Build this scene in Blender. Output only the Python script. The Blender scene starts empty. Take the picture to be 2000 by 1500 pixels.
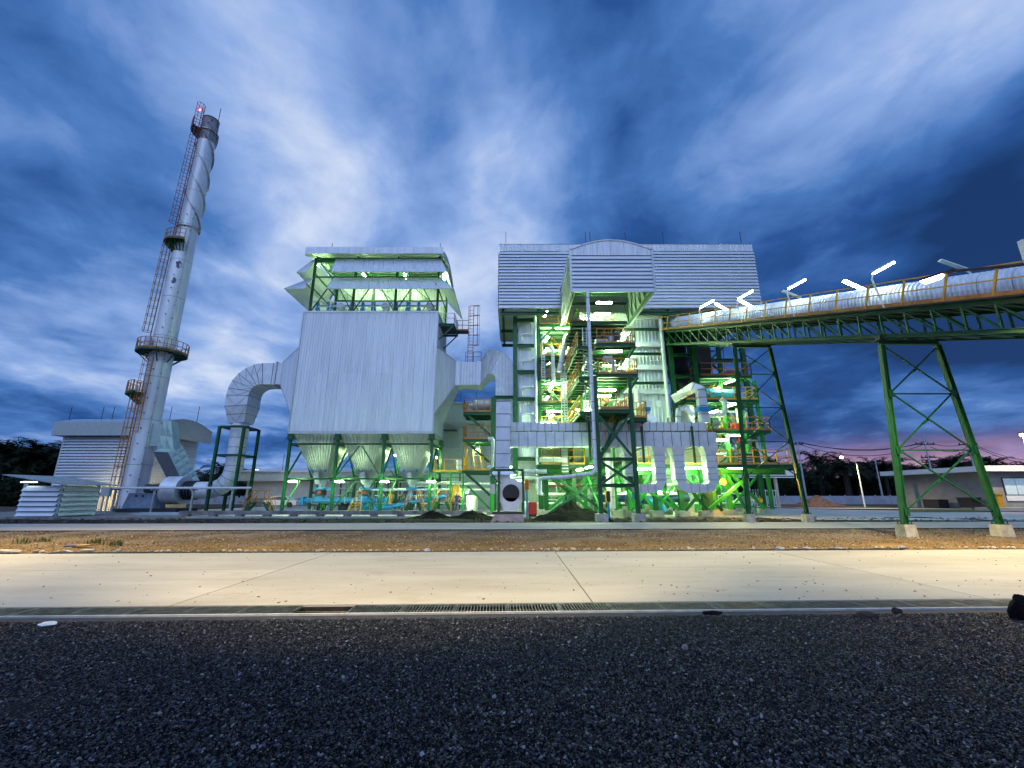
import bpy, math, random
from mathutils import Vector as V, Matrix, noise
random.seed(7)
R = math.radians
sc = bpy.context.scene
COL = sc.collection

# ------------------------------------------------------------------ camera
F, CX, CY, PITCH, HC = 840.0, 1000.0, 750.0, R(14.3), 1.7
cam_d = bpy.data.cameras.new('camera')
cam = bpy.data.objects.new('camera', cam_d); COL.objects.link(cam)
cam.location = (0, 0, HC); cam.rotation_euler = (R(90) + PITCH, 0, 0)
cam_d.sensor_width = 36; cam_d.lens = F / 2000 * 36
cam_d.clip_start = 0.05; cam_d.clip_end = 3000
sc.camera = cam
SP, CP = math.sin(PITCH), math.cos(PITCH)
def pdir(px, py):
    u, v = px - CX, CY - py
    return V((u, CP * F - SP * v, SP * F + CP * v))
def at(px, py, Y):                     # the place seen at pixel px,py at distance Y
    d = pdir(px, py); return V((d.x / d.y * Y, Y, HC + d.z / d.y * Y))
def xat(px, py, Y): return at(px, py, Y).x
def zat(py, Y): return at(1000, py, Y).z

# ------------------------------------------------------------------ view, world, sun
sc.view_settings.view_transform = 'Standard'; sc.view_settings.look = 'None'
sc.view_settings.exposure = 0; sc.view_settings.gamma = 1
sc.view_settings.use_curve_mapping = False
sc.render.engine = 'CYCLES'
sc.cycles.use_denoising = True
sc.cycles.max_bounces = 6; sc.cycles.diffuse_bounces = 3; sc.cycles.glossy_bounces = 3
sc.cycles.sample_clamp_indirect = 6
sc.cycles.use_adaptive_sampling = True

world = bpy.data.worlds.new('World'); sc.world = world; world.use_nodes = True
nt = world.node_tree; nt.nodes.clear()
def N(t, **k):
    n = nt.nodes.new(t)
    for a, b in k.items(): setattr(n, a, b)
    return n
def math_(op, a, b=None, c=None):
    n = N('ShaderNodeMath', operation=op)
    for i, s in enumerate((a, b, c)):
        if s is None: continue
        if isinstance(s, (int, float)): n.inputs[i].default_value = s
        else: nt.links.new(s, n.inputs[i])
    return n.outputs[0]
tc = N('ShaderNodeTexCoord'); geo = tc.outputs['Generated']
sep = N('ShaderNodeSeparateXYZ'); nt.links.new(geo, sep.inputs[0])
zc = math_('ADD', math_('MAXIMUM', sep.outputs[2], 0.0), 0.16)
ux = math_('DIVIDE', sep.outputs[0], zc); uy = math_('DIVIDE', sep.outputs[1], zc)
def cloud_noise(sx, sy, scale, detail, rough, off, dist=0.0, rot=0.0):
    c, s = math.cos(rot), math.sin(rot)
    a = math_('ADD', math_('MULTIPLY', ux, c * sx), math_('MULTIPLY', uy, s * sx))
    b = math_('ADD', math_('MULTIPLY', ux, -s * sy), math_('MULTIPLY', uy, c * sy))
    cb = N('ShaderNodeCombineXYZ'); nt.links.new(a, cb.inputs[0]); nt.links.new(b, cb.inputs[1]); cb.inputs[2].default_value = off
    n = N('ShaderNodeTexNoise'); n.inputs['Scale'].default_value = scale; n.inputs['Detail'].default_value = detail
    n.inputs['Roughness'].default_value = rough; n.inputs['Distortion'].default_value = dist
    nt.links.new(cb.outputs[0], n.inputs['Vector']); return n.outputs['Fac']
n1 = cloud_noise(1.0, 0.80, 1.15, 4, 0.46, 3.1, 0.5, -0.25)
n2 = cloud_noise(1.2, 1.0, 2.4, 6, 0.56, 8.7, 0.5, -0.3)
n4 = cloud_noise(1.0, 0.8, 6.0, 5, 0.6, 21.0, 0.4, 0.5)
n3 = cloud_noise(1.0, 0.8, 0.7, 2, 0.5, 14.2)
val = math_('ADD', math_('MULTIPLY', n1, 1.55), math_('MULTIPLY', n2, 0.55))
val = math_('ADD', val, math_('MULTIPLY', n3, 0.5))
val = math_('ADD', val, math_('MULTIPLY', n4, 0.36))
val = math_('SUBTRACT', val, 1.045)
# banks of cloud (positive) and the clear deep gaps between them (negative)
BANKS = [(700, 90, .33, 16), (560, 330, .22, 60), (880, 180, .12, 30), (150, 590, .24, 40), (20, 470, .18, 50), (520, 540, .30, 50), (680, 440, .12, 60),
         (1560, 210, .30, 28), (1830, 40, .26, 28), (1250, 330, .10, 50), (1030, 290, .10, 60), (950, 470, .10, 60), (420, 30, .14, 40), (900, 560, .12, 60),
         (130, 240, -.20, 22), (1120, 90, -.32, 26), (1370, 20, -.20, 40), (1850, 430, -.24, 18), (330, 400, -.14, 60), (1650, 560, -.16, 40),
         (1990, 200, -.14, 40), (1750, 760, -.12, 30), (100, 720, -.10, 40), (780, 300, -.12, 60), (1300, 470, -.06, 80), (1990, 620, -.1, 40), (30, 60, -.08, 40)]
for (bx, by, amp, k) in BANKS:
    d = pdir(bx, by).normalized()
    vm = N('ShaderNodeVectorMath', operation='DOT_PRODUCT'); nt.links.new(geo, vm.inputs[0]); vm.inputs[1].default_value = d
    e = math_('EXPONENT', math_('MULTIPLY', math_('SUBTRACT', vm.outputs['Value'], 1.0), float(k)))
    val = math_('MULTIPLY_ADD', e, amp, val)
ramp = N('ShaderNodeValToRGB'); nt.links.new(val, ramp.inputs[0])
cr = ramp.color_ramp
cr.elements[0].position = 0.0; cr.elements[0].color = (.010, .042, .150, 1)
cr.elements[1].position = 1.0; cr.elements[1].color = (.68, .77, .95, 1)
for p, c in ((.24, (.022, .088, .30, 1)), (.46, (.075, .20, .52, 1)), (.72, (.27, .42, .78, 1))):
    e = cr.elements.new(p); e.color = c
# the low band of afterglow beyond the trees on the right
glow_el = math_('EXPONENT', math_('MULTIPLY', math_('POWER', math_('DIVIDE', math_('SUBTRACT', sep.outputs[2], 0.045), 0.036), 2.0), -1.0))
gd = V((math.sin(R(50)), math.cos(R(50)), 0))
vm = N('ShaderNodeVectorMath', operation='DOT_PRODUCT'); nt.links.new(geo, vm.inputs[0]); vm.inputs[1].default_value = gd
glow_az = N('ShaderNodeMapRange'); glow_az.inputs[1].default_value = .80; glow_az.inputs[2].default_value = .99
nt.links.new(vm.outputs['Value'], glow_az.inputs[0])
gl = math_('MULTIPLY', math_('MULTIPLY', glow_el, glow_az.outputs[0]), math_('ADD', 0.10, math_('MULTIPLY', n2, 1.25)))
mixg = N('ShaderNodeMix', data_type='RGBA'); nt.links.new(gl, mixg.inputs['Factor'])
nt.links.new(ramp.outputs[0], mixg.inputs['A']); mixg.inputs['B'].default_value = (.60, .33, .46, 1)
bg1 = N('ShaderNodeBackground'); nt.links.new(mixg.outputs['Result'], bg1.inputs[0]); bg1.inputs[1].default_value = 1.0
skyt = N('ShaderNodeTexSky'); skyt.sky_type = 'NISHITA'; skyt.sun_disc = False
skyt.sun_elevation = R(-4.0); skyt.sun_rotation = R(40)
bg2 = N('ShaderNodeBackground'); nt.links.new(skyt.outputs[0], bg2.inputs[0]); bg2.inputs[1].default_value = 0.05
adds = N('ShaderNodeAddShader'); nt.links.new(bg1.outputs[0], adds.inputs[0]); nt.links.new(bg2.outputs[0], adds.inputs[1])
wo = N('ShaderNodeOutputWorld'); nt.links.new(adds.outputs[0], wo.inputs[0])

sun_d = bpy.data.lights.new('dusk_sun', 'SUN'); sun_d.energy = 1.6; sun_d.angle = R(60); sun_d.color = (.52, .67, 1.0)
sun = bpy.data.objects.new('dusk_sun', sun_d); COL.objects.link(sun)
sun.rotation_euler = (R(48), 0, R(-14))

# ------------------------------------------------------------------ materials
def mat(name, col, rough=.6, metal=0.0, var=0.15, scale=3.0, bump=0.0, bscale=40.0, col2=None, spec=.5, emit=None, estr=0.0, stretch=None, rnd=0.0):
    m = bpy.data.materials.new(name); m.use_nodes = True
    t = m.node_tree; b = t.nodes['Principled BSDF']
    b.inputs['Roughness'].default_value = rough; b.inputs['Metallic'].default_value = metal
    b.inputs['Specular IOR Level'].default_value = spec
    tcn = t.nodes.new('ShaderNodeTexCoord')
    gn = t.nodes.new('ShaderNodeNewGeometry')
    mp = t.nodes.new('ShaderNodeMapping'); t.links.new(gn.outputs['Position'], mp.inputs[0])
    if stretch: mp.inputs['Scale'].default_value = stretch
    nz = t.nodes.new('ShaderNodeTexNoise'); nz.inputs['Scale'].default_value = scale; nz.inputs['Detail'].default_value = 6; nz.inputs['Roughness'].default_value = .62
    t.links.new(mp.outputs[0], nz.inputs['Vector'])
    r = t.nodes.new('ShaderNodeValToRGB'); t.links.new(nz.outputs['Fac'], r.inputs[0])
    c2 = col2 if col2 else tuple(c * (1 - 2 * var) for c in col)
    r.color_ramp.elements[0].position = .34; r.color_ramp.elements[0].color = (*c2, 1)
    r.color_ramp.elements[1].position = .62; r.color_ramp.elements[1].color = (*col, 1)
    out = r.outputs[0]
    if rnd:
        oi = t.nodes.new('ShaderNodeObjectInfo'); hs = t.nodes.new('ShaderNodeHueSaturation')
        mr = t.nodes.new('ShaderNodeMapRange'); mr.inputs[3].default_value = 1 - rnd; mr.inputs[4].default_value = 1 + rnd
        t.links.new(oi.outputs['Random'], mr.inputs[0]); t.links.new(mr.outputs[0], hs.inputs['Value']); t.links.new(out, hs.inputs['Color']); out = hs.outputs[0]
    t.links.new(out, b.inputs['Base Color'])
    if bump:
        nb = t.nodes.new('ShaderNodeTexNoise'); nb.inputs['Scale'].default_value = bscale; nb.inputs['Detail'].default_value = 5
        t.links.new(gn.outputs['Position'], nb.inputs['Vector'])
        bp = t.nodes.new('ShaderNodeBump'); bp.inputs['Strength'].default_value = bump; bp.inputs['Distance'].default_value = .03
        t.links.new(nb.outputs['Fac'], bp.inputs['Height']); t.links.new(bp.outputs[0], b.inputs['Normal'])
    if emit:
        b.inputs['Emission Color'].default_value = (*emit, 1); b.inputs['Emission Strength'].default_value = estr
    return m
M = {}
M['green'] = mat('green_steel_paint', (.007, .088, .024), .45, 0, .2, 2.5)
M['green_lit'] = mat('green_steel_paint_lit', (.022, .24, .034), .4, 0, .12, 2.5)  # same steel paint, with its lamp-lit look put into a brighter colour
M['yellow'] = mat('yellow_rail_paint', (.72, .36, .02), .45, 0, .15, 3)
M['orange'] = mat('weathered_orange_rail_paint', (.50, .19, .035), .55, 0, .2, 4)
M['rust'] = mat('red_oxide_paint', (.36, .06, .045), .6, 0, .2, 4)
M['clad'] = mat('pale_metal_cladding', (.74, .78, .84), .42, .15, .10, 1.3, stretch=(3, 3, .15), rnd=.035)
M['hop'] = mat('galvanised_hopper_sheet', (.50, .53, .55), .40, .40, .12, 2, stretch=(2, 2, .4))
M['louv'] = mat('louvre_sheet_metal', (.66, .71, .78), .42, .15, .07, 1.5, stretch=(.6, 3, 3), rnd=.07)
M['duct'] = mat('duct_sheet_metal', (.70, .73, .79), .38, .22, .09, 1.8, bump=.15, bscale=2.2, rnd=.06)
M['seam'] = mat('dark_seam', (.18, .2, .22), .6, .3)
M['pipe'] = mat('insulated_pipe_jacket', (.74, .77, .81), .38, .12, .08, 3)
M['shaft'] = mat('chimney_paint', (.78, .80, .84), .42, .12, .09, .9, stretch=(1, 1, .25))
M['soot'] = mat('sooty_chimney_top', (.40, .37, .42), .55, .1, .3, 2, col2=(.17, .13, .14), stretch=(2, 2, .5))
M['grating'] = mat('floor_plate_steel', (.24, .29, .25), .5, .2, .15, 3)
M['dark'] = mat('dark_steel', (.035, .04, .045), .55, .2)
M['bunker'] = mat('soot_brown_bunker', (.022, .016, .014), .7, .1, .3)
M['conc'] = mat('concrete', (.40, .39, .36), .85, 0, .18, 2.5, bump=.4, bscale=20)
M['concd'] = mat('stained_concrete', (.27, .25, .24), .88, 0, .3, 1.6, bump=.5, bscale=15)
M['blue'] = mat('blue_machine_paint', (.02, .24, .55), .4, 0, .1)
M['black'] = mat('black_rubber', (.012, .012, .014), .6)
M['red'] = mat('red_machine_paint', (.45, .03, .03), .45)
M['white'] = mat('white_paint', (.78, .78, .76), .6, 0, .05)
M['dullwall'] = mat('dull_render', (.27, .265, .25), .85, 0, .12, 1.2)  # darker overall than the other rendered wall
M['wall'] = mat('rendered_wall', (.46, .47, .47), .85, 0, .08, 1.5)
M['beige'] = mat('beige_wall', (.56, .50, .36), .85, 0, .1, 1.2)
M['gwall'] = mat('grey_green_cladding', (.42, .47, .47), .5, .15, .06)
M['galv'] = mat('galvanised_steel', (.50, .53, .55), .42, .5, .1)
M['galvroof'] = mat('galvanised_roof_sheet', (.52, .55, .60), .38, .5, .12, 3)
M['glass'] = mat('window_glass', (.05, .07, .09), .08, 0, .1, spec=.8)
M['litglass'] = mat('lit_window_glass', (.6, .65, .65), .3, 0, .05, emit=(.75, .95, .9), estr=.55)
M['litglass2'] = mat('curtained_window_glass', (.5, .62, .66), .25, 0, .1, emit=(.6, .85, .95), estr=.16)
M['mud'] = mat('dark_mud', (.050, .040, .034), .9, 0, .35, .8, bump=1, bscale=8, spec=.08)
M['coal'] = mat('black_ash', (.011, .0105, .010), .9, 0, .3, 6, bump=1, bscale=25, spec=.08)
M['asph'] = mat('service_road_concrete', (.36, .335, .33), .85, 0, .10, .7, bump=.4, bscale=14, stretch=(.25, 1, 1))
M['slab'] = mat('plant_slab_concrete', (.46, .46, .42), .8, 0, .16, .5, bump=.3)
M['yard'] = mat('yard_earth', (.13, .10, .075), .92, 0, .3, .3, bump=.8, bscale=6, spec=.08)
M['grass'] = mat('short_grass', (.05, .13, .02), .9, 0, .3, 4)
M['frond'] = mat('palm_frond', (.014, .022, .010), .6, 0, .25, 2, spec=.08)
M['trunk'] = mat('palm_trunk', (.06, .05, .04), .9, 0, .3, 5, spec=.08)
M['wire'] = mat('power_cable', (.02, .02, .02), .6)
M['ground'] = mat('field_soil', (.07, .07, .05), .95, 0, .3, .05, spec=.08)
M['tube'] = mat('lit_fluorescent_diffuser', (.9, .9, .9), .3, 0, 0, emit=(.64, 1.0, .46), estr=270)
M['tubew'] = mat('lit_white_diffuser', (.9, .9, .9), .3, 0, 0, emit=(.80, 1.0, .86), estr=60)
M['tubedim'] = mat('dim_lit_diffuser', (.8, .8, .8), .3, 0, 0, emit=(.85, 1.0, .9), estr=5)
M['tubeoff'] = mat('unlit_diffuser', (.55, .68, .62), .3)
M['sodium'] = mat('lit_sodium_lens', (.9, .8, .6), .3, 0, 0, emit=(1.0, .72, .34), estr=40)
M['sodium2'] = mat('lit_amber_lens', (.25, .06, .005), .3, 0, 0, emit=(1.0, .42, .035), estr=3.2)
M['beacon'] = mat('red_beacon_lens', (.8, .05, .05), .3, 0, 0, emit=(1, .08, .08), estr=25)

# ------------------------------------------------------------------ mesh helpers
class MB:
    def __init__(s): s.v = []; s.f = []
    def add(s, vs, fs):
        o = len(s.v); s.v += [V(p) for p in vs]; s.f += [tuple(i + o for i in f) for f in fs]; return s
    def hexa(s, p):
        return s.add(p, [(0, 3, 2, 1), (4, 5, 6, 7), (0, 1, 5, 4), (1, 2, 6, 5), (2, 3, 7, 6), (3, 0, 4, 7)])
    def box(s, x0, x1, y0, y1, z0, z1):
        return s.hexa([(x0, y0, z0), (x1, y0, z0), (x1, y1, z0), (x0, y1, z0), (x0, y0, z1), (x1, y0, z1), (x1, y1, z1), (x0, y1, z1)])
    def frame(s, a, b):
        t = (V(b) - V(a)).normalized()
        u = t.cross(V((0, 0, 1)))
        if u.length < .05: u = V((1, 0, 0))
        u.normalize(); w = u.cross(t).normalized(); return t, u, w
    def beam(s, a, b, w, h=None, du=0, dw=0):
        h = h or w; a, b = V(a), V(b); t, u, n = s.frame(a, b)
        a = a + u * du + n * dw; b = b + u * du + n * dw
        q = [(-w / 2, -h / 2), (w / 2, -h / 2), (w / 2, h / 2), (-w / 2, h / 2)]
        return s.hexa([a + u * x + n * y for x, y in q] + [b + u * x + n * y for x, y in q])
    def hb(s, a, b, w, h=None):        # an I section
        h = h or w; t = w * .12
        s.beam(a, b, w, t, 0, h / 2 - t / 2); s.beam(a, b, w, t, 0, -h / 2 + t / 2); s.beam(a, b, t, h - 2 * t); return s
    def tube(s, pts, r, n=8, cap=True):
        pts = [V(p) for p in pts]; m = len(pts); rr = r if isinstance(r, (list, tuple)) else [r] * m
        t0, u, w = s.frame(pts[0], pts[1]); vs = []; fs = []
        for i, p in enumerate(pts):
            if i == 0: t = pts[1] - pts[0]
            elif i == m - 1: t = pts[-1] - pts[-2]
            else: t = (pts[i + 1] - p).normalized() + (p - pts[i - 1]).normalized()
            t.normalize()
            u = (u - t * u.dot(t)).normalized(); w = u.cross(t)
            vs += [p + (u * math.cos(2 * math.pi * k / n) + w * math.sin(2 * math.pi * k / n)) * rr[i] for k in range(n)]
        for i in range(m - 1):
            for k in range(n):
                k2 = (k + 1) % n; fs.append((i * n + k, i * n + k2, (i + 1) * n + k2, (i + 1) * n + k))
        if cap: fs += [tuple(range(n))[::-1], tuple(range((m - 1) * n, m * n))]
        return s.add(vs, fs)
    def sweep(s, pts, w, h, side=(0, 1, 0), cap=True):   # rectangular duct, w along 'side'
        pts = [V(p) for p in pts]; m = len(pts); vs = []; fs = []
        ws = w if isinstance(w, (list, tuple)) else [w] * m; hs = h if isinstance(h, (list, tuple)) else [h] * m
        for i, p in enumerate(pts):
            if i == 0: t = pts[1] - pts[0]
            elif i == m - 1: t = pts[-1] - pts[-2]
            else: t = (pts[i + 1] - p).normalized() + (p - pts[i - 1]).normalized()
            t.normalize(); sd = V(side); sd = (sd - t * sd.dot(t)).normalized(); up = t.cross(sd)
            vs += [p + sd * (x * ws[i] / 2) + up * (y * hs[i] / 2) for x, y in ((-1, -1), (1, -1), (1, 1), (-1, 1))]
        for i in range(m - 1):
            for k in range(4):
                k2 = (k + 1) % 4; fs.append((i * 4 + k, i * 4 + k2, i * 4 + 4 + k2, i * 4 + 4 + k))
        if cap: fs += [(3, 2, 1, 0), tuple((m - 1) * 4 + k for k in range(4))]
        return s.add(vs, fs)
    def ribbed(s, a, b, c, d, pitch=.25, dep=.035):      # a-b lower edge, d-c upper edge; ribs run a->d
        a, b, c, d = map(V, (a, b, c, d)); L = max((b - a).length, (c - d).length); k = max(1, round(L / pitch))
        nrm = (b - a if (b - a).length > .05 else c - d).cross(d - a).normalized(); vs = []
        for i in range(k):
            for fr, h in ((0, 0), (.55, 0), (.65, 1), (.9, 1)):
                q = (i + fr) / k; vs += [a.lerp(b, q) + nrm * dep * h, d.lerp(c, q) + nrm * dep * h]
        vs += [b, c]
        return s.add(vs, [(2 * i, 2 * i + 2, 2 * i + 3, 2 * i + 1) for i in range(len(vs) // 2 - 1)])
    def poly(s, pts): return s.add(pts, [tuple(range(len(pts)))])
    def prism(s, pts, vec):
        n = len(pts); v2 = V(vec); P = [V(p) for p in pts]
        return s.add(P + [p + v2 for p in P], [tuple(range(n))[::-1], tuple(range(n, 2 * n))] + [(i, (i + 1) % n, n + (i + 1) % n, n + i) for i in range(n)])
ORG = {}
def mesh_of(name, mb, m, org=V((0, 0, 0)), smooth=False):
    me = bpy.data.meshes.new(name)
    me.from_pydata([tuple(p - org) for p in mb.v], [], mb.f)
    for mm in (m if isinstance(m, list) else [m]): me.materials.append(mm)
    me.validate(); me.update()
    if smooth:
        me.polygons.foreach_set('use_smooth', [True] * len(me.polygons)); me.set_sharp_from_angle(angle=R(35))
    return me
def part(name, mb, m, parent, smooth=False, label=None, kind=None):
    o = bpy.data.objects.new(name, mesh_of(name, mb, m, ORG[parent.name], smooth)); COL.objects.link(o)
    o.parent = parent; ORG[o.name] = ORG[parent.name]
    if label: o['label'] = label
    if kind: o['kind'] = kind
    return o
def inst(name, me, parent, loc, rz=0, rx=0, ry=0, scale=None):   # an alike piece sharing its mesh
    o = bpy.data.objects.new(name, me); COL.objects.link(o); o.parent = parent
    o.location = V(loc) - ORG[parent.name]; o.rotation_euler = (rx, ry, rz)
    if scale: o.scale = scale
    return o
def thing(name, label, cat, loc, group=None, kind=None):
    o = bpy.data.objects.new(name, None); COL.objects.link(o); o.location = loc; o.empty_display_size = .3
    if label: o['label'] = label
    if cat: o['category'] = cat
    if group: o['group'] = group
    if kind: o['kind'] = kind
    ORG[o.name] = V(loc); return o
def solo(name, mb, m, label, cat, group=None, smooth=False, kind=None):
    xs = [p.x for p in mb.v]; ys = [p.y for p in mb.v]; zs = [p.z for p in mb.v]
    org = V(((min(xs) + max(xs)) / 2, (min(ys) + max(ys)) / 2, min(zs)))
    o = bpy.data.objects.new(name, mesh_of(name, mb, m, org, smooth)); COL.objects.link(o); o.location = org; ORG[o.name] = org
    if kind: o['kind'] = kind
    else:
        o['label'] = label; o['category'] = cat
        if group: o['group'] = group
    return o
def struct(name, mb, m, kind='structure', parent=None):
    o = bpy.data.objects.new(name, mesh_of(name, mb, m)); COL.objects.link(o); ORG[o.name] = V((0, 0, 0))
    if parent: o.parent = parent
    else: o['kind'] = kind
    return o
def kids(o): return [c for c in CHILD.get(o.name, [])]
CHILD = {}
def index_children():
    CHILD.clear()
    for o in COL.objects:
        if o.parent: CHILD.setdefault(o.parent.name, []).append(o)
def dup(root, loc, rot=None, label=None, group=None, scale=None):
    r = root.copy(); COL.objects.link(r); r.location = loc; ORG[r.name] = V(loc)
    if rot is not None: r.rotation_euler = rot
    if scale: r.scale = scale
    if label: r['label'] = label
    if group: r['group'] = group
    def rec(src, dst):
        for ch in CHILD.get(src.name, []):
            c = ch.copy(); COL.objects.link(c); c.parent = dst; rec(ch, c)
    rec(root, r); return r
# wall builders: local x runs along the wall, outward is local -y
def slat_mesh(L, p, out=.16):
    m = MB(); pr = [(0, p * .98), (-out, p * .12), (-out - .012, p * .02), (-out + .02, 0), (-.0, p * .86)]
    m.prism([(0, y, z) for y, z in pr], (L, 0, 0)); return m
def louvre(parent, p0, ang, L, z0, z1, n, m, out=.16, name='louvre_slat'):
    p = (z1 - z0) / n; me = mesh_of(name, slat_mesh(L, p, out), m)
    for i in range(n):
        inst(name, me, parent, (p0[0], p0[1], z0 + i * p), ang, rx=R(random.uniform(-.5, .5)))
def sheets(parent, p0, ang, L, z0, z1, w=1.0, m=None, pitch=.25, dep=.035, name='cladding_sheet'):
    n = max(1, round(L / w)); w = L / n; mb = MB().ribbed((0.004, 0, 0), (w - .004, 0, 0), (w - .004, 0, z1 - z0), (.004, 0, z1 - z0), pitch, dep)
    me = mesh_of(name, mb, m or M['clad'])
    for i in range(n):
        inst(name, me, parent, (p0[0] + math.cos(ang) * w * i, p0[1] + math.sin(ang) * w * i, z0), ang + R(random.uniform(-.12, .12)))
def railing(parent, pts, m, h=1.05, sp=1.3, r=.026, kick=True, kickm=None):
    mb = MB(); kb = MB()
    for a, b in zip(pts, pts[1:]):
        a, b = V(a), V(b); L = (b - a).length; n = max(1, round(L / sp)); up = V((0, 0, 1))
        for i in range(n + 1):
            q = a.lerp(b, i / n); mb.beam(q, q + up * h, r * 2, r * 2)
        for hh in (h, h * .52): mb.beam(a + up * hh, b + up * hh, r * 1.8, r * 1.8)
        if kick: kb.beam(a + up * .06, b + up * .06, .02, .13)
    o = part('railing', mb, m, parent)
    if kick: part('kick_plate', kb, kickm or m, parent)
    return o
def ladder(parent, a, b, m, w=.45, cage=True, side=(1, 0, 0), out=(0, -1, 0), step=.33):
    mb = MB(); a, b, s, o = V(a), V(b), V(side), V(out); L = (b - a).length; t = (b - a).normalized()
    for q in (-w / 2, w / 2): mb.beam(a + s * q, b + s * q, .055, .055)
    k = int(L / step)
    for i in range(k): mb.beam(a + t * (i + .5) * step - s * w / 2, a + t * (i + .5) * step + s * w / 2, .03, .03)
    part('ladder', mb, m, parent)
    if cage:
        cb = MB(); rad = .38; c0 = o * .36
        hoops = max(2, int((L - 2) / .9))
        for i in range(hoops + 1):
            c = a + t * (2.0 + (L - 2.0) * i / hoops) + c0
            ring = [c + s * math.sin(g) * rad + o * math.cos(g) * rad for g in [R(x) for x in range(-150, 151, 30)]]
            for p, q in zip(ring, ring[1:]): cb.beam(p, q, .04, .04)
        for g in (-100, -50, 0, 50, 100):
            d = s * math.sin(R(g)) * rad + o * math.cos(R(g)) * rad + c0
            cb.beam(a + t * 2.0 + d, a + t * L + d, .03, .03)
        part('safety_cage', cb, m, parent)
def floor_grid(parent, x0, x1, y0, y1, z, m=None, joist=1.0):
    part('platform_floor', MB().box(x0, x1, y0, y1, z - .04, z), M['grating'], parent)
    e = MB()
    e.hb((x0, y0, z - .16), (x1, y0, z - .16), .14, .24); e.hb((x0, y1, z - .16), (x1, y1, z - .16), .14, .24)
    e.hb((x0, y0 + .075, z - .16), (x0, y1 - .075, z - .16), .14, .24); e.hb((x1, y0 + .075, z - .16), (x1, y1 - .075, z - .16), .14, .24)
    part('edge_beam', e, m or M['green'], parent)
    j = MB(); n = max(2, int((y1 - y0) / joist))
    for i in range(1, n): j.beam((x0 + .08, y0 + (y1 - y0) * i / n, z - .13), (x1 - .08, y0 + (y1 - y0) * i / n, z - .13), .08, .16)
    part('floor_joists', j, m or M['green'], parent)
# ------------------------------------------------------------------ ground, roads, strips (rows run 2 degrees off the picture plane)
SK = math.tan(R(2.0))
def row(x0, x1, y0, y1, z, mb=None, nx=1):
    mb = mb or MB()
    for i in range(nx):
        a = x0 + (x1 - x0) * i / nx; b = x0 + (x1 - x0) * (i + 1) / nx
        mb.poly([(a, y0 + a * SK, z), (b, y0 + b * SK, z), (b, y1 + b * SK, z), (a, y1 + a * SK, z)])
    return mb
def rowbox(mb, x0, x1, y0, y1, z0, z1, edge=0.0):
    return mb.hexa([(x0, y0 + x0 * SK, z0), (x1, y0 + x1 * SK, z0), (x1, y1 + x1 * SK, z0), (x0, y1 + x0 * SK, z0),
                    (x0, y0 + x0 * SK, z1), (x1, y0 + x1 * SK, z1), (x1, y1 + x1 * SK, z1), (x0, y1 + x0 * SK, z1)])
struct('ground', MB().poly([(-1500, -300, -.25), (1500, -300, -.25), (1500, 1800, -.25), (-1500, 1800, -.25)]), M['ground'])
def relief(name, x0, x1, y0, y1, nx, ny, m, amp, sc_, z=0.0, fall=None, seed=0.0):
    mb = MB(); vs = []; fs = []
    for j in range(ny + 1):
        for i in range(nx + 1):
            x = x0 + (x1 - x0) * i / nx; y = y0 + (y1 - y0) * j / ny + x * SK
            h = amp * (noise.fractal(V((x * sc_, y * sc_, seed)), 1.0, 2.0, 5))
            edge = min(1, j / (ny * .08 + .001), (ny - j) / (ny * .08 + .001))
            vs.append((x, y, z + h * edge))
    for j in range(ny):
        for i in range(nx):
            a = j * (nx + 1) + i; fs.append((a, a + 1, a + nx + 2, a + nx + 1))
    mb.add(vs, fs); return struct(name, mb, m)
# gravel base: very dark, bluish, fine
gm = mat('gravel_bed', (.008, .009, .014), .8, 0, .35, 18, bump=1.0, bscale=60, spec=.1)
gr = relief('gravel_bed', -16, 16, -8, 6.78, 160, 74, gm, .035, 1.1, -.02)
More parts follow.
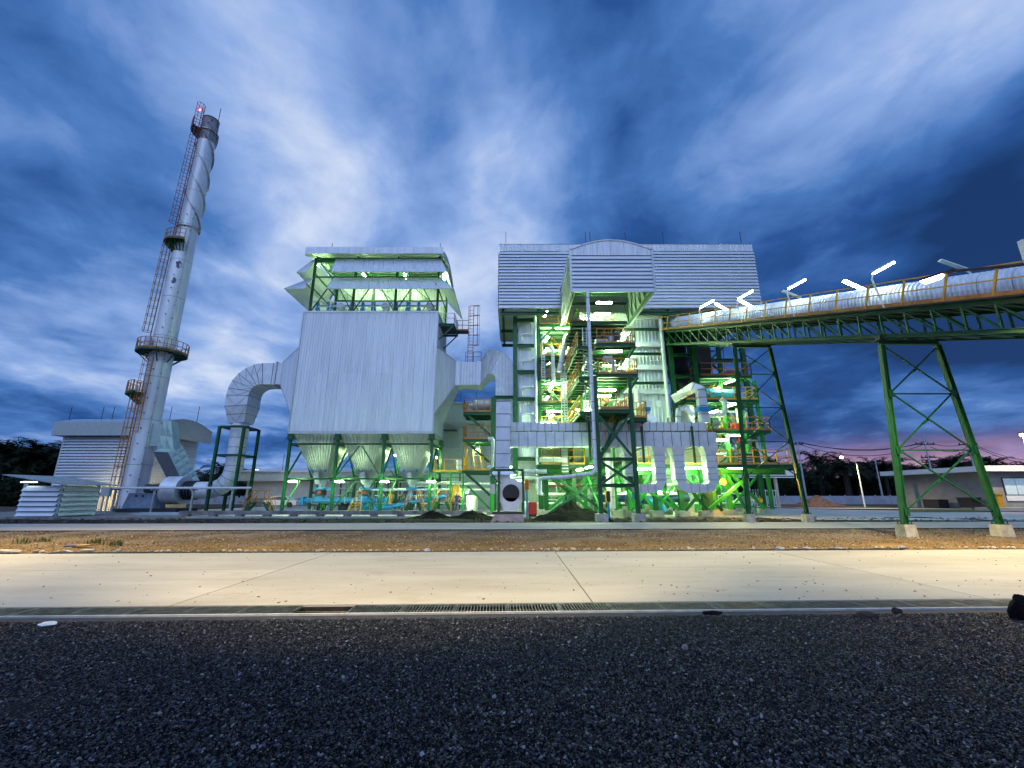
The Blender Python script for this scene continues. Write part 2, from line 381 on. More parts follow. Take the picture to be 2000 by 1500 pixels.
# road sub base and slabs
struct('road', row(-70, 70, 7.5, 13.9, -.09), M['concd'])
roadm = bpy.data.materials.new('road_concrete'); roadm.use_nodes = True
def road_material(m):
    t = m.node_tree; b = t.nodes['Principled BSDF']; b.inputs['Roughness'].default_value = .82
    g = t.nodes.new('ShaderNodeNewGeometry')
    def nz(scale, det, stretch, rough=.6):
        mp = t.nodes.new('ShaderNodeMapping'); mp.inputs['Scale'].default_value = stretch; t.links.new(g.outputs['Position'], mp.inputs[0])
        n = t.nodes.new('ShaderNodeTexNoise'); n.inputs['Scale'].default_value = scale; n.inputs['Detail'].default_value = det; n.inputs['Roughness'].default_value = rough
        t.links.new(mp.outputs[0], n.inputs['Vector']); return n.outputs['Fac']
    def ramp(f, p0, c0, p1, c1):
        r = t.nodes.new('ShaderNodeValToRGB'); t.links.new(f, r.inputs[0]); e = r.color_ramp.elements
        e[0].position = p0; e[0].color = (*c0, 1); e[1].position = p1; e[1].color = (*c1, 1); return r.outputs[0]
    def mix(f, a, bb, mode='MIX'):
        x = t.nodes.new('ShaderNodeMix'); x.data_type = 'RGBA'; x.blend_type = mode
        if isinstance(f, float): x.inputs['Factor'].default_value = f
        else: t.links.new(f, x.inputs['Factor'])
        t.links.new(a, x.inputs['A']); t.links.new(bb, x.inputs['B']); return x.outputs['Result']
    base = ramp(nz(.8, 6, (.35, 1.2, 1)), .32, (.37, .345, .29), .66, (.46, .435, .375))
    fine = ramp(nz(30, 4, (1, 1, 1)), .3, (.88, .87, .85), .7, (1, 1, 1))
    c = mix(1.0, base, fine, 'MULTIPLY')
    dirt = ramp(nz(1.7, 8, (.45, 1.4, 1), .72), .55, (0, 0, 0), .66, (1, 1, 1))
    dirtc = ramp(nz(9, 4, (1, 1, 1)), .3, (.26, .17, .10), .7, (.40, .30, .20))
    mm = t.nodes.new('ShaderNodeMath'); mm.operation = 'MULTIPLY'; mm.inputs[1].default_value = .5; t.links.new(dirt, mm.inputs[0])
    c = mix(mm.outputs[0], c, dirtc)
    scuff = ramp(nz(.9, 3, (3.2, .5, 1)), .60, (0, 0, 0), .68, (1, 1, 1))
    m2 = t.nodes.new('ShaderNodeMath'); m2.operation = 'MULTIPLY'; m2.inputs[1].default_value = .34; t.links.new(scuff, m2.inputs[0])
    c = mix(m2.outputs[0], c, ramp(nz(3, 2, (1, 1, 1)), .3, (.24, .23, .2), .7, (.5, .48, .43)))
    oi = t.nodes.new('ShaderNodeObjectInfo'); hs = t.nodes.new('ShaderNodeHueSaturation'); mr = t.nodes.new('ShaderNodeMapRange'); mr.inputs[3].default_value = .90; mr.inputs[4].default_value = 1.06
    t.links.new(oi.outputs['Random'], mr.inputs[0]); t.links.new(mr.outputs[0], hs.inputs['Value']); t.links.new(c, hs.inputs['Color']); c = hs.outputs[0]
    t.links.new(c, b.inputs['Base Color'])
    bp = t.nodes.new('ShaderNodeBump'); bp.inputs['Strength'].default_value = .25; bp.inputs['Distance'].default_value = .01
    t.links.new(nz(45, 5, (1, 1, 1)), bp.inputs['Height']); t.links.new(bp.outputs[0], b.inputs['Normal'])
road_material(roadm)
road = bpy.data.objects['road']
xs = [-5.35 + 6.65 * k for k in range(-9, 11)]
for a, b in zip(xs, xs[1:]):
    for (y0, y1) in ((7.56, 10.9), (10.912, 13.82)):
        mb = MB(); g = .011
        rowbox(mb, a + g, b - g, y0, y1, -.08, 0.0 + random.uniform(-.002, .002))
        struct('road_slab', mb, roadm, parent=road)
# white kerb strip, dark strip, drain channel
struct('kerb', rowbox(MB(), -60, 60, 6.965, 7.01, -.2, .012), mat('kerb_concrete', (.42, .42, .41), .8, 0, .15, 5))
struct('channel_apron', rowbox(MB(), -60, 60, 6.72, 6.96, -.2, -.012), mat('dark_apron', (.030, .032, .042), .85, 0, .25, 6, bump=.5))
ch = MB()
rowbox(ch, -60, 60, 7.015, 7.55, -.82, -.76); rowbox(ch, -60, 60, 7.012, 7.03, -.76, -.03); rowbox(ch, -60, 60, 7.52, 7.552, -.76, -.03)
struct('drain_channel', ch, mat('shaded_channel', (.035, .03, .027), .9, 0, .3, 5, spec=.1))  # near-black colour stands in for the shade down in the open drain
galvg = mat('grate_steel', (.17, .20, .20), .5, .4, .25, 6, col2=(.07, .07, .065))
def grate_bars(L, W, t=.010, pitch=.047, h=.03):
    m = MB(); k = int(L / pitch)
    for i in range(k): x = (i + .5) * L / k; m.box(x - t / 2, x + t / 2, .02, W - .02, -h, 0)
    return m
fr = MB(); GL = .8; GW = .49
fr.box(0, GL - .012, 0, .016, -.035, .0).box(0, GL - .012, GW - .016, GW, -.035, .0).box(0, .012, .016, GW - .016, -.035, 0).box(GL - .024, GL - .012, .016, GW - .016, -.035, 0)
mf = mesh_of('grate_frame', fr, galvg); mbr = mesh_of('grate_bars', grate_bars(GL - .03, GW), galvg)
g0 = -3.25
ORD = 'first second third fourth fifth sixth seventh eighth ninth tenth eleventh twelfth thirteenth fourteenth fifteenth sixteenth seventeenth eighteenth nineteenth twentieth'.split()
def ordn(n): return ORD[n - 1] if n <= 20 else ('twenty ' + ORD[n - 21] if n < 30 else 'thirtieth' if n == 30 else 'thirty ' + ORD[n - 31])
for k in range(-13, 17):
    if k == 0: continue
    x = g0 + k * GL
    lab = ordn(abs(k)) + ' slatted drain grate to the %s of the open gap in the near drain' % ('left' if k < 0 else 'right')
    if k == -1: lab = 'steel drain grate on the left of the open gap in the drain'
    if k == 1: lab = 'steel drain grate on the right of the open gap in the drain'
    t_ = thing('drain_grate', lab, 'drain grate', (x, 7.028 + x * SK, -.002), 'drain grates along the near road edge')
    t_.rotation_euler = (0, 0, R(2.0))
    for nm, me in (('grate_frame', mf), ('grate_bar', mbr)):
        o = bpy.data.objects.new(nm, me); COL.objects.link(o); o.parent = t_
        if nm == 'grate_bar': o['kind'] = 'stuff'; o.location = (.012, 0, -.001)
# the far drain edge of the road
struct('far_channel', rowbox(MB(), -60, 60, 13.83, 14.2, -.2, -.03), M['concd'])
mf2 = mesh_of('far_grate_bars', grate_bars(1.0 - .02, .34, .014, .10), galvg)
for k in range(-14, 12):
    x = k * 1.0 + .3
    lab = ordn(k + 15) + ' narrow grate from the left along the far road edge'
    o = bpy.data.objects.new('drain_grate', mf2); COL.objects.link(o); o.location = (x, 13.85 + x * SK, .012); o.rotation_euler = (0, 0, R(2))
    o['label'] = lab; o['category'] = 'drain grate'; o['group'] = 'drain grates along the far road edge'
# brown strip
strip = mat('brown_earth', (.27, .165, .060), .92, 0, .22, 1.2, bump=1.0, bscale=10, spec=.1)
def strip_material(m):
    t = m.node_tree; b = t.nodes['Principled BSDF']; r = [n for n in t.nodes if n.type == 'VALTORGB'][0]
    g = [n for n in t.nodes if n.type == 'NEW_GEOMETRY'][0]
    s = t.nodes.new('ShaderNodeSeparateXYZ'); t.links.new(g.outputs['Position'], s.inputs[0])
    a = t.nodes.new('ShaderNodeMath'); a.operation = 'MULTIPLY'; a.inputs[1].default_value = -SK; t.links.new(s.outputs[0], a.inputs[0])
    c = t.nodes.new('ShaderNodeMath'); c.operation = 'ADD'; t.links.new(a.outputs[0], c.inputs[0]); t.links.new(s.outputs[1], c.inputs[1])
    n2_ = t.nodes.new('ShaderNodeTexNoise'); n2_.inputs['Scale'].default_value = .5; n2_.inputs['Detail'].default_value = 6; t.links.new(g.outputs['Position'], n2_.inputs['Vector'])
    n3_ = t.nodes.new('ShaderNodeMath'); n3_.operation = 'MULTIPLY_ADD'; n3_.inputs[1].default_value = 5; t.links.new(n2_.outputs['Fac'], n3_.inputs[0]); t.links.new(c.outputs[0], n3_.inputs[2])
    mr = t.nodes.new('ShaderNodeMapRange'); mr.inputs[1].default_value = 17.0; mr.inputs[2].default_value = 20.5; t.links.new(n3_.outputs[0], mr.inputs[0])
    x = t.nodes.new('ShaderNodeMix'); x.data_type = 'RGBA'; t.links.new(mr.outputs[0], x.inputs['Factor']); t.links.new(r.outputs[0], x.inputs['A'])
    r2 = t.nodes.new('ShaderNodeValToRGB'); t.links.new(n2_.outputs['Fac'], r2.inputs[0])
    r2.color_ramp.elements[0].position = .38; r2.color_ramp.elements[0].color = (.075, .06, .048, 1)
    r2.color_ramp.elements[1].position = .62; r2.color_ramp.elements[1].color = (.19, .15, .115, 1)
    t.links.new(r2.outputs[0], x.inputs['B']); t.links.new(x.outputs['Result'], b.inputs['Base Color'])
strip_material(strip)
relief('verge', -60, 60, 14.2, 22.0, 300, 40, strip, .10, .5, -.02, seed=4)
# far service road, muddy shoulder, plant slab, yard
struct('service_road', row(-80, 80, 21.95, 26.75, .03, nx=4), M['asph'])
relief('mud_shoulder', -60, 60, 26.7, 31.8, 240, 26, M['mud'], .12, .35, .0, seed=9)
ps = MB(); ps.box(-32, 26, 33.0, 62, -.2, .07); struct('plant_slab', ps, M['slab'])
struct('yard', MB().poly([(-300, 31, -.06), (300, 31, -.06), (300, 140, -.06), (-300, 140, -.06)]), M['yard'])
b_ = MB(); b_.poly([(18, 29.5, .036), (60, 27.3, .036), (110, 27.0, .036), (110, 29.5, .036), (60, 33.5, .036), (36, 47, .036), (24, 60, .036), (18, 60, .036)])
struct('side_road', b_, M['slab'])
struct('path', MB().poly([(34, 52.0, .04), (110, 36.5, .04), (110, 38.2, .04), (34, 54.5, .04)]), mat('pale_kerb_path', (.55, .53, .47), .85))
struct('lawn', MB().poly([(42, 54.2, .045), (110, 39.5, .045), (110, 42.5, .045), (42, 57, .045)]), M['grass'])
pk = MB(); pk.box(-46, -22.5, 30.2, 31.0, -.1, .16); pk.box(-46, -24.0, 31.0, 44, -.1, .10)
struct('plant_kerb', pk, M['concd'])

# ------------------------------------------------------------------ scattered stones (geometry nodes on one object each)
def stone_material(name, cols, rough=.6):
    m = bpy.data.materials.new(name); m.use_nodes = True; t = m.node_tree; b = t.nodes['Principled BSDF']; b.inputs['Roughness'].default_value = rough; b.inputs['Specular IOR Level'].default_value = .22
    oi = t.nodes.new('ShaderNodeObjectInfo'); r = t.nodes.new('ShaderNodeValToRGB'); t.links.new(oi.outputs['Random'], r.inputs[0])
    e = r.color_ramp.elements
    for i, (p, c) in enumerate(cols):
        if i < 2: e[i].position = p; e[i].color = (*c, 1)
        else: x = e.new(p); x.color = (*c, 1)
    t.links.new(r.outputs[0], b.inputs['Base Color']); return m
def scatter(name, corners, density, rad, smin, smax, m, flat=.6, z=.0, seed=1, kind='stuff'):
    mb = MB(); nx = 24; (x0, x1, y0, y1) = corners
    for i in range(nx):
        a, b = x0 + (x1 - x0) * i / nx, x0 + (x1 - x0) * (i + 1) / nx
        for j in range(4):
            c, d = y0 + (y1 - y0) * j / 4, y0 + (y1 - y0) * (j + 1) / 4
            if c > 0 and max(abs(a), abs(b)) > 1.28 * d + 1.2 and min(abs(a), abs(b)) > 1.28 * d + .6: continue
            mb.poly([(a, c + a * SK, z), (b, c + b * SK, z), (b, d + b * SK, z), (a, d + a * SK, z)])
    o = bpy.data.objects.new(name, mesh_of(name, mb, m)); COL.objects.link(o); o['kind'] = kind
    g = bpy.data.node_groups.new(name + '_scatter', 'GeometryNodeTree')
    g.interface.new_socket('Geometry', in_out='INPUT', socket_type='NodeSocketGeometry')
    g.interface.new_socket('Geometry', in_out='OUTPUT', socket_type='NodeSocketGeometry')
    gi = g.nodes.new('NodeGroupInput'); go = g.nodes.new('NodeGroupOutput')
    dp = g.nodes.new('GeometryNodeDistributePointsOnFaces'); dp.inputs['Density'].default_value = density; dp.inputs['Seed'].default_value = seed
    g.links.new(gi.outputs[0], dp.inputs['Mesh'])
    join = g.nodes.new('GeometryNodeJoinGeometry')
    for k in range(3):
        ic = g.nodes.new('GeometryNodeMeshIcoSphere'); ic.inputs['Radius'].default_value = rad; ic.inputs['Subdivisions'].default_value = 1 if rad < .03 else 2
        sp = g.nodes.new('GeometryNodeSetPosition')
        wn = g.nodes.new('ShaderNodeTexWhiteNoise'); wn.noise_dimensions = '4D'
        pos = g.nodes.new('GeometryNodeInputPosition'); g.links.new(pos.outputs[0], wn.inputs['Vector']); wn.inputs['W'].default_value = k + seed
        sub = g.nodes.new('ShaderNodeVectorMath'); sub.operation = 'SUBTRACT'; g.links.new(wn.outputs['Color'], sub.inputs[0]); sub.inputs[1].default_value = (.5, .5, .5)
        scl = g.nodes.new('ShaderNodeVectorMath'); scl.operation = 'SCALE'; g.links.new(sub.outputs[0], scl.inputs[0]); scl.inputs['Scale'].default_value = rad * .7
        g.links.new(ic.outputs['Mesh'], sp.inputs['Geometry']); g.links.new(scl.outputs[0], sp.inputs['Offset'])
        tr = g.nodes.new('GeometryNodeTransform'); tr.inputs['Scale'].default_value = (1, .72 + .1 * k, flat); g.links.new(sp.outputs[0], tr.inputs['Geometry'])
        sm = g.nodes.new('GeometryNodeSetMaterial'); sm.inputs['Material'].default_value = m; g.links.new(tr.outputs[0], sm.inputs['Geometry'])
        gti = g.nodes.new('GeometryNodeGeometryToInstance'); g.links.new(sm.outputs[0], gti.inputs[0]); g.links.new(gti.outputs[0], join.inputs[0])
    ip = g.nodes.new('GeometryNodeInstanceOnPoints'); ip.inputs['Pick Instance'].default_value = True
    g.links.new(dp.outputs['Points'], ip.inputs['Points']); g.links.new(join.outputs[0], ip.inputs['Instance'])
    rr = g.nodes.new('FunctionNodeRandomValue'); rr.data_type = 'FLOAT_VECTOR'; rr.inputs[0].default_value = (-.6, -.6, 0); rr.inputs[1].default_value = (.6, .6, 6.283); rr.inputs['Seed'].default_value = seed + 3
    g.links.new(rr.outputs[0], ip.inputs['Rotation'])
    rs = g.nodes.new('FunctionNodeRandomValue'); rs.data_type = 'FLOAT'; rs.inputs[2].default_value = 0; rs.inputs[3].default_value = 1; rs.inputs['Seed'].default_value = seed + 9
    pw = g.nodes.new('ShaderNodeMath'); pw.operation = 'POWER'; pw.inputs[1].default_value = 3.5; g.links.new(rs.outputs[1], pw.inputs[0])
    ma = g.nodes.new('ShaderNodeMath'); ma.operation = 'MULTIPLY_ADD'; ma.inputs[1].default_value = smax - smin; ma.inputs[2].default_value = smin; g.links.new(pw.outputs[0], ma.inputs[0])
    g.links.new(ma.outputs[0], ip.inputs['Scale']); g.links.new(ip.outputs[0], go.inputs[0])
    md = o.modifiers.new('scatter', 'NODES'); md.node_group = g; return o
gsm = stone_material('gravel_stone', [(0, (.005, .0055, .008)), (1, (.15, .16, .20)), (.35, (.010, .011, .016)), (.62, (.019, .021, .030)), (.88, (.036, .039, .053)), (.97, (.070, .076, .10))], .5)
scatter('gravel', (-11, 11, 2.4, 6.72), 3800, .0088, .5, 2.0, gsm, .62, .004, 1)
scatter('gravel_chips', (-11, 11, 2.4, 6.72), 22, .013, .6, 1.7, stone_material('pale_chip', [(0, (.06, .064, .08)), (1, (.22, .23, .26))], .5), .5, .012, 5)
vsm = stone_material('verge_stone', [(0, (.12, .075, .03)), (1, (.52, .42, .28)), (.5, (.25, .155, .06)), (.9, (.34, .24, .11))], .85)
scatter('verge_stones', (-26, 26, 14.25, 19.4), 95, .017, .5, 2.4, vsm, .6, .02, 2)
scatter('verge_pebbles', (-32, 32, 18.6, 21.8), 55, .019, .5, 1.9, stone_material('dull_pebble', [(0, (.06, .05, .04)), (1, (.28, .23, .18))], .9), .6, .015, 3)
scatter('verge_edge_stones', (-22, 22, 14.15, 14.4), 40, .045, .5, 1.7, stone_material('edge_stone', [(0, (.3, .22, .13)), (1, (.6, .52, .4))], .85), .6, .01, 8)
debm = stone_material('leaf_litter', [(0, (.10, .06, .03)), (1, (.30, .20, .11))], .9)
scatter('road_litter', (-14, 14, 7.6, 9.2), 10, .011, .4, 3.0, debm, .3, .004, 4)
scatter('road_grit', (-18, 18, 9.2, 13.8), 2.5, .012, .4, 2.6, debm, .3, .004, 6)
scatter('mud_lumps', (-34, 34, 27, 31.2), 6, .05, .5, 2.4, stone_material('mud_lump', [(0, (.03, .025, .02)), (1, (.12, .1, .085))], .9), .5, .03, 7)
# single litter pieces and stones one can point at
def rock(name, x, y, s, m, label, cat, flat=.6, seed=0, z=0):
    import bmesh
    bm = bmesh.new(); bmesh.ops.create_icosphere(bm, subdivisions=3, radius=1)
    for v in bm.verts:
        k = 1 + .35 * noise.noise(v.co * 1.3 + V((seed, 0, 0))) + .12 * noise.noise(v.co * 4 + V((0, seed, 0)))
        v.co = V((v.co.x * k * s[0], v.co.y * k * s[1], v.co.z * k * s[2]))
    me = bpy.data.meshes.new(name); bm.to_mesh(me); bm.free(); me.materials.append(m)
    o = bpy.data.objects.new(name, me); COL.objects.link(o); o.location = (x, y, z); o['label'] = label; o['category'] = cat
    return o
def gxy(px, py):
    d = pdir(px, py); k = -HC / d.z; return d.x * k, d.y * k
x, y = gxy(92, 1222); rock('stone', x, y, (.11, .07, .03), M['white'], 'pale flat stone lying on the dark gravel at far left', 'stone', seed=2, z=.02)
x, y = gxy(1338, 1268); rock('stone', x, y, (.035, .035, .03), M['concd'], 'small brown stone sitting on the dark gravel right of centre', 'stone', seed=5, z=.02)
x, y = gxy(1690, 1205); rock('clod', x, y, (.16, .07, .05), M['mud'], 'dark earth clod by the kerb at the edge of the gravel', 'clod', seed=8, z=.02)
x, y = gxy(1752, 1198); rock('clod', x, y, (.07, .05, .05), M['mud'], 'smaller dark clod right beside the larger one by the kerb', 'clod', seed=9, z=.03)
x, y = gxy(1392, 1198); rock('clod', x, y, (.14, .05, .03), M['coal'], 'flat black clod beside the kerb below the drain grates', 'clod', seed=10, z=.01)
x, y = gxy(1990, 1215); rock('boulder', x + .22, y + .1, (.15, .14, .22), M['coal'], 'black lump at the right edge of the gravel by the kerb', 'rock', seed=12, z=.10)
x, y = gxy(830, 1080); rock('stone', x, y + .3, (.09, .07, .06), mat('bluish_stone', (.3, .34, .40), .8), 'grey blue stone on the far edge of the pale road', 'stone', seed=13, z=.04)
x, y = gxy(160, 1068); rock('rag', x, y, (.32, .12, .035), mat('tan_rag', (.40, .25, .10), .9), 'crumpled tan rag on the brown verge at left', 'rag', seed=14, z=.05)
x, y = gxy(136, 1069); rock('rag', x, y, (.22, .10, .035), mat('blue_rag', (.10, .11, .17), .9), 'crumpled dark blue rag on the verge beside the tan one', 'rag', seed=15, z=.05)
x, y = gxy(172, 1078); rock('rag', x, y, (.22, .10, .035), mat('pale_rag', (.45, .40, .30), .9), 'pale flattened sack at the road edge near the rags', 'sack', seed=16, z=.05)
x, y = gxy(16, 1079); rock('rag', x, y, (.42, .10, .05), mat('cream_board', (.50, .45, .33), .9), 'long cream coloured slab of debris at the road edge, far left', 'debris', seed=17, z=.04)
for px, py, s in ((1532, 1075, .16), (1588, 1075, .12), (1650, 1075, .10), (1776, 1073, .13)):
    x, y = gxy(px, py); rock('stone', x, y + .25, (s, s * .6, s * .35), M['conc'], {1532: 'pale stone, leftmost of four along the far road edge', 1588: 'pale stone, second of four along the far road edge', 1650: 'pale stone, third of four along the far road edge', 1776: 'pale stone, rightmost of four below the near trestle leg'}[px], 'stone', seed=px, z=.03)
# weeds
def weed(x, y, n, h, label):
    mb = MB(); mb.tube([(x - .2, y, .01), (x, y + .02, .02), (x + .2, y, .01)], .02, 5)
    for i in range(n):
        a = random.uniform(0, 6.28); l = h * random.uniform(.5, 1); t = random.uniform(.2, .8)
        b0 = V((x + random.gauss(0, .14), y + random.gauss(0, .1), 0)); dr = V((math.cos(a), math.sin(a), 0)); s = V((-dr.y, dr.x, 0)) * .010
        m1 = b0 + dr * l * t * .4 + V((0, 0, l * .6)); e = b0 + dr * l * t + V((0, 0, l * .85))
        mb.add([b0 - s, b0 + s, m1 + s, m1 - s, e], [(0, 1, 2, 3), (3, 2, 4)])
    solo('weed', mb, mat('weed_leaf', (.16, .17, .05), .8, 0, .3, 5) if 'weed_leaf' not in bpy.data.materials else bpy.data.materials['weed_leaf'], label, 'plant', 'weeds on the verge')
for px, py, l in ((45, 1062, 'sparse tuft of yellow green weeds at the left end of the verge'), (85, 1060, 'second tuft of weeds from the left on the verge'), (185, 1062, 'tuft of weeds just right of the rags on the verge'), (225, 1066, 'thin tuft of weeds right of the rags, nearer the road')):
    x, y = gxy(px, py); weed(x, y, 60, .30, l)
# two ash heaps in front of the plant and the red soil mound
def heap(name, cx, cy, rx, ry, h, m, label, cat, seed):
    mb = MB(); n, k = 56, 22; vs = [(cx, cy, h * (1 + .1 * noise.noise(V((seed, 0, 0)))))]; fs = []
    for j in range(1, k + 1):
        for i in range(n):
            a = 2 * math.pi * i / n; q = j / k
            wob = 1 + .28 * noise.noise(V((math.cos(a) * 1.2, math.sin(a) * 1.2, seed)))
            x, y = cx + math.cos(a) * rx * q * wob, cy + math.sin(a) * ry * q * wob
            z = h * (1 - q) ** .95 * (1 - .25 * math.sin(q * 3.1) ** 2) + .16 * h * noise.fractal(V((x * 1.6, y * 1.6, seed)), 1, 2, 4) * (1 - q ** 3) - .05 * q
            vs.append((x, y, max(z, -.06) + .015))
    fs += [(0, 1 + i, 1 + (i + 1) % n) for i in range(n)]
    for j in range(k - 1):
        for i in range(n):
            a = 1 + j * n + i; b = 1 + j * n + (i + 1) % n; fs.append((a, a + n, b + n, b))
    mb.add(vs, fs); solo(name, mb, m, label, cat)
heap('ash_heap', at(1117, 1000, 29.8).x, 29.9, 2.9, 1.6, 1.28, M['coal'], 'tall black ash heap in front of the boiler frame', 'ash heap', 3.3)
heap('ash_heap', at(922, 1000, 31.4).x, 31.6, 2.2, 1.2, .62, M['coal'], 'low black ash heap left of the intake fan', 'ash heap', 5.1)
heap('ash_heap', at(845, 1000, 31.6).x, 31.8, 2.2, 1.1, .55, M['coal'], 'low black ash heap furthest left, below the filter house', 'ash heap', 6.4)
heap('soil_mound', 43, 63, 3.6, 2.0, 1.5, mat('red_soil', (.12, .070, .052), .9, 0, .3, 3, bump=1), 'reddish soil mound in front of the long perimeter wall', 'soil mound', 7.7)
# ================================================================== chimney
CHX, CHY = -36.5, 42.7
ch = thing('chimney', 'tall silver chimney stack with ladder, ring platforms and helical strakes', 'chimney', (CHX, CHY, 0))
prof = [(0.15, 1.10), (8, 1.06), (22, 1.0), (31, .93), (38.2, .87), (42.3, .85)]
def rad_at(z):
    for (a, ra), (b, rb) in zip(prof, prof[1:]):
        if z <= b: return ra + (rb - ra) * (z - a) / (b - a)
    return .85
part('shaft', MB().tube([(CHX, CHY, z) for z, r in prof], [r for z, r in prof], 40, cap=False), M['shaft'], ch, True)
part('sooty_top', MB().tube([(CHX, CHY, 42.302), (CHX, CHY, 45.5)], .85, 40, cap=False), M['soot'], ch, True)
part('inner_lining', MB().tube([(CHX, CHY, 42), (CHX, CHY, 45.45)], .79, 32, cap=False), M['black'], ch)
part('stack_rim', MB().tube([(CHX, CHY, 45.45), (CHX, CHY, 45.56)], .88, 40, cap=False), M['dark'], ch)
for z in (4.4, 8.8, 13.2, 17.6, 22, 26.4, 30.8, 35.2, 39.6, 42.3):
    part('shell_seam', MB().tube([(CHX, CHY, z - .02), (CHX, CHY, z + .02)], rad_at(z) + .006, 40, cap=False), M['seam'], ch, True)
part('base_ring', MB().tube([(CHX, CHY, .05), (CHX, CHY, .32)], 1.34, 32), M['dark'], ch)
gb = MB()
for k in range(20):
    a = k * math.pi / 10; p = V((CHX + math.cos(a) * 1.09, CHY + math.sin(a) * 1.09, .32)); q = V((CHX + math.cos(a) * 1.30, CHY + math.sin(a) * 1.30, .32))
    gb.prism([p, q, p + V((0, 0, .35))], (-math.sin(a) * .03, math.cos(a) * .03, 0))
part('base_gussets', gb, M['galv'], ch)
for s in range(3):                                   # helical strakes on the top third
    mb = MB(); vs = []; fs = []; n = 120
    for i in range(n + 1):
        a = s * 2.094 - i / n * 2 * math.pi * 1.35 + .6; z = 30.6 + 12.8 * i / n; r = rad_at(z)
        for rr, dz in ((r - .02, 0), (r + .20, 0), (r + .20, .05), (r - .02, .05)): vs.append((CHX + math.cos(a) * rr, CHY + math.sin(a) * rr, z + dz))
    for i in range(n):
        for k in range(4): fs.append((4 * i + k, 4 * i + (k + 1) % 4, 4 * i + 4 + (k + 1) % 4, 4 * i + 4 + k))
    part('helical_strake', mb.add(vs, fs), M['soot'] if s == 0 else M['galv'], ch)
for z in (30.5, 43.6): part('strake_ring', MB().tube([(CHX, CHY, z), (CHX, CHY, z + .07)], rad_at(z) + .18, 36), M['galv'], ch)
def ring_platform(z, rout, a0, a1, rm, m_under=M['green']):
    r0 = rad_at(z) + .02; n = max(8, int((a1 - a0) / 15)); A = [R(a0 + (a1 - a0) * i / n) for i in range(n + 1)]
    P = lambda a, r, zz: V((CHX + math.cos(a) * r, CHY + math.sin(a) * r, zz))
    fl = MB(); rl = MB(); kk = MB(); br = MB()
    for a, b in zip(A, A[1:]):
        fl.hexa([P(a, r0, z - .06), P(a, rout, z - .06), P(b, rout, z - .06), P(b, r0, z - .06), P(a, r0, z), P(a, rout, z), P(b, rout, z), P(b, r0, z)])
        kk.beam(P(a, rout, z + .07), P(b, rout, z + .07), .03, .14)
        for h in (.55, 1.1): rl.beam(P(a, rout, z + h), P(b, rout, z + h), .05, .05)
        rl.beam(P(a, rout, z), P(a, rout, z + 1.1), .05, .05)
        rl2 = P(a, rout, z - .12); br.beam(rl2, P(b, rout, z - .12), .08, .14)
    rl.beam(P(A[-1], rout, z), P(A[-1], rout, z + 1.1), .05, .05)
    part('platform_floor', fl, M['dark'], ch); part('kick_plate', kk, M['orange'], ch); part('railing', rl, rm, ch); part('edge_beam', br, m_under, ch)
    for i in range(0, n + 1, max(1, n // 7)):
        a = A[i]; part('bracket', MB().beam(P(a, r0, z - 1.1), P(a, rout - .05, z - .12), .09, .09).beam(P(a, r0, z - .14), P(a, rout, z - .14), .09, .1), m_under, ch)
def rz(py): return zat(py, CHY)
zp1, zp2, zp3, zp4 = rz(690), rz(480), rz(772), rz(262)
ring_platform(zp1, 2.15, -200, 160, M['orange'])
ring_platform(zp2, 1.85, 140, 305, M['orange'])
ring_platform(zp3, 2.15, 170, 262, M['orange'])
ring_platform(zp4, 1.7, 150, 245, M['rust'])
def stack_ladder(z0, z1, ang, m):
    a = R(ang); o = V((math.cos(a), math.sin(a), 0)); s = V((-o.y, o.x, 0)); c = V((CHX, CHY, 0)) + o * 1.24
    c2 = V((CHX, CHY, 0)) + o * (rad_at(z1) + .18)
    ladder(ch, V((c.x, c.y, z0)), V((c2.x, c2.y, z1)), m, .46, True, s, o, .34)
stack_ladder(.3, zp3 + 1.1, 252, M['orange']); stack_ladder(zp3 - 4.0, zp1 - .8, 272, M['orange'])
stack_ladder(zp1, zp2 + .2, 226, M['orange']); stack_ladder(zp2, 46.6, 248, M['rust'])
cl = MB()
for k in range(21):
    z = 1.5 + k * 1.5; a = R(-38); r = rad_at(z); cl.beam((CHX + math.cos(a) * r, CHY + math.sin(a) * r, z), (CHX + math.cos(a) * (r + .16), CHY + math.sin(a) * (r + .16), z), .10, .10)
    a = R(-72); cl.beam((CHX + math.cos(a) * r, CHY + math.sin(a) * r, z + .4), (CHX + math.cos(a) * (r + .14), CHY + math.sin(a) * (r + .14), z + .4), .05, .10)
part('conduit_clips', cl, M['dark'], ch)
cn = MB(); a = R(-38); cn.tube([(CHX + math.cos(a) * (rad_at(z) + .12), CHY + math.sin(a) * (rad_at(z) + .12), z) for z in (.4, 12, 24, 33)], .05, 6)
part('conduit', cn, M['galv'], ch)
pz = random.Random(3)
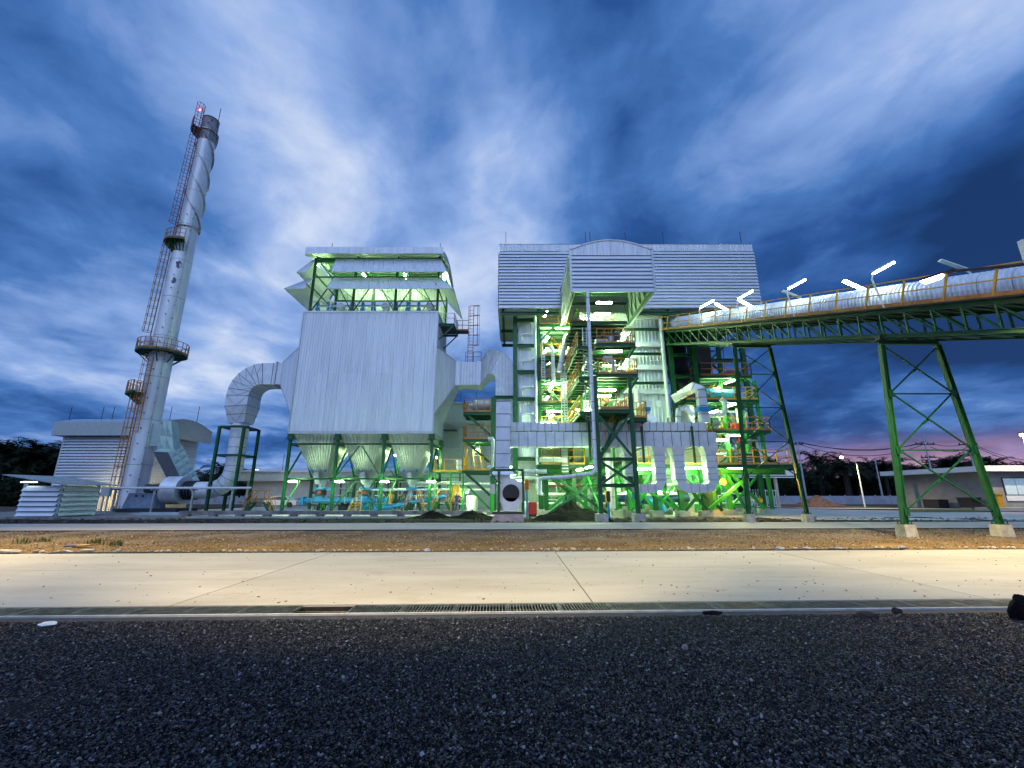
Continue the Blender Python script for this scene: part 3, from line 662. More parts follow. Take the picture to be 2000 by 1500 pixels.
for px, py, s in ((341, 521, .75), (360, 524, .48), (333, 551, .55), (352, 556, .36), (343, 504, .24), (347, 493, .2), (338, 537, .2), (421, 243, .26), (415, 250, .2), (370, 476, .2)):   # dark patches of lost paint
    d = at(px, py, CHY); z = d.z; r = rad_at(z) + .004; x0 = d.x - CHX
    mb = MB(); a0 = math.asin(max(-.95, min(.95, x0 / r)))
    pts = []
    for k in range(16):
        g = k * math.pi / 8; q = s * (.62 + pz.random() * .6); aa = a0 + math.cos(g) * q * .55 / r; zz = z + math.sin(g) * q * .95
        pts.append(V((CHX + math.sin(aa) * r, CHY - math.cos(aa) * r, zz)))
    c = V((CHX + math.sin(a0) * (r + .002), CHY - math.cos(a0) * (r + .002), z))
    mb.add([c] + pts, [(0, 1 + (i + 1) % 16, 1 + i) for i in range(16)]); part('peeled_patch', mb, mat('bare_primer', (.10, .12, .17), .7, 0, .2, 6) if 'bare_primer' not in bpy.data.materials else bpy.data.materials['bare_primer'], ch)
part('obstruction_light', MB().tube([(CHX - .8, CHY - 1.0, zp4 + 2.5), (CHX - .8, CHY - 1.0, zp4 + 2.65)], .09, 10), M['beacon'], ch)
part('lightning_rod', MB().beam((CHX + .86, CHY, 44.5), (CHX + .86, CHY, 47.4), .05), M['dark'], ch)
bx = MB().box(CHX - .75, CHX - .35, CHY - 1.45, CHY - 1.1, zp1 + .4, zp1 + 1.3); part('junction_box', bx, M['galv'], ch)

# ================================================================== filter house (bag filter)
FX = [-19.65, -15.45, -11.3, -7.1]; FY0, FY1 = 38.0, 43.5; Z0, Z1 = 6.96, 18.38
fh = thing('filter_house', 'large pale bag filter house on green legs with three hoppers and an open roof', 'filter house', ((FX[0] + FX[3]) / 2, 40.75, 0))
X0, X1 = -19.8, -7.05
part('casing', MB().box(X0 + .05, X1 - .05, FY0 + .06, FY1 - .05, Z0 + .01, Z1 - .02), M['galv'], fh)
zs = zat(728, 38)
sheets(fh, (X0, FY0), 0, X1 - X0, Z0, zs - .012, .97); sheets(fh, (X0, FY0 - .012), 0, X1 - X0, zs - .04, Z1, .97)
sheets(fh, (X1, FY0), R(90), FY1 - FY0, Z0, Z1, .92); sheets(fh, (X0, FY1), R(-90), FY1 - FY0, Z0, Z1, .92)
tr = MB(); tr.box(X0 - .08, X1 + .08, FY0 - .09, FY0 + .02, Z1, Z1 + .16); tr.box(X0 - .08, X1 + .08, FY0 + .02, FY1, Z1 + .02, Z1 + .12)
part('top_trim', tr, M['clad'], fh)
part('bottom_trim', MB().box(X0 - .03, X1 + .03, FY0 - .07, FY0 - .035, Z0 - .12, Z0 + .10).box(X1 + .04, X1 + .07, FY0, FY1, Z0 - .12, Z0 + .1), M['galv'], fh)
for xx in (X0 - .02, X1 + .02): part('corner_trim', MB().box(xx - .05, xx + .05, FY0 - .085, FY0 - .04, Z0 + .1, Z1), M['galv'], fh)
# inlet and outlet transitions
def transition(sgn, xb, xo):
    yb0, yb1, zb0, zb1 = FY0 + .05, FY1 - .05, 8.6, 15.0
    yd0, yd1, zd0, zd1 = 39.7, 41.8, 11.75, 14.0
    B = [V((xb, yb0, zb0)), V((xb, yb1, zb0)), V((xb, yb1, zb1)), V((xb, yb0, zb1))]; D = [V((xo, yd0, zd0)), V((xo, yd1, zd0)), V((xo, yd1, zd1)), V((xo, yd0, zd1))]
    t = thing('x', None, None, (0, 0, 0)) if 0 else None
    mb = MB()
    for a, b, c, d in ((B[0], D[0], D[3], B[3]), (B[1], B[2], D[2], D[1]), (B[3], D[3], D[2], B[2]), (B[0], B[1], D[1], D[0])):
        if sgn < 0: a, b, c, d = b, a, d, c
        mb.ribbed(a, b, c, d, .32, .04)
    part('duct_transition', mb, M['clad'], fh)
    e = MB()
    for k in range(4): e.beam(B[k], D[k], .07, .07)
    for k in range(4): e.beam(D[k], D[(k + 1) % 4], .12, .12)
    part('transition_edge_trim', e, M['galv'], fh)
transition(1, X1, -5.35); transition(-1, X0, -22.05)
# hoppers
for i in range(3):
    xa, xb = FX[i] + .22, FX[i + 1] - .22; cx = (xa + xb) / 2; cy = 40.75; w = .42; zt, zb = Z0 - .02, 2.9
    T = [V((xa, FY0 + .15, zt)), V((xb, FY0 + .15, zt)), V((xb, FY1 - .1, zt)), V((xa, FY1 - .1, zt))]
    Bm = [V((cx - w, cy - w, zb)), V((cx + w, cy - w, zb)), V((cx + w, cy + w, zb)), V((cx - w, cy + w, zb))]
    hp = MB().hexa([p + V((0, 0, 0)) for p in Bm] + T)
    h = part('hopper', hp, M['galv'], fh)
    for k in range(4):
        k2 = (k + 1) % 4; n = (Bm[k2] - Bm[k]).cross(T[k] - Bm[k]).normalized() * .02
        mb = MB().ribbed(Bm[k] + n, Bm[k2] + n, T[k2] + n, T[k] + n, .34, .09)
        part('hopper_sheet', mb, M['hop'], h)
    ed = MB()
    for k in range(4): ed.beam(Bm[k], T[k], .08, .08)
    part('hopper_edge_trim', ed, M['galv'], h)
    ht = MB()
    for dx in (-.6, .6): ht.box(cx + dx - .07, cx + dx + .07, cy - 1.15, cy - .95, 3.6, 3.82)
    part('vibrator', ht, M['blue'], fh)
    part('poke_pipe', MB().tube([(cx, cy - .9, 2.6), (cx - .1, cy - 1.3, 3.5)], .22, 12), M['pipe'], fh, True)
    part('outlet_chute', MB().tube([(cx, cy, 2.9), (cx, cy, 2.25)], [.42, .25], 14), M['clad'], fh, True)
    part('slide_gate', MB().box(cx - .45, cx + .45, cy - .45, cy + .45, 2.05, 2.25).box(cx + .45, cx + 1.25, cy - .22, cy + .05, 2.02, 2.2), M['blue'], fh)
    rv = part('rotary_valve', MB().box(cx - .36, cx + .36, cy - .4, cy + .4, 1.55, 2.03).box(cx - .75, cx - .36, cy - .15, cy + .15, 1.65, 1.9), M['dark'], fh)
    part('valve_disc', MB().tube([(cx + .02, cy - .40, 1.80), (cx + .02, cy - .46, 1.80)], .16, 14), M['red'], rv)
# legs, beams, braces
for x in FX:
    for y in (FY0 + .2, FY1 - .2):
        part('column', MB().hb((x, y, .25), (x, y, Z0 - .55), .23), M['green'], fh)
        part('bearing', MB().box(x - .22, x + .22, y - .22, y + .22, Z0 - .55, Z0 - .1).box(x - .32, x + .32, y - .30, y + .30, Z0 - .62, Z0 - .56), M['green'], fh)
        part('footing', MB().box(x - .35, x + .35, y - .35, y + .35, 0, .25), M['conc'], fh)
for y in (FY0 + .2, FY1 - .2):
    for z in (5.95, 2.95):
        for a, b in zip(FX, FX[1:]): part('beam', MB().hb((a + .17, y, z), (b - .17, y, z), .13, .15), M['green'], fh)
    for a, b, w in ((0, 1, 0), (1, 2, 1), (2, 3, 2)):
        xa, xb = FX[a], FX[b]; xm = (xa + xb) / 2
        if w == 1:
            for pq in (((xa + .15, 3.15), (xm - .1, 5.8)), ((xb - .15, 3.15), (xm + .1, 5.8)), ((xa + .2, .5), (xm - .1, 2.8)), ((xb - .2, .5), (xm + .1, 2.8))):
                part('brace', MB().beam((pq[0][0], y, pq[0][1]), (pq[1][0], y, pq[1][1]), .10), M['green'], fh)
        else:
            part('brace', MB().beam((xa + .2, y + .05, .6), (xa + 1.25, y + .05, 2.8), .08), M['green_lit'], fh)
for x in FX:
    for z in (5.95, 2.95): part('cross_beam', MB().hb((x, FY0 + .4, z), (x, FY1 - .4, z), .18, .2), M['green'], fh)
    part('brace', MB().beam((x, FY0 + .3, 3.1), (x, 40.7, 5.8), .12).beam((x, FY1 - .3, 3.1), (x, 40.8, 5.8), .12), M['green'], fh)
# penthouse frame
G2_ = M['green_lit']
PX = [-19.3, -15.25, -11.2, -7.15]; zr = 24.15
for x in PX:
    for y in (FY0 + .05, FY1 - .1): part('post', MB().hb((x, y, Z1 + .1), (x, y, zr), .2), M['green'], fh)
    tb = MB(); ys = [FY0 + .1 + (FY1 - FY0 - .2) * i / 6 for i in range(7)]; arc = lambda y: zr + .25 + .75 * math.sin(math.pi * (y - FY0) / (FY1 - FY0))
    tb.beam((x, FY0, zr), (x, FY1, zr), .12, .14)
    for a, b in zip(ys, ys[1:]): tb.beam((x, a, arc(a) - .05), (x, b, arc(b) - .05), .10, .12)
    for i, (a, b) in enumerate(zip(ys, ys[1:])): tb.beam((x, a, zr if i % 2 else arc(a)), (x, b, arc(b) if i % 2 else zr), .06)
    part('roof_truss', tb, M['green'], fh)
for y in (FY0 + .05, FY1 - .1):
    for a, b in zip(PX, PX[1:]):
        xm = (a + b) / 2
        part('brace', MB().beam((a + .1, y + .02, Z1 + .2), (xm, y + .02, 22.0), .09), M['green'], fh)
        part('brace', MB().beam((b - .1, y + .02, Z1 + .2), (xm, y + .02, 22.0), .09), M['green'], fh)
        part('brace', MB().beam((a + .1, y + .02, 24.0), (xm, y + .02, 22.3), .06), M['green'], fh)
        part('girt', MB().beam((a + .1, y, 22.15), (b - .1, y, 22.15), .12), M['green'], fh)
        part('girt', MB().beam((a + .1, y, 23.9), (b - .1, y, 23.9), .14, .34), G2_ if y < 40 else M['green'], fh)
for k in range(6):
    y = FY0 + .5 + k * .95; part('purlin', MB().beam((-19.5, y, arc(y) - .16), (-7, y, arc(y) - .16), .08, .14), G2_, fh)
for x in (PX[0], PX[-1]):
    part('side_girt', MB().beam((x, FY0 + .1, 21.0), (x, FY1 - .1, 21.0), .10).beam((x, FY0 + .1, 22.6), (x, FY1 - .1, 22.6), .10), M['green'], fh)
    part('outrigger', MB().beam((x, FY0 - 1.2, 20.8), (x, FY0, 20.8), .08), M['green'], fh)
# back wall sheets seen lit from inside, roof
sheets(fh, (X1 - .1, FY1 + .02), R(180), 12.4, Z1 + .3, 21.6, 1.03, m=M['clad'])
sheets(fh, (X1 - .1, FY1 + .02), R(180), 12.4, 22.2, 24.1, 1.03, m=M['clad'])
rf = MB(); ny = 12; RY0, RY1 = 37.1, 44.6
ra = lambda y: 24.35 + .95 * math.sin(math.pi * (y - RY0) / (RY1 - RY0)) ** .9 + .0
for k in range(13):
    xa = -19.9 + k * 13.2 / 13; xb = xa + 13.2 / 13 - .01; mb = MB(); nr = 4
    for j in range(ny):
        ya, yb = RY0 + (RY1 - RY0) * j / ny, RY0 + (RY1 - RY0) * (j + 1) / ny
        mb.ribbed((xa, ya, ra(ya)), (xb, ya, ra(ya)), (xb, yb, ra(yb)), (xa, yb, ra(yb)), .25, .03)
    part('roof_sheet', mb, M['clad'], fh)
part('roof_underlay', MB().add([(x, RY0 + (RY1 - RY0) * j / ny, ra(RY0 + (RY1 - RY0) * j / ny) - .05) for j in range(ny + 1) for x in (-19.85, -6.75)], [(2 * j, 2 * j + 1, 2 * j + 3, 2 * j + 2) for j in range(ny)]), M['galv'], fh)
sheets(fh, (-19.95, RY0 - .05), 0, 13.3, 24.12, 24.82, 1.02, pitch=.2, dep=.025, name='fascia_sheet')
fs = MB()
for xx in (-6.68, -19.95):
    for j in range(ny):
        ya, yb = RY0 + (RY1 - RY0) * j / ny, RY0 + (RY1 - RY0) * (j + 1) / ny
        fs.hexa([(xx, ya, ra(ya) - .45), (xx + .05, ya, ra(ya) - .45), (xx + .05, yb, ra(yb) - .45), (xx, yb, ra(yb) - .45), (xx, ya, ra(ya) + .05), (xx + .05, ya, ra(ya) + .05), (xx + .05, yb, ra(yb) + .05), (xx, yb, ra(yb) + .05)])
part('gable_fascia', fs, M['clad'], fh)
def awning(a, b, c, d, n):        # a-b outer low edge, d-c upper edge at the wall
    a, b, c, d = map(V, (a, b, c, d))
    for i in range(n):
        q0, q1 = i / n + .001, (i + 1) / n - .001
        mb = MB().ribbed(a.lerp(b, q0), a.lerp(b, q1), d.lerp(c, q1), d.lerp(c, q0), .25, .04)
        nn = (b - a).cross(d - a).normalized() * -.03
        mb.add([a.lerp(b, q0) + nn, a.lerp(b, q1) + nn, d.lerp(c, q1) + nn, d.lerp(c, q0) + nn], [(0, 1, 2, 3)])
        part('awning_sheet', mb, M['clad'], fh)
    part('awning_edge_trim', MB().beam(a, b, .06, .06).beam(a, d, .05).beam(b, c, .05), M['galv'], fh)
yo = 36.6; yw = 38.0
awning((-17.25, yo, 20.2), (-5.5, yo, 20.2), (-6.9, yw - .1, 22.0), (-17.3, yw - .1, 22.0), 12)
awning((-17.1, 36.8, 22.05), (-6.15, 36.8, 22.05), (-7.0, yw - .1, 24.05), (-17.3, yw - .1, 24.05), 11)
awning((-21.2, yo, 20.2), (-19.35, yo, 20.2), (-19.3, yw - .15, 21.9), (-19.5, yw - .15, 21.9), 2)
awning((-20.4, 36.9, 22.05), (-19.5, 36.9, 22.05), (-19.35, yw - .15, 23.9), (-19.5, yw - .15, 23.9), 1)
awning((-21.2, 43.9, 20.2), (-21.2, yo, 20.2), (-19.5, yw, 21.9), (-19.5, 43.9, 21.9), 7)
awning((-20.4, 43.9, 22.05), (-20.4, 36.9, 22.05), (-19.5, yw, 23.9), (-19.5, 43.9, 23.9), 7)
awning((-5.45, yo, 20.2), (-5.45, 43.9, 20.2), (-6.95, 43.9, 22.0), (-6.95, yw, 22.0), 7)
awning((-6.1, 36.8, 22.05), (-6.1, 43.9, 22.05), (-7.0, 43.9, 24.05), (-7.0, yw, 24.05), 7)
sheets(fh, (-19.45, 43.5), R(-90), 5.4, Z1 + .6, 20.6, .9)
# pulse-jet gear on the roof deck
for k in range(11):
    x = -18.7 + k * 1.08
    if k % 4 == 2: part('air_header', MB().tube([(x, 38.25, Z1 + .8), (x, 38.9, Z1 + .8)], .36, 16), M['galv'], fh, True)
    else: part('pulse_valve', MB().box(x - .10, x + .10, 38.2, 38.5, Z1 + .14, Z1 + 1.15).box(x - .2, x + .2, 38.25, 38.45, Z1 + .4, Z1 + .6).tube([(x, 38.3, Z1 + 1.1), (x, 38.3, Z1 + 1.3)], .14, 8), M['blue'], fh)
part('header_pipe', MB().tube([(-18.9, 38.6, Z1 + 1.0), (-7.4, 38.6, Z1 + 1.0)], .09, 8).tube([(-18.9, 38.9, Z1 + .5), (-7.4, 38.9, Z1 + .5)], .13, 8), M['galv'], fh)
railing(fh, [(X0 + .3, 38.12, Z1 + .14), (X1, 38.12, Z1 + .14)], M['galv'], kick=False, sp=2)
ZP = Z1 - .75
# side platform and caged ladder at the right
part('side_platform_floor', MB().box(X1, X1 + 1.5, 38.6, 41.4, ZP - .14, ZP - .08), M['dark'], fh)
part('side_platform_frame', MB().hb((X1 + 1.5, 38.6, ZP - .28), (X1 + 1.5, 41.4, ZP - .28), .14, .2).hb((X1, 38.6, ZP - .28), (X1 + 1.45, 38.6, ZP - .28), .14, .2).hb((X1, 41.4, ZP - .28), (X1 + 1.4, 41.4, ZP - .28), .14, .2).beam((X1 + .1, 38.6, ZP - 1.7), (X1 + 1.4, 38.6, ZP - .35), .1).beam((X1 + .1, 41.4, ZP - 1.7), (X1 + 1.4, 41.4, ZP - .35), .1), M['green'], fh)
railing(fh, [(X1, 38.6, ZP - .08), (X1 + 1.5, 38.6, ZP - .08), (X1 + 1.5, 41.4, ZP - .08)], M['galv'], sp=.75, kick=False)
part('catwalk', MB().box(X1 + 1.5, -4.35, 40.2, 41.1, ZP - .22, ZP - .16), M['dark'], fh)
railing(fh, [(X1 + 1.5, 40.2, ZP - .16), (-4.35, 40.2, ZP - .16)], M['orange'], sp=.8)
ladder(fh, (-4.15, 40.75, 14.05), (-4.15, 40.75, 20.3), M['rust'], .5, True, (1, 0, 0), (.95, -.3, 0))
railing(fh, [(-4.5, 39.9, 14.05), (-3.0, 39.9, 14.05)], M['rust'], sp=.75, kick=False)
for x in (-18.8, -7.5): solo('lightning_rod', MB().beam((x, 40.0, 25.15), (x, 40.0, 27.1), .045), M['dark'], 'thin lightning rod at the %s end of the filter house roof' % ('left' if x < -10 else 'right'), 'lightning rod')

# ================================================================== ducts joining the filter house
def duct_thing(name, label, cat, pts, w, h, side=(0, 1, 0), m=None, seams=1.0, brk=True):
    mb = MB().sweep(pts, w, h, side); loc = V(pts[-1]); t = thing(name, label, cat, loc)
    part('duct_body', mb, m or M['duct'], t)
    sm = MB(); P = [V(p) for p in pts]; ws = w if isinstance(w, list) else [w] * len(P); hs = h if isinstance(h, list) else [h] * len(P)
    for i in range(len(P) - 1):
        L = (P[i + 1] - P[i]).length; n = max(1, round(L / seams)); tt = (P[i + 1] - P[i]).normalized()
        for k in range(n):
            q = (k + (0 if k else .02)) / n; c = P[i].lerp(P[i + 1], q); sd = V(side); sd = (sd - tt * sd.dot(tt)).normalized(); up = tt.cross(sd)
            a = (ws[i] * (1 - q) + ws[i + 1] * q) / 2 + .012; b = (hs[i] * (1 - q) + hs[i + 1] * q) / 2 + .012
            C = [c + sd * x * a + up * y * b for x, y in ((-1, -1), (1, -1), (1, 1), (-1, 1))]
            for u in range(4): sm.beam(C[u], C[(u + 1) % 4], .035, .035)
    part('duct_seams', sm, M['seam'], t); return t, P, ws, hs
arc = [(-26.0 + 2.1 - 2.1 * math.cos(a), 40.75, 10.75 + 2.1 * math.sin(a)) for a in [R(x) for x in (0, 15, 30, 45, 60, 75, 90)]][::-1]
arc = [(x, y, z) for x, y, z in arc]
t, P, ws, hs = duct_thing('gas_duct', 'big square silver gooseneck duct curving down from the left side of the filter house', 'duct',
    [(-22.05, 40.75, 12.85)] + arc + [(-26.0, 40.75, 9.75), (-25.9, 40.75, 8.15)], [2.1] * 9 + [1.5], [2.1] * 9 + [1.5], (0, 1, 0), seams=.9)
x = MB()
for i in range(1, len(P) - 1):           # creased panels
    tt = (P[i + 1] - P[i]).normalized(); sd = V((0, 1, 0)); up = tt.cross(sd)
    A0, A1 = P[i] - sd * (ws[i] / 2 + .01) + up * hs[i] / 2, P[i] - sd * (ws[i] / 2 + .01) - up * hs[i] / 2
    B0, B1 = P[i + 1] - sd * (ws[i + 1] / 2 + .01) + up * hs[i + 1] / 2, P[i + 1] - sd * (ws[i + 1] / 2 + .01) - up * hs[i + 1] / 2
    x.beam(A0, (B0 + B1) / 2, .02).beam(A1, (B0 + B1) / 2, .02)
part('duct_creases', x, M['seam'], t)
part('flange', MB().box(-22.75, -22.6, 39.6, 41.9, 11.7, 14.02), M['galv'], t)
vp = thing('gas_pipe', 'round silver pipe standing inside the green frame and bending to the fan', 'pipe', (-25.9, 40.75, 2))
bend = [(-25.9 - 2.0 + 2.0 * math.cos(a), 40.75, 4.0 - 2.0 * math.sin(a)) for a in [R(x) for x in (0, 18, 36, 54, 72, 90)]]
part('pipe_body', MB().tube([(-25.9, 40.75, 8.15)] + bend + [(-29.0, 40.75, 2.0)], .76, 28), M['pipe'], vp, True)
sm = MB()
for z in (7.9, 6.8, 5.9, 5.0, 4.2): sm.tube([(-25.9, 40.75, z - .02), (-25.9, 40.75, z + .02)], .772, 28)
for p, q in zip(bend, bend[1:]): c = V(p).lerp(V(q), .5); d = (V(q) - V(p)).normalized() * .02; sm.tube([c - d, c + d], .775, 24)
part('pipe_seams', sm, M['seam'], vp)
bl = MB()
for k in range(4): bl.tube([(-28.95 - k * .28, 40.75, 2.0), (-29.1 - k * .28, 40.75, 2.0)], .86, 24)
part('bellows', bl, M['dark'], vp, True)
sf = thing('support_frame', 'slim green frame tower standing round the vertical gas pipe', 'frame', (-25.9, 40.75, 0))
for x in (-27.0, -24.75):
    for y in (39.5, 41.9): part('post', MB().hb((x, y, 0), (x, y, 7.75), .22), M['green'], sf)
for z in (7.7, 5.1):
    for y in (39.5, 41.9): part('beam', MB().hb((-26.89, y, z), (-24.86, y, z), .16, .18), M['green'], sf)
    for x in (-27.0, -24.75): part('beam', MB().hb((x, 39.61, z), (x, 41.79, z), .16, .18), M['green'], sf)
fan = thing('induced_draught_fan', 'grey draught fan with tapered housing at the chimney foot', 'fan', (-31.5, 40.75, 0))
part('volute', MB().tube([(-30.1, 40.75, 2.0), (-31.6, 40.75, 2.0)], 1.25, 28), M['duct'], fan, True)
part('motor_cover', MB().prism([(-34.4, 39.4, .45), (-31.6, 39.4, .45), (-32.0, 39.4, 1.75), (-34.0, 39.4, 1.75)], (0, 1.4, 0)), mat('blue_grey_paint', (.24, .30, .42), .5), fan)
[part('vent_hole', MB().tube([(q, 39.39, 1.5), (q, 39.36, 1.5)], .1, 10), M['black'], fan) for q in (-33.3, -32.7)]
part('motor', MB().tube([(-33.6, 40.75, 2.15), (-31.8, 40.75, 2.15)], .42, 16), M['dark'], fan, True)
part('skid', MB().box(-34.8, -29.5, 39.3, 42.0, .1, .42), M['dark'], fan)
gt_ = mat('green_tinged_duct', (.40, .52, .48), .4, .2, .1, 2, rnd=.05)
A, B, C, D = at(299, 882, 41), at(327, 883, 41), at(364, 959, 41), at(338, 958, 41); vec = V((-.7, 2.4, 1.0))
t = thing('breech_duct', 'slanting duct with a dark front face and creased pale panels rising into the chimney', 'duct', (-31, 42, .5))
part('front_plate', MB().prism([A, B, C, D], (0, .06, 0)), mat('dark_grey_plate', (.075, .08, .10), .6), t)
part('duct_body', MB().prism([p + V((0, .062, 0)) for p in (A, B, C, D)], vec), gt_, t)
nk = [at(318.5, 821, 42), at(334, 822, 42), at(340, 884, 42), at(306, 880, 42)]
part('duct_neck', MB().prism(nk, (0, .9, 0)), gt_, t)
part('neck_link', MB().box(-36.0, -34.2, 42.2, 42.85, 6.2, 8.4), gt_, t)
def creased(p0, p1, q0, q1, nrm, n):
    for k in range(n):
        a_, b_, c_, d_ = p0.lerp(p1, k / n + .004), p0.lerp(p1, (k + 1) / n - .004), q0.lerp(q1, (k + 1) / n - .004), q0.lerp(q1, k / n + .004)
        m0, m1 = (a_ + d_) / 2, (b_ + c_) / 2
        for e in ((a_, b_, m1, m0), (m0, m1, c_, d_)):
            ap = sum(e, V((0, 0, 0))) / 4 + nrm * .10; ee = [x + nrm * .012 for x in e]
            part('pressed_panel', MB().add(ee + [ap], [(0, 1, 4), (1, 2, 4), (2, 3, 4), (3, 0, 4)]), gt_, t)
o_ = V((0, .062, 0)); nn = (C - B).cross(vec).normalized(); nn = nn if nn.x > 0 else -nn
creased(B + o_, C + o_, B + o_ + vec, C + o_ + vec, nn, 6)
creased(nk[0], nk[3], nk[1], nk[2], V((0, -1, 0)), 2)
# pipe rack, small stair over the rack, low beam
pr = thing('pipe_rack', 'low pipe rack with galvanised lines running from the shed to the filter house', 'pipe rack', (-27, 38.6, 0))
for k, (y, z, r) in enumerate(((38.5, 2.15, .07), (38.7, 2.15, .05), (38.9, 2.2, .09))): part('line_pipe', MB().tube([(-38.5, y, z), (-22.9, y, z)], r, 8), M['galv'], pr)
for x in (-38, -34.6, -31.2, -27.8, -24.4): part('stand', MB().beam((x, 38.7, 0), (x, 38.7, 2.1), .12).beam((x - .02, 38.3, 2.03), (x + .02, 39.1, 2.03), .1), M['galv'], pr)
def step_over(px, Y, label, w=1.6, m=M['yellow']):
    x = xat(px, 1000, Y); t = thing('crossover_stair', label, 'stair', (x, Y, 0))
    for s in (-1, 1):
        part('stringer', MB().beam((x + s * w, Y, .1), (x + s * w * .45, Y, 1.0), .07, .18).beam((x + s * w, Y + .7, .1), (x + s * w * .45, Y + .7, 1.0), .07, .18), M['green'], t)
        tr_ = MB()
        for k in range(4): q = (k + .5) / 4; xx = x + s * (w - w * .55 * q); tr_.box(xx - .12, xx + .12, Y + .04, Y + .66, .1 + .9 * q - .02, .1 + .9 * q + .02)
        part('treads', tr_, M['green'], t)
        hr = MB()
        for yy in (Y, Y + .7):
            hr.tube([(x + s * w, yy, .1), (x + s * w, yy, 1.0), (x + s * w * .45, yy, 1.95), (x, yy, 1.95)], .035, 6); hr.beam((x + s * w * .98, yy, .6), (x + s * w * .45, yy, 1.5), .045)
            hr.beam((x + s * w * .45, yy, 1.0), (x + s * w * .45, yy, 1.95), .05)
        part('handrail', hr, m, t)
    part('landing', MB().box(x - w * .45, x + w * .45, Y, Y + .7, .96, 1.0), M['green'], t)
step_over(500, 37.4, 'yellow railed crossover stair left of the filter house legs', 1.15, M['orange'])
step_over(806, 37.2, 'orange crossover stair over the inclined blue screw conveyor', .75, M['orange'])
step_over(862, 38.6, 'orange crossover stair nearest the man in the white helmet', .8, M['orange'])
lb = thing('low_beam', 'long low dark concrete beam raised on short blocks before the filter house', 'beam', (-12, 33, 0))
part('rail_beam', MB().box(-24.5, -2.2, 33.0, 33.4, .20, .46), M['concd'], lb)
for k in range(12): part('support_block', MB().box(-24.3 + k * 1.98, -23.8 + k * 1.98, 33.02, 33.38, .02, .2), M['concd'], lb)
# screw conveyors
s1 = thing('screw_conveyor', 'horizontal sky blue screw conveyor under the first two hoppers', 'screw conveyor', (-15, 40.75, 0))
part('trough', MB().tube([(-19.0, 40.75, 1.08), (-11.35, 40.75, 1.10)], .19, 16).box(-19.0, -11.35, 40.55, 40.95, 1.16, 1.32), M['blue'], s1, True)
for x in (-19.1, -11.4): part('end_box', MB().box(x - .12, x + .16, 40.4, 41.1, .72, 1.42), M['blue'], s1)
for x in (-18.2, -15.2, -12.3): part('flange', MB().box(x - .02, x + .02, 40.44, 41.06, .80, 1.38), M['galv'], s1)
for x in (-17.6, -13.5): part('inlet_chute', MB().prism([(x - .45, 40.5, 1.56), (x + .45, 40.5, 1.56), (x + .3, 40.5, 1.34), (x - .3, 40.5, 1.34)], (0, .5, 0)), M['blue'], s1)
for x in (-17.2, -13.1): part('trestle', MB().beam((x - .3, 40.7, .07), (x, 40.7, .85), .1).beam((x + .3, 40.7, .07), (x, 40.7, .85), .1), M['green_lit'], s1)
part('belt_guard', MB().box(-11.2, -11.0, 40.4, 40.9, .75, 2.0), M['yellow'], s1)
s2 = thing('screw_conveyor', 'long inclined sky blue screw conveyor rising to the right towards the man', 'screw conveyor', (-8, 39.2, 0))
part('trough', MB().tube([(-11.6, 39.1, .42), (-5.0, 39.3, 1.65)], .17, 16).beam((-11.6, 39.1, .56), (-5.0, 39.3, 1.79), .40, .06), M['blue'], s2, True)
part('end_box', MB().box(-12.0, -11.5, 38.8, 39.5, .08, .85), M['blue'], s2)
part('drop_chute', MB().tube([(-9.2, 40.6, 2.0), (-9.2, 39.4, 1.0)], .26, 12), M['blue'], s2, True)
part('discharge_hood', MB().prism([(-5.3, 39.0, 1.2), (-4.4, 39.0, 1.2), (-4.7, 39.0, 2.4), (-5.3, 39.0, 2.4)], (0, .7, 0)), M['yellow'], s2)
for q in (.3, .7): x = -11.6 + 6.6 * q; part('trestle', MB().beam((x, 39.2, .07), (x, 39.2, .2 + 1.2 * q), .1), M['green'], s2)
for px, hh in ((690, 1.7), (684, 1.5)): pass
ys = thing('steel_steps', 'small yellow railed steel steps beneath the middle hopper', 'steps', (xat(692, 990, 37.9), 37.9, 0)); x = xat(692, 990, 37.9)
part('frame', MB().tube([(x - .55, 37.9, .1), (x - .1, 37.9, 1.3)], .04, 6).tube([(x + .15, 37.9, .1), (x + .15, 37.9, 1.9)], .04, 6).tube([(x + .55, 37.9, .1), (x + .55, 37.9, 1.9), (x + .15, 37.9, 1.9)], .04, 6), M['yellow'], ys)
st = MB()
for k in range(5): st.box(x - .55 + k * .1, x + .1 + k * .08, 37.9, 38.4, .25 + k * .22, .28 + k * .22)
part('treads', st, M['yellow'], ys)

rk = thing('service_rack', 'crowded rack of pipes, posts and cables behind the filter house hoppers', 'pipe rack', (-13, 46.5, 0)); rr3 = random.Random(8)
for k in range(13): x = -20.5 + k * 1.25; part('rack_post', MB().beam((x, 46.5, .07), (x, 46.5, rr3.choice([3.4, 3.4, 4.6])), .13), rr3.choice([M['green'], M['galv'], M['green_lit'], M['dark']]), rk)
for z in (.7, 1.5, 2.2, 2.9, 3.35): part('line_pipe', MB().tube([(-21, 46.3, z), (-5.2, 46.3, z)], rr3.uniform(.04, .09), 8), M['galv'] if z < 3 else M['green_lit'], rk, True)
for k in range(34):
    x = rr3.uniform(-20, -5.5); y = rr3.uniform(44.5, 48); z = rr3.uniform(.3, 3.6); L = rr3.uniform(.5, 1.8); r = rr3.uniform(.03, .10)
    part('service_pipe', MB().tube([(x, y, .1), (x, y, z), (x + L, y, z)], r, 7), rr3.choice([M['galv'], M['pipe'], M['green_lit'], M['dark'], M['green']]), rk, True)
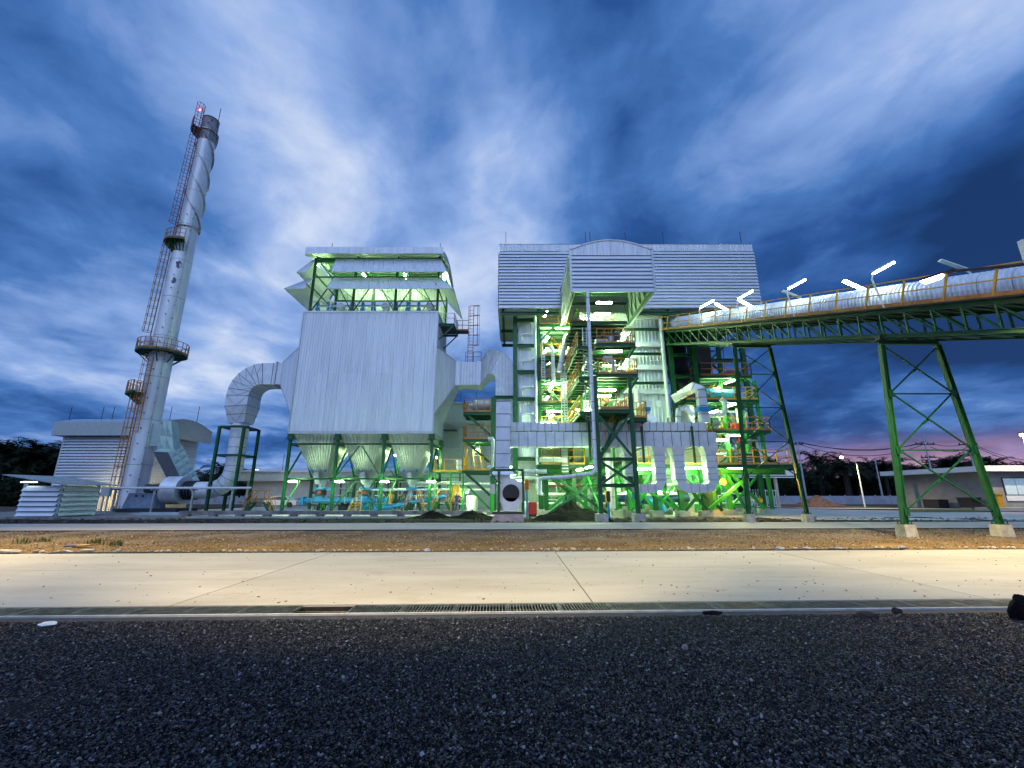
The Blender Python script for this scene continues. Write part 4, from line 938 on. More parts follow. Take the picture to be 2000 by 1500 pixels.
for k in range(7): x = -19.5 + k * 2.2; part('pump', MB().box(x, x + .7, 44.6, 45.2, .1, .55).tube([(x + .1, 44.9, .75), (x + .9, 44.9, .75)], .2, 10), rr3.choice([M['dark'], M['blue'], M['dark']]), rk)
for x in (-13.6, -9.6, -7.6): part('mesh_guard', MB().beam((x, 45.5, 2.6), (x + 1.6, 45.5, 2.6), .05).beam((x, 45.5, 3.2), (x + 1.6, 45.5, 3.2), .05).beam((x, 45.5, 3.7), (x + 1.6, 45.5, 3.7), .05).beam((x, 45.5, 2.6), (x, 45.5, 3.7), .05).beam((x + 1.6, 45.5, 2.6), (x + 1.6, 45.5, 3.7), .05), M['galv'], rk)
# ================================================================== outlet elbow duct on the right of the filter house
pts = [(-5.35, 40.75, 12.88), (-4.0, 40.75, 12.88), (-3.1, 40.6, 12.88), (-2.2, 39.6, 12.95)]
od = thing('outlet_duct', 'ribbed silver elbow duct between the filter house and the boiler', 'duct', (-3, 40, 11.7))
part('straight_run', MB().sweep([(-5.35, 40.75, 12.88), (-3.1, 40.75, 12.88)], 2.1, 2.25, (0, 1, 0)), M['duct'], od)
rb_ = MB()
for k in range(8): rb_.box(-5.2 + k * .28, -5.14 + k * .28, 39.66, 39.71, 11.8, 13.96)
part('stiffener_ribs', rb_, M['galv'], od)
part('collar', MB().box(-5.38, -5.0, 39.62, 41.88, 11.7, 14.08).box(-3.35, -3.0, 39.62, 41.88, 11.7, 14.08), M['clad'], od)
# elbow: outline in the XZ plane, swept back in Y, broadening toward the front
out = [(-3.0, 14.05), (-2.1, 14.45)] + [(-1.85 + 1.95 * math.sin(a), 12.5 + 1.95 * math.cos(a)) for a in [R(x) for x in (0, 15, 30, 45, 60, 75, 90)]] + [(.1, 9.75)]
inn = [(-3.0, 11.75), (-2.1, 12.2), (-1.62, 12.1), (-1.45, 11.7), (-1.45, 9.75)]
fy = lambda x: 39.65 if x < -2.9 else 37.2
fa = [V((x, 39.65 if x < -2.9 else 37.3, z)) for x, z in out] + [V((x, 39.65 if x < -2.9 else 37.3, z)) for x, z in inn[::-1]]
bk = [V((p.x, 41.85 if p.x < -2.9 else 39.9, p.z)) for p in fa]; n = len(fa)
mb = MB(); mb.add(fa + bk, [(i, (i + 1) % n, n + (i + 1) % n, n + i) for i in range(n)])
mid = []
k_out = len(out); cps = [V((-2.95, 39.65, 12.9))]
# front face strips
o_ = fa[:k_out]; i_ = fa[k_out:][::-1]
def resamp(P, m):
    Ls = [0]
    for a, b in zip(P, P[1:]): Ls.append(Ls[-1] + (b - a).length)
    r = []
    for j in range(m + 1):
        s = Ls[-1] * j / m
        for q in range(len(P) - 1):
            if s <= Ls[q + 1] + 1e-6: r.append(P[q].lerp(P[q + 1], (s - Ls[q]) / (Ls[q + 1] - Ls[q]))); break
    return r
ro, ri = resamp(o_, 16), resamp(i_, 16)
mb.add(ro + ri, [(j, j + 1, 18 + j, 17 + j) for j in range(16)])
part('elbow', mb, M['duct'], od)
rb_ = MB()
for j in range(1, 16):
    if j < 3: rb_.beam(ro[j], ri[j], .05, .04)
for j in range(7):
    x = -2.1 + j * .3; zt = 12.5 + math.sqrt(max(0, 1.95 ** 2 - (x + 1.85) ** 2)) - .1; zb = 9.8 if x > -1.45 else 12.15; rb_.box(x - .025, x + .025, 37.25, 37.30, zb, zt)
for a, b in zip(fa, fa[1:]): rb_.beam(a, b, .05, .05)
part('stiffener_ribs', rb_, M['galv'], od)
part('down_leg', MB().box(-1.4, .05, 37.35, 39.6, 6.0, 9.75), M['duct'], od)

# ================================================================== left side buildings
bl_ = thing('louvred_building', 'large pale louvred building with an overhanging curved roof behind the chimney', 'building', (-42.5, 50, 0))
BX0, BX1, BY0, BY1 = -47.7, -38.2, 46, 52.5
zl = zat(948, BY0)
part('wall', MB().box(BX0 + .1, BX1 - .1, BY0 + .12, BY1, 0, 8.4), M['beige'], bl_)
louvre(bl_, (BX0, BY0), 0, BX1 - BX0, zl, 7.7, 17, M['louv'], .24)
louvre(bl_, (BX1, BY0), R(90), BY1 - BY0, zl, 7.7, 17, M['louv'], .14)
for k in range(9): part('lower_sheet', MB().ribbed((BX0 + k * 1.056, BY0 + .08, .1), (BX0 + k * 1.056 + 1.045, BY0 + .08, .1), (BX0 + k * 1.056 + 1.045, BY0 + .08, zl), (BX0 + k * 1.056, BY0 + .08, zl), .3, .03), M['beige'], bl_)
for xx in (BX0, BX1): part('corner_trim', MB().box(xx - .12, xx + .12, BY0 - .18, BY0 - .02, 0, 7.7), M['galv'], bl_)
sheets(bl_, (BX0 - .9, BY0 - .7), 0, BX1 - BX0 + 1.8, 7.65, 9.0, 1.3, m=M['gwall'], pitch=.3, dep=.02, name='fascia_sheet')
gz = lambda y: 9.0 + .9 * math.sin(math.pi * min(1, max(0, (y - 45.3) / 8.0)))
g = MB(); g2_ = MB(); rr_ = MB()
for j in range(8):
    ya, yb = 45.3 + j, 46.3 + j
    for xx, gg in ((BX1 + .9, g), (BX0 - .95, g2_)): gg.hexa([(xx, ya, 7.65), (xx + .05, ya, 7.65), (xx + .05, yb, 7.65), (xx, yb, 7.65), (xx, ya, gz(ya)), (xx + .05, ya, gz(ya)), (xx + .05, yb, gz(yb)), (xx, yb, gz(yb))])
    rr_.hexa([(BX0 - 1, ya, gz(ya) - .02), (BX1 + 1, ya, gz(ya) - .02), (BX1 + 1, yb, gz(yb) - .02), (BX0 - 1, yb, gz(yb) - .02), (BX0 - 1, ya, gz(ya) + .06), (BX1 + 1, ya, gz(ya) + .06), (BX1 + 1, yb, gz(yb) + .06), (BX0 - 1, yb, gz(yb) + .06)])
part('gable_fascia', g, M['gwall'], bl_); part('gable_fascia', g2_, M['gwall'], bl_); part('roof', rr_, M['galvroof'], bl_)
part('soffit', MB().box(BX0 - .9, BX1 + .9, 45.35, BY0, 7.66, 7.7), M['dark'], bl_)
for px in (133, 196, 217, 330, 384): p = at(px, 826, 47); solo('lightning_rod', MB().beam((p.x, 47, 9.3), (p.x, 47, 11.1), .04), M['dark'], {133: 'thin lightning rod at the left end of the louvred building roof', 196: 'lightning rod, second from the left on the louvred building roof', 217: 'lightning rod just left of the chimney above the louvred building', 330: 'lightning rod right of the chimney above the louvred building', 384: 'lightning rod at the right end of the louvred building roof'}[px], 'lightning rod')
# louvred shed
sh = thing('louvred_shed', 'small louvred shed with a slanted sheet roof at far left', 'shed', (-32.8, 32.2, 0))
SX0, SX1, SY0, SY1 = -34.1, -31.5, 31.0, 33.7
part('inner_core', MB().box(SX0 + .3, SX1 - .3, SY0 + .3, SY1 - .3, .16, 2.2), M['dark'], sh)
def shed_slats(p0, ang, L, n=6):
    me = mesh_of('louvre_slat', slat_mesh(L, .36, .22), M['louv'])
    for i in range(n): inst('louvre_slat', me, sh, (p0[0], p0[1], .2 + i * .335), ang)
shed_slats((SX0, SY0), 0, 2.6); shed_slats((SX1, SY0), R(90), 2.7); shed_slats((SX0, SY1), R(-90), 2.7)
for x, y in ((SX0, SY0), (SX1, SY0), (SX1, SY1), (SX0, SY1)): part('post', MB().box(x - .08, x + .08, y - .08, y + .08, .1, 2.35), M['galv'], sh)
zr_ = lambda x: 2.95 - (x + 35.2) * .155
for k in range(4):
    xa, xb = -35.2 + k * 1.05, -35.2 + (k + 1) * 1.05 - .01
    for j in range(4):
        ya, yb = 30.3 + j * 1.12, 30.3 + (j + 1) * 1.12 - .01
        part('roof_sheet', MB().ribbed((xa, ya, zr_(xa) + .04), (xb, ya, zr_(xb) + .04), (xb, yb, zr_(xb) + .04), (xa, yb, zr_(xa) + .04), .2, .03).hexa([(xa, ya, zr_(xa)), (xb, ya, zr_(xb)), (xb, yb, zr_(xb)), (xa, yb, zr_(xa)), (xa, ya, zr_(xa) + .035), (xb, ya, zr_(xb) + .035), (xb, yb, zr_(xb) + .035), (xa, yb, zr_(xa) + .035)]), M['galvroof'], sh)
cb_ = thing('control_box', 'grey electrical box on a post between the louvred shed and the chimney', 'electrical box', (xat(207, 960, 38), 38, 0)); x = xat(207, 960, 38)
part('cabinet', MB().box(x - .35, x + .35, 37.9, 38.2, 1.45, 2.2), M['galv'], cb_); part('post', MB().beam((x - .2, 38.1, 0), (x - .2, 38.1, 1.45), .09).beam((x + .2, 38.1, 0), (x + .2, 38.1, 1.45), .09), M['galv'], cb_)
sc_ = thing('loose_sheets', 'heap of grey sheet offcuts and bars beside the chimney foot', 'scrap heap', (xat(300, 1000, 34.5), 34.5, 0)); x = xat(300, 1000, 34.5)
for k in range(9): part('sheet_strip', MB().beam((x - 2.2 + random.random(), 34.3 + k * .12, .08 + k * .025), (x + 1.6 + random.random(), 34.4 + k * .1, .12 + k * .02), .16, .02), M['galv'], sc_)
# long low building behind
lw = thing('low_building', 'long low grey building with a corrugated fascia behind the green filter legs', 'building', (-25, 62, 0))
part('wall', MB().box(-36, -8, 60, 70, 0, 3.4), M['wall'], lw)
sheets(lw, (-37.5, 59.2), 0, 29, 3.35, 4.55, 1.6, m=M['gwall'], pitch=.4, dep=.02, name='fascia_sheet')
part('roof', MB().hexa([(-37.6, 59, 4.5), (-8, 59, 4.5), (-8, 71, 5.6), (-37.6, 71, 5.6), (-37.6, 59, 4.62), (-8, 59, 4.62), (-8, 71, 5.72), (-37.6, 71, 5.72)]), M['galvroof'], lw)
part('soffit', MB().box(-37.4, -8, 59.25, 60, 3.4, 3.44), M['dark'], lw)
part('wall_base_band', MB().box(-36.02, -8, 59.96, 59.99, 0, 1.1), M['concd'], lw)
w = part('window', MB().box(xat(530, 930, 60), xat(559, 930, 60), 59.93, 59.98, zat(934, 60), zat(924, 60)), M['white'], lw)
for k in range(5):
    a = xat(530, 930, 60); b = xat(559, 930, 60); q = (b - a - .1) / 5
    part('pane', MB().box(a + .07 + k * q, a + .02 + (k + 1) * q, 59.90, 59.925, zat(934, 60) + .06, zat(924, 60) - .06), M['litglass'], w)
for px in (498, 555): p = at(px, 890, 62); solo('lightning_rod', MB().beam((p.x, 62, 4.9), (p.x, 62, 7.2), .05), M['dark'], 'thin rod on the low building roof, %s' % ('nearest the gas pipe' if px < 520 else 'nearest the filter house'), 'lightning rod')
# car parked far behind
car = thing('parked_car', 'white car parked far back behind the filter house leg', 'car', (xat(552, 985, 55), 55, 0)); x = xat(552, 985, 55)
part('body', MB().prism([(x - 2.0, 54.2, .35), (x + 2.0, 54.2, .35), (x + 2.05, 54.2, .85), (x + 1.2, 54.2, .95), (x + .7, 54.2, 1.4), (x - .9, 54.2, 1.42), (x - 1.5, 54.2, .98), (x - 2.05, 54.2, .9)], (0, 1.6, 0)), M['white'], car)
part('side_window', MB().prism([(x - 1.3, 54.18, .98), (x + 1.0, 54.18, .98), (x + .6, 54.18, 1.33), (x - .85, 54.18, 1.35)], (0, .01, 0)), M['glass'], car)
for q in (-1.25, 1.25): part('wheel', MB().tube([(x + q, 54.15, .38), (x + q, 54.35, .38)], .33, 16), M['black'], car)
# taller cladded building behind, between the filter house and the boiler
tb_ = thing('turbine_building', 'tall grey green clad building with a big louvre vent behind the stair frames', 'building', (-4, 54, 0))
part('wall', MB().box(-9.4, 2.4, 52.1, 60, 0, 12.0), M['gwall'], tb_)
sheets(tb_, (-9.6, 51.5), 0, 12.4, 9.9, 12.4, 1.24, m=M['gwall'], pitch=.3, dep=.025, name='fascia_sheet')
sheets(tb_, (-9.4, 52.08), 0, 11.8, 4.6, 9.9, 1.18, m=M['gwall'], pitch=.3, dep=.03)
louvre(tb_, (xat(861, 850, 52), 51.95), 0, xat(897, 850, 52) - xat(861, 850, 52) , zat(878, 52), zat(837, 52), 7, M['gwall'], .12)
part('roof', MB().box(-9.8, 2.6, 51.3, 60.4, 12.35, 12.5), M['galvroof'], tb_)
for px in (900, 930): p = at(px, 790, 53); solo('lightning_rod', MB().beam((p.x, 53, 12.45), (p.x, 53, 14.2), .045), M['dark'], 'lightning rod on the tall clad building, %s' % ('left one' if px < 915 else 'right one'), 'lightning rod')
# ================================================================== boiler house
G, G2 = M['green'], M['green_lit']
bh = thing('boiler_house', 'boiler house with louvred penthouse on a green steel frame full of lit platforms', 'boiler house', (10, 38, 0))
MX0, MX1, MY0, MY1 = -1.13, 21.6, 34.4, 43.1
mz0, mz1, mz2 = zat(601, MY0), zat(491, MY0), zat(478, MY0)
QX0, QX1, QY0 = 4.28, 10.1, 28.0
qz0, qz1, qz2 = zat(569, QY0), zat(499.5, QY0), zat(471, QY0)
# penthouse
_p = (mz1 - mz0) / 18; _mz = mz0 + _p * math.ceil((qz1 + .1 - mz0) / _p); _n = round((_mz - mz0) / _p)
louvre(bh, (MX0, MY0), 0, QX0 - .02 - MX0, mz0, _mz, _n, M['louv'], .09)
louvre(bh, (QX1 + .02, MY0), 0, MX1 - QX1 - .02, mz0, _mz, _n, M['louv'], .09)
louvre(bh, (MX0, MY0), 0, MX1 - MX0, _mz, mz1, 18 - _n, M['louv'], .09)
part('cross_wall', MB().box(QX0 - .03, QX1 + .03, MY0 + .05, MY0 + .09, _mz - .3, mz1), M['galv'], bh)
for _x in (QX0 - .02, QX1 - .03): part('eaves_board', MB().box(_x, _x + .05, QY0 - .04, MY0 - .02, qz1 + .01, qz1 + .44), M['clad'], bh)
louvre(bh, (MX1, MY0), R(90), MY1 - MY0, mz0, mz1, 18, M['louv'], .09)
louvre(bh, (MX0, MY1), R(-90), MY1 - MY0, mz0, mz1, 18, M['louv'], .09)
inner = MB()
inner.box(MX0 + .06, QX0 - .03, MY0 + .05, MY0 + .09, mz0 + .02, mz1); inner.box(QX1 + .03, MX1 - .06, MY0 + .05, MY0 + .09, mz0 + .02, mz1)
inner.box(MX0 + .06, MX0 + .10, MY0 + .1, MY1 - .1, mz0 + .02, mz1); inner.box(MX1 - .10, MX1 - .06, MY0 + .1, MY1 - .1, mz0 + .02, mz1)
inner.box(MX0 + .1, MX1 - .1, MY1 - .1, MY1 - .05, mz0 + .02, mz1)
part('lining', inner, M['galv'], bh)
sheets(bh, (MX0 + .05, MY0 - .06), 0, MX1 - MX0 - .1, mz1, mz2, 1.05, name='eaves_sheet', pitch=.2, dep=.02)
for k in range(20):
    xa = MX0 + (MX1 - MX0) * k / 20; xb = MX0 + (MX1 - MX0) * (k + 1) / 20 - .01
    mb = MB()
    for j in range(8):
        ya, yb = MY0 - .1 + (MY1 - MY0 + .2) * j / 8, MY0 - .1 + (MY1 - MY0 + .2) * (j + 1) / 8; f = lambda y: mz2 + 1.0 * math.sin(math.pi * (y - MY0 + .1) / (MY1 - MY0 + .2))
        mb.ribbed((xa, ya, f(ya)), (xb, ya, f(ya)), (xb, yb, f(yb)), (xa, yb, f(yb)), .3, .03)
    part('roof_sheet', mb, M['clad'], bh)
part('drip_trim', MB().box(MX0 - .02, QX0 - .1, MY0 - .14, MY0 - .02, mz0 - .08, mz0).box(QX1 + .1, MX1, MY0 - .14, MY0 - .02, mz0 - .08, mz0), M['galv'], bh)
# projecting hoist bay
louvre(bh, (QX0, QY0), 0, QX1 - QX0, qz0, qz1, 9, M['louv'], .09)
louvre(bh, (QX0, MY0 + .0), R(-90), MY0 - QY0, qz0, qz1, 9, M['louv'], .09)
louvre(bh, (QX1, QY0), R(90), MY0 - QY0, qz0, qz1, 9, M['louv'], .09)
part('lining', MB().box(QX0 + .05, QX1 - .05, QY0 + .05, QY0 + .08, qz0 + .02, qz1).box(QX0 + .05, QX0 + .08, QY0 + .08, MY0, qz0 + .02, qz1).box(QX1 - .08, QX1 - .05, QY0 + .08, MY0, qz0 + .02, qz1), M['galv'], bh)
az = lambda x: qz1 + .42 + (qz2 - qz1 - .42) * (1 - ((x - (QX0 + QX1) / 2) / ((QX1 - QX0) / 2)) ** 2)
for k in range(6):
    xa, xb = QX0 + (QX1 - QX0) * k / 6, QX0 + (QX1 - QX0) * (k + 1) / 6 - .01; mb = MB()
    for j in range(4):
        a, b = xa + (xb - xa) * j / 4, xa + (xb - xa) * (j + 1) / 4; mb.ribbed((a, QY0 - .05, qz1 + .01), (b, QY0 - .05, qz1 + .01), (b, QY0 - .05, az(b)), (a, QY0 - .05, az(a)), .2, .02)
    part('gable_sheet', mb, M['clad'], bh)
for k in range(12):
    xa, xb = QX0 - .1 + (QX1 - QX0 + .2) * k / 12, QX0 - .1 + (QX1 - QX0 + .2) * (k + 1) / 12; c = lambda x: az(min(QX1, max(QX0, x)))
    part('barrel_roof_sheet', MB().hexa([(xa, QY0 - .12, c(xa)), (xb, QY0 - .12, c(xb)), (xb, MY0, c(xb)), (xa, MY0, c(xa)), (xa, QY0 - .12, c(xa) + .07), (xb, QY0 - .12, c(xb) + .07), (xb, MY0, c(xb) + .07), (xa, MY0, c(xa) + .07)]), M['clad'], bh)
part('eaves_trim', MB().box(QX0 - .14, QX0 + .02, QY0 - .12, QY0 - .06, qz0 - .1, qz1 + .5).box(QX1 - .02, QX1 + .14, QY0 - .12, QY0 - .06, qz0 - .1, qz1 + .5).box(QX0 - .1, QX1 + .1, QY0 - .14, QY0 - .06, qz0 - .09, qz0).box(QX0 - .16, QX0 - .04, QY0, MY0, qz0 - .09, qz0), M['galv'], bh)
sf_ = MB()
for k in range(8): y = QY0 + .1 + k * .85; sf_.beam((QX0 + .12, y, qz1 - .1), (QX1 - .12, y, qz1 - .1), .12, .22)
part('ceiling_beams', sf_, G, bh); part('ceiling', MB().box(QX0 + .1, QX1 - .1, QY0 + .1, MY0 - .1, qz1, qz1 + .04), M['galv'], bh)
for x in (QX0 + .2, QX1 - .2):
    fr_ = MB()
    for k in range(6): y = QY0 + .3 + k * 1.15; fr_.beam((x, y, qz0 + .05), (x, y, qz1 - .2), .08); fr_.beam((x, y, qz0 + .05), (x, y + 1.1, qz1 - .25), .05)
    fr_.beam((x, QY0 + .1, qz0 + .06), (x, MY0, qz0 + .06), .14); part('side_framing', fr_, G, bh)
part('rafters', MB().beam((MX0 + .2, 36, mz0 + 3), (MX1 - .2, 36, mz0 + 3), .2).beam((MX0 + .2, 40, mz0 + 3), (MX1 - .2, 40, mz0 + 3), .2), G, bh)
for x in (-.8, 2.3, 5.6, 10.4, 13.6, 17.5, 21.3): part('penthouse_beam', MB().hb((x, MY0 + .2, mz0 - .15), (x, MY1 - .1, mz0 - .15), .22, .3), G, bh)
for y in (MY0 + .2, 38.8, MY1 - .2):
    part('penthouse_beam', MB().hb((MX0 + .1, y, mz0 - .45), (MX1 - .1, y, mz0 - .45), .2, .28) if y > 35 else MB().hb((10.3, y, mz0 - .45), (MX1 - .1, y, mz0 - .45), .2, .28).hb((MX0 + .1, y, mz0 - .45), (4.1, y, mz0 - .45), .2, .28), G, bh)
part('left_side_skirt', MB().box(MX0 + .04, MX0 + .10, MY0 + .2, MY1, mz0 - .42, mz0), M['galv'], bh)
# main columns
for x, y0, zt in ((.28, 35.7, mz0), (2.3, 35.5, mz0), (13.5, 34.9, mz0), (15.4, 34.7, mz0 - 3), (21.35, 37.9, mz0), (.28, 41.8, mz0), (5.7, 41.8, mz0), (13.5, 41.8, mz0), (21.35, 42.3, mz0), (17.6, 37.9, 12)):
    part('column', MB().hb((x, y0, .5), (x, y0, zt - .3), .36, .36), G, bh)
    part('pedestal', MB().box(x - .4, x + .4, y0 - .4, y0 + .4, .05, .5), M['conc'], bh)
# narrow clad stack on the left
part('stack_core', MB().box(.6, 2.1, 36.08, 42, 2.8, mz0 - .6), M['galv'], bh)
bz = [zat(y, 35.8) for y in (626, 676, 727, 780, 833, 897)]
for z0_, z1_ in zip(bz[1:], bz): sheets(bh, (.55, 36.03), 0, 1.6, z0_ + .12, z1_ - .12, .8, pitch=.2)
for z in bz: part('beam', MB().hb((.46, 35.7, z), (2.12, 35.7, z), .22, .28), G, bh)
for z0_, z1_ in zip(bz[1:], bz):
    h = z1_ - z0_; zc = z0_ + .22
    part('access_box', MB().box(.62, 2.0, 35.83, 35.97, zc, zc + h * .42), M['clad'], bh)
    part('elbow_pipe', MB().tube([(.85, 35.75, zc + .1), (.85, 35.68, zc + h * .30), (1.1, 35.62, zc + h * .36), (1.75, 35.62, zc + h * .36), (1.88, 35.68, zc + h * .46), (1.88, 35.75, zc + h * .6)], .085, 8), M['pipe'], bh, True)
part('down_pipe', MB().tube([(2.03, 35.3, mz0 - .3), (2.03, 35.3, 2.2), (2.15, 35.2, 1.75), (2.45, 35.2, 1.65)], .115, 10), M['pipe'], bh, True)
# clad furnace body
FBX0, FBX1, FBY = 6.0, 13.3, 35.6
part('furnace_core', MB().box(FBX0 + .05, FBX1 - .05, FBY + .05, 42, 4.6, mz0 - .6), M['galv'], bh)
fz = [zat(y, 35.2) for y in (829, 748, 691, 643, 607)]
for z0_, z1_ in zip(fz, fz[1:] + [mz0 - .5]):
    if z1_ - z0_ > .3: sheets(bh, (FBX0, FBY), 0, FBX1 - FBX0, z0_ + .02, z1_ - .02, .9, pitch=.3, dep=.07)
sheets(bh, (FBX0, 42), R(-90), 6.4, 4.6, mz0 - .6, .9, pitch=.25); sheets(bh, (FBX0, FBY), 0, FBX1 - FBX0, 4.6, fz[0], .9, pitch=.3, dep=.07)
for y in (748, 691, 643, 829): part('beam', MB().hb((5.9, 35.15, zat(y, 35.1)), (13.3, 35.15, zat(y, 35.1)), .2, .22), G, bh)
for y in (764, 717, 672, 618): part('buckstay', MB().box(8.6, 13.25, 35.22, 35.5, zat(y, 35.2) - .20, zat(y, 35.2) + .20), M['pipe'], bh)
part('downcomer', MB().tube([(10.45, 35.15, zat(760, 35)), (10.45, 35.15, zat(800, 35))], .2, 12), M['pipe'], bh, True)
part('downcomer', MB().tube([(12.95, 35.0, mz0 - .8), (12.95, 35.0, zat(815, 35))], .17, 12), M['pipe'], bh, True)
part('inspection_door', MB().tube([(12.3, 35.5, zat(790, 35.5)), (12.3, 35.36, zat(790, 35.5))], .3, 14), M['clad'], bh, True)
for y in (640, 704, 742): part('small_branch', MB().tube([(11.9, 35.5, zat(y, 35.3)), (11.9, 35.2, zat(y, 35.3)), (12.6, 35.2, zat(y, 35.3))], .05, 6), M['pipe'], bh)
# lower back wall
part('rear_wall', MB().box(.6, 21, 42.3, 42.6, 0, 9.5), M['gwall'], bh)
sheets(bh, (1.0, 41.6), 0, 4.6, 9.5, mz0 - .8, 1.15, pitch=.25)
# open bay on the left (between the stack and the furnace)
LV = [zat(632, 34.8), zat(694, 34.8), zat(736, 34.8), zat(785, 34.8), zat(838, 34.8)]
for z in LV: floor_grid(bh, 2.35, 5.85, 34.9, 40.9, z, G, 1.2)
for i, z in enumerate(LV):
    railing(bh, [(2.45, 34.9, z), (4.9, 34.9, z)], M['orange'] if i in (0, 2, 3) else M['yellow'], sp=.9, r=.028)
    railing(bh, [(4.3, 37.2, z), (5.8, 37.2, z)], M['yellow'], sp=.5, r=.03)
for z in LV[:-1]:
    part('knee_brace', MB().beam((2.5, 35.0, z - 1.5), (3.6, 35.0, z - .3), .14), G, bh)
# mezzanine over the whole front
mz = zat(907, 32.6)
floor_grid(bh, 1.9, 8.4, 32.4, 35.0, mz, G); floor_grid(bh, 9.3, 20.8, 32.4, 35.0, mz, G)
railing(bh, [(2.2, 32.4, mz), (5.4, 32.4, mz)], M['yellow'], sp=.75, r=.03); railing(bh, [(9.3, 32.4, mz), (20.6, 32.4, mz)], M['yellow'], sp=.9, r=.03)
part('mezzanine_girder', MB().hb((1.9, 33.4, mz - .5), (20.8, 33.4, mz - .5), .3, .45), G2, bh)
# hoist tower in front
TX0, TX1, TY0, TY1 = 5.55, 7.85, 27.9, 33.6
for x in (TX0, TX1):
    for y in (TY0, TY1):
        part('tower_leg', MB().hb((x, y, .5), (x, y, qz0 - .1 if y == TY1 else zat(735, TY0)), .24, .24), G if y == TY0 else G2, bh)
        part('pedestal', MB().box(x - .35, x + .35, y - .35, y + .35, -.05, .5), M['conc'], bh)
TL = [zat(799, TY0), zat(730, TY0), zat(670, TY0)]
for i, z in enumerate(TL):
    w = 8.45 if i else 8.0
    floor_grid(bh, 5.75, w, TY0 - .05, 35.0, z, G, .8)
    floor_grid(bh, 4.55, 5.60, 28.3, 35.0, z - .05, G, .8)
    part('bracket', MB().beam((5.8, TY0 + .05, z - .95), (w - .05, TY0 + .05, z - .35), .01).beam((TX1 + .05, TY0, z - 1.1), (w, TY0, z - .3), .12).beam((5.6, TY0 + .3, z - 1.1), (4.6, 28.5, z - .3), .1), G, bh)
    railing(bh, [(5.85, TY0, z), (w, TY0, z), (w, 31, z)], M['orange'], sp=.55, r=.026)
    railing(bh, [(4.6, 28.4, z), (4.6, 34.9, z)], M['orange'] if i else M['yellow'], sp=.7, r=.026)
floor_grid(bh, 8.2, 9.2, 29.0, 31.0, TL[0] - .35, G, .8); railing(bh, [(8.2, 29.0, TL[0] - .35), (9.2, 29.0, TL[0] - .35), (9.2, 31.0, TL[0] - .35)], M['yellow'], sp=.33, r=.028)
floor_grid(bh, 4.5, 8.6, 30.0, 35.0, zat(627, 30), G, .8); railing(bh, [(4.6, 30.0, zat(627, 30)), (5.5, 30.0, zat(627, 30))], M['orange'], sp=.6)
for z0_, z1_ in ((TL[0] - .4, zat(895, TY0) + .15), (zat(899, TY0) - .1, zat(947, TY0) + .1)):
    part('cross_brace', MB().beam((TX0 + .15, TY0 + .03, z0_), (TX1 - .15, TY0 + .03, z1_), .15), G, bh); part('cross_brace', MB().beam((TX1 - .15, TY0 - .13, z0_), (TX0 + .15, TY0 - .13, z1_), .15), G, bh)
for y in (897, 948): part('tower_beam', MB().hb((TX0 + .14, TY0, zat(y, TY0)), (TX1 - .14, TY0, zat(y, TY0)), .2, .22), G, bh)
for z in (zat(897, TY0), zat(948, TY0)):
    for x in (TX0, TX1): part('tower_beam', MB().hb((x, TY0 + .14, z), (x, TY1 - .14, z), .2, .22), G, bh)
for x in (TX0, TX1):
    part('cross_brace', MB().beam((x, TY0 + .2, .7), (x, TY1 - .2, 3.6), .13), G2, bh)
part('gusset', MB().box(TX1 - .5, TX1 - .14, TY0 + .12, TY0 + .15, zat(940, TY0), zat(930, TY0)).box(TX0 + .14, TX0 + .45, TY0 + .12, TY0 + .15, zat(940, TY0), zat(930, TY0)), G, bh)
def stair(parent, a, b, w, m=None, n=11):
    a, b = V(a), V(b)
    for o in (0, w): part('stair_stringer', MB().beam(a + V((0, o, 0)), b + V((0, o, 0)), .05, .2), M['green'], parent)
    tr_ = MB()
    for k in range(n): q = (k + .5) / n; p = a.lerp(b, q); tr_.box(p.x - .13, p.x + .13, p.y + .04, p.y + w - .04, p.z - .015, p.z + .015)
    part('stair_treads', tr_, M['galv'], parent)
    hr = MB()
    for o in (0, w):
        hr.beam(a + V((0, o, .95)), b + V((0, o, .95)), .045)
        for q in (0, .33, .66, 1): p = a.lerp(b, q) + V((0, o, 0)); hr.beam(p, p + V((0, 0, .95)), .04)
    part('stair_rail', hr, m or M['yellow'], parent)
for k, (za, zb) in enumerate(((TL[0], TL[1]), (TL[1], TL[2]), (TL[2], zat(627, 30)))):
    xa, xb = ((6.2, 8.1), (8.1, 6.2))[k % 2]; stair(bh, (xa, 31.2, za), (xb, 31.2, zb), .8)
stair(bh, (5.9, 29.6, mz), (7.6, 29.6, TL[0]), .8)
for k, (za, zb) in enumerate(zip(LV[::-1], LV[::-1][1:])): stair(bh, ((3.0, 5.2), (5.2, 3.0))[k % 2][0:1] + (38.0, za), ((3.0, 5.2), (5.2, 3.0))[k % 2][1:2] + (38.0, zb), .7)
stair(bh, (16.6, 36.6, mz), (18.4, 36.6, zat(841, 35)), .7); stair(bh, (19.6, 36.8, zat(841, 35)), (17.8, 36.8, zat(782, 35)), .7); stair(bh, (17.2, 36.8, zat(782, 35)), (18.8, 36.8, zat(735, 35)), .7)
cage = MB()                                                             # lattice cable riser between the bays
x0_, x1_ = 5.05, 5.32
for x in (x0_, x1_): cage.beam((x, 28.9, zat(640, 28.9)), (x, 28.9, zat(822, 28.9)), .07)
for k in range(34): z = zat(822, 28.9) + .1 + k * .19; cage.beam((x0_, 28.9, z), (x1_, 28.9, z), .05)
part('ladder_riser', cage, M['galv'], bh)
ms = MB().box(5.85, 6.7, 28.3, 28.9, TL[2], TL[2] + .45).tube([(7.0, 28.6, TL[2] + .02), (7.0, 28.6, TL[2] + .75)], .2, 12)
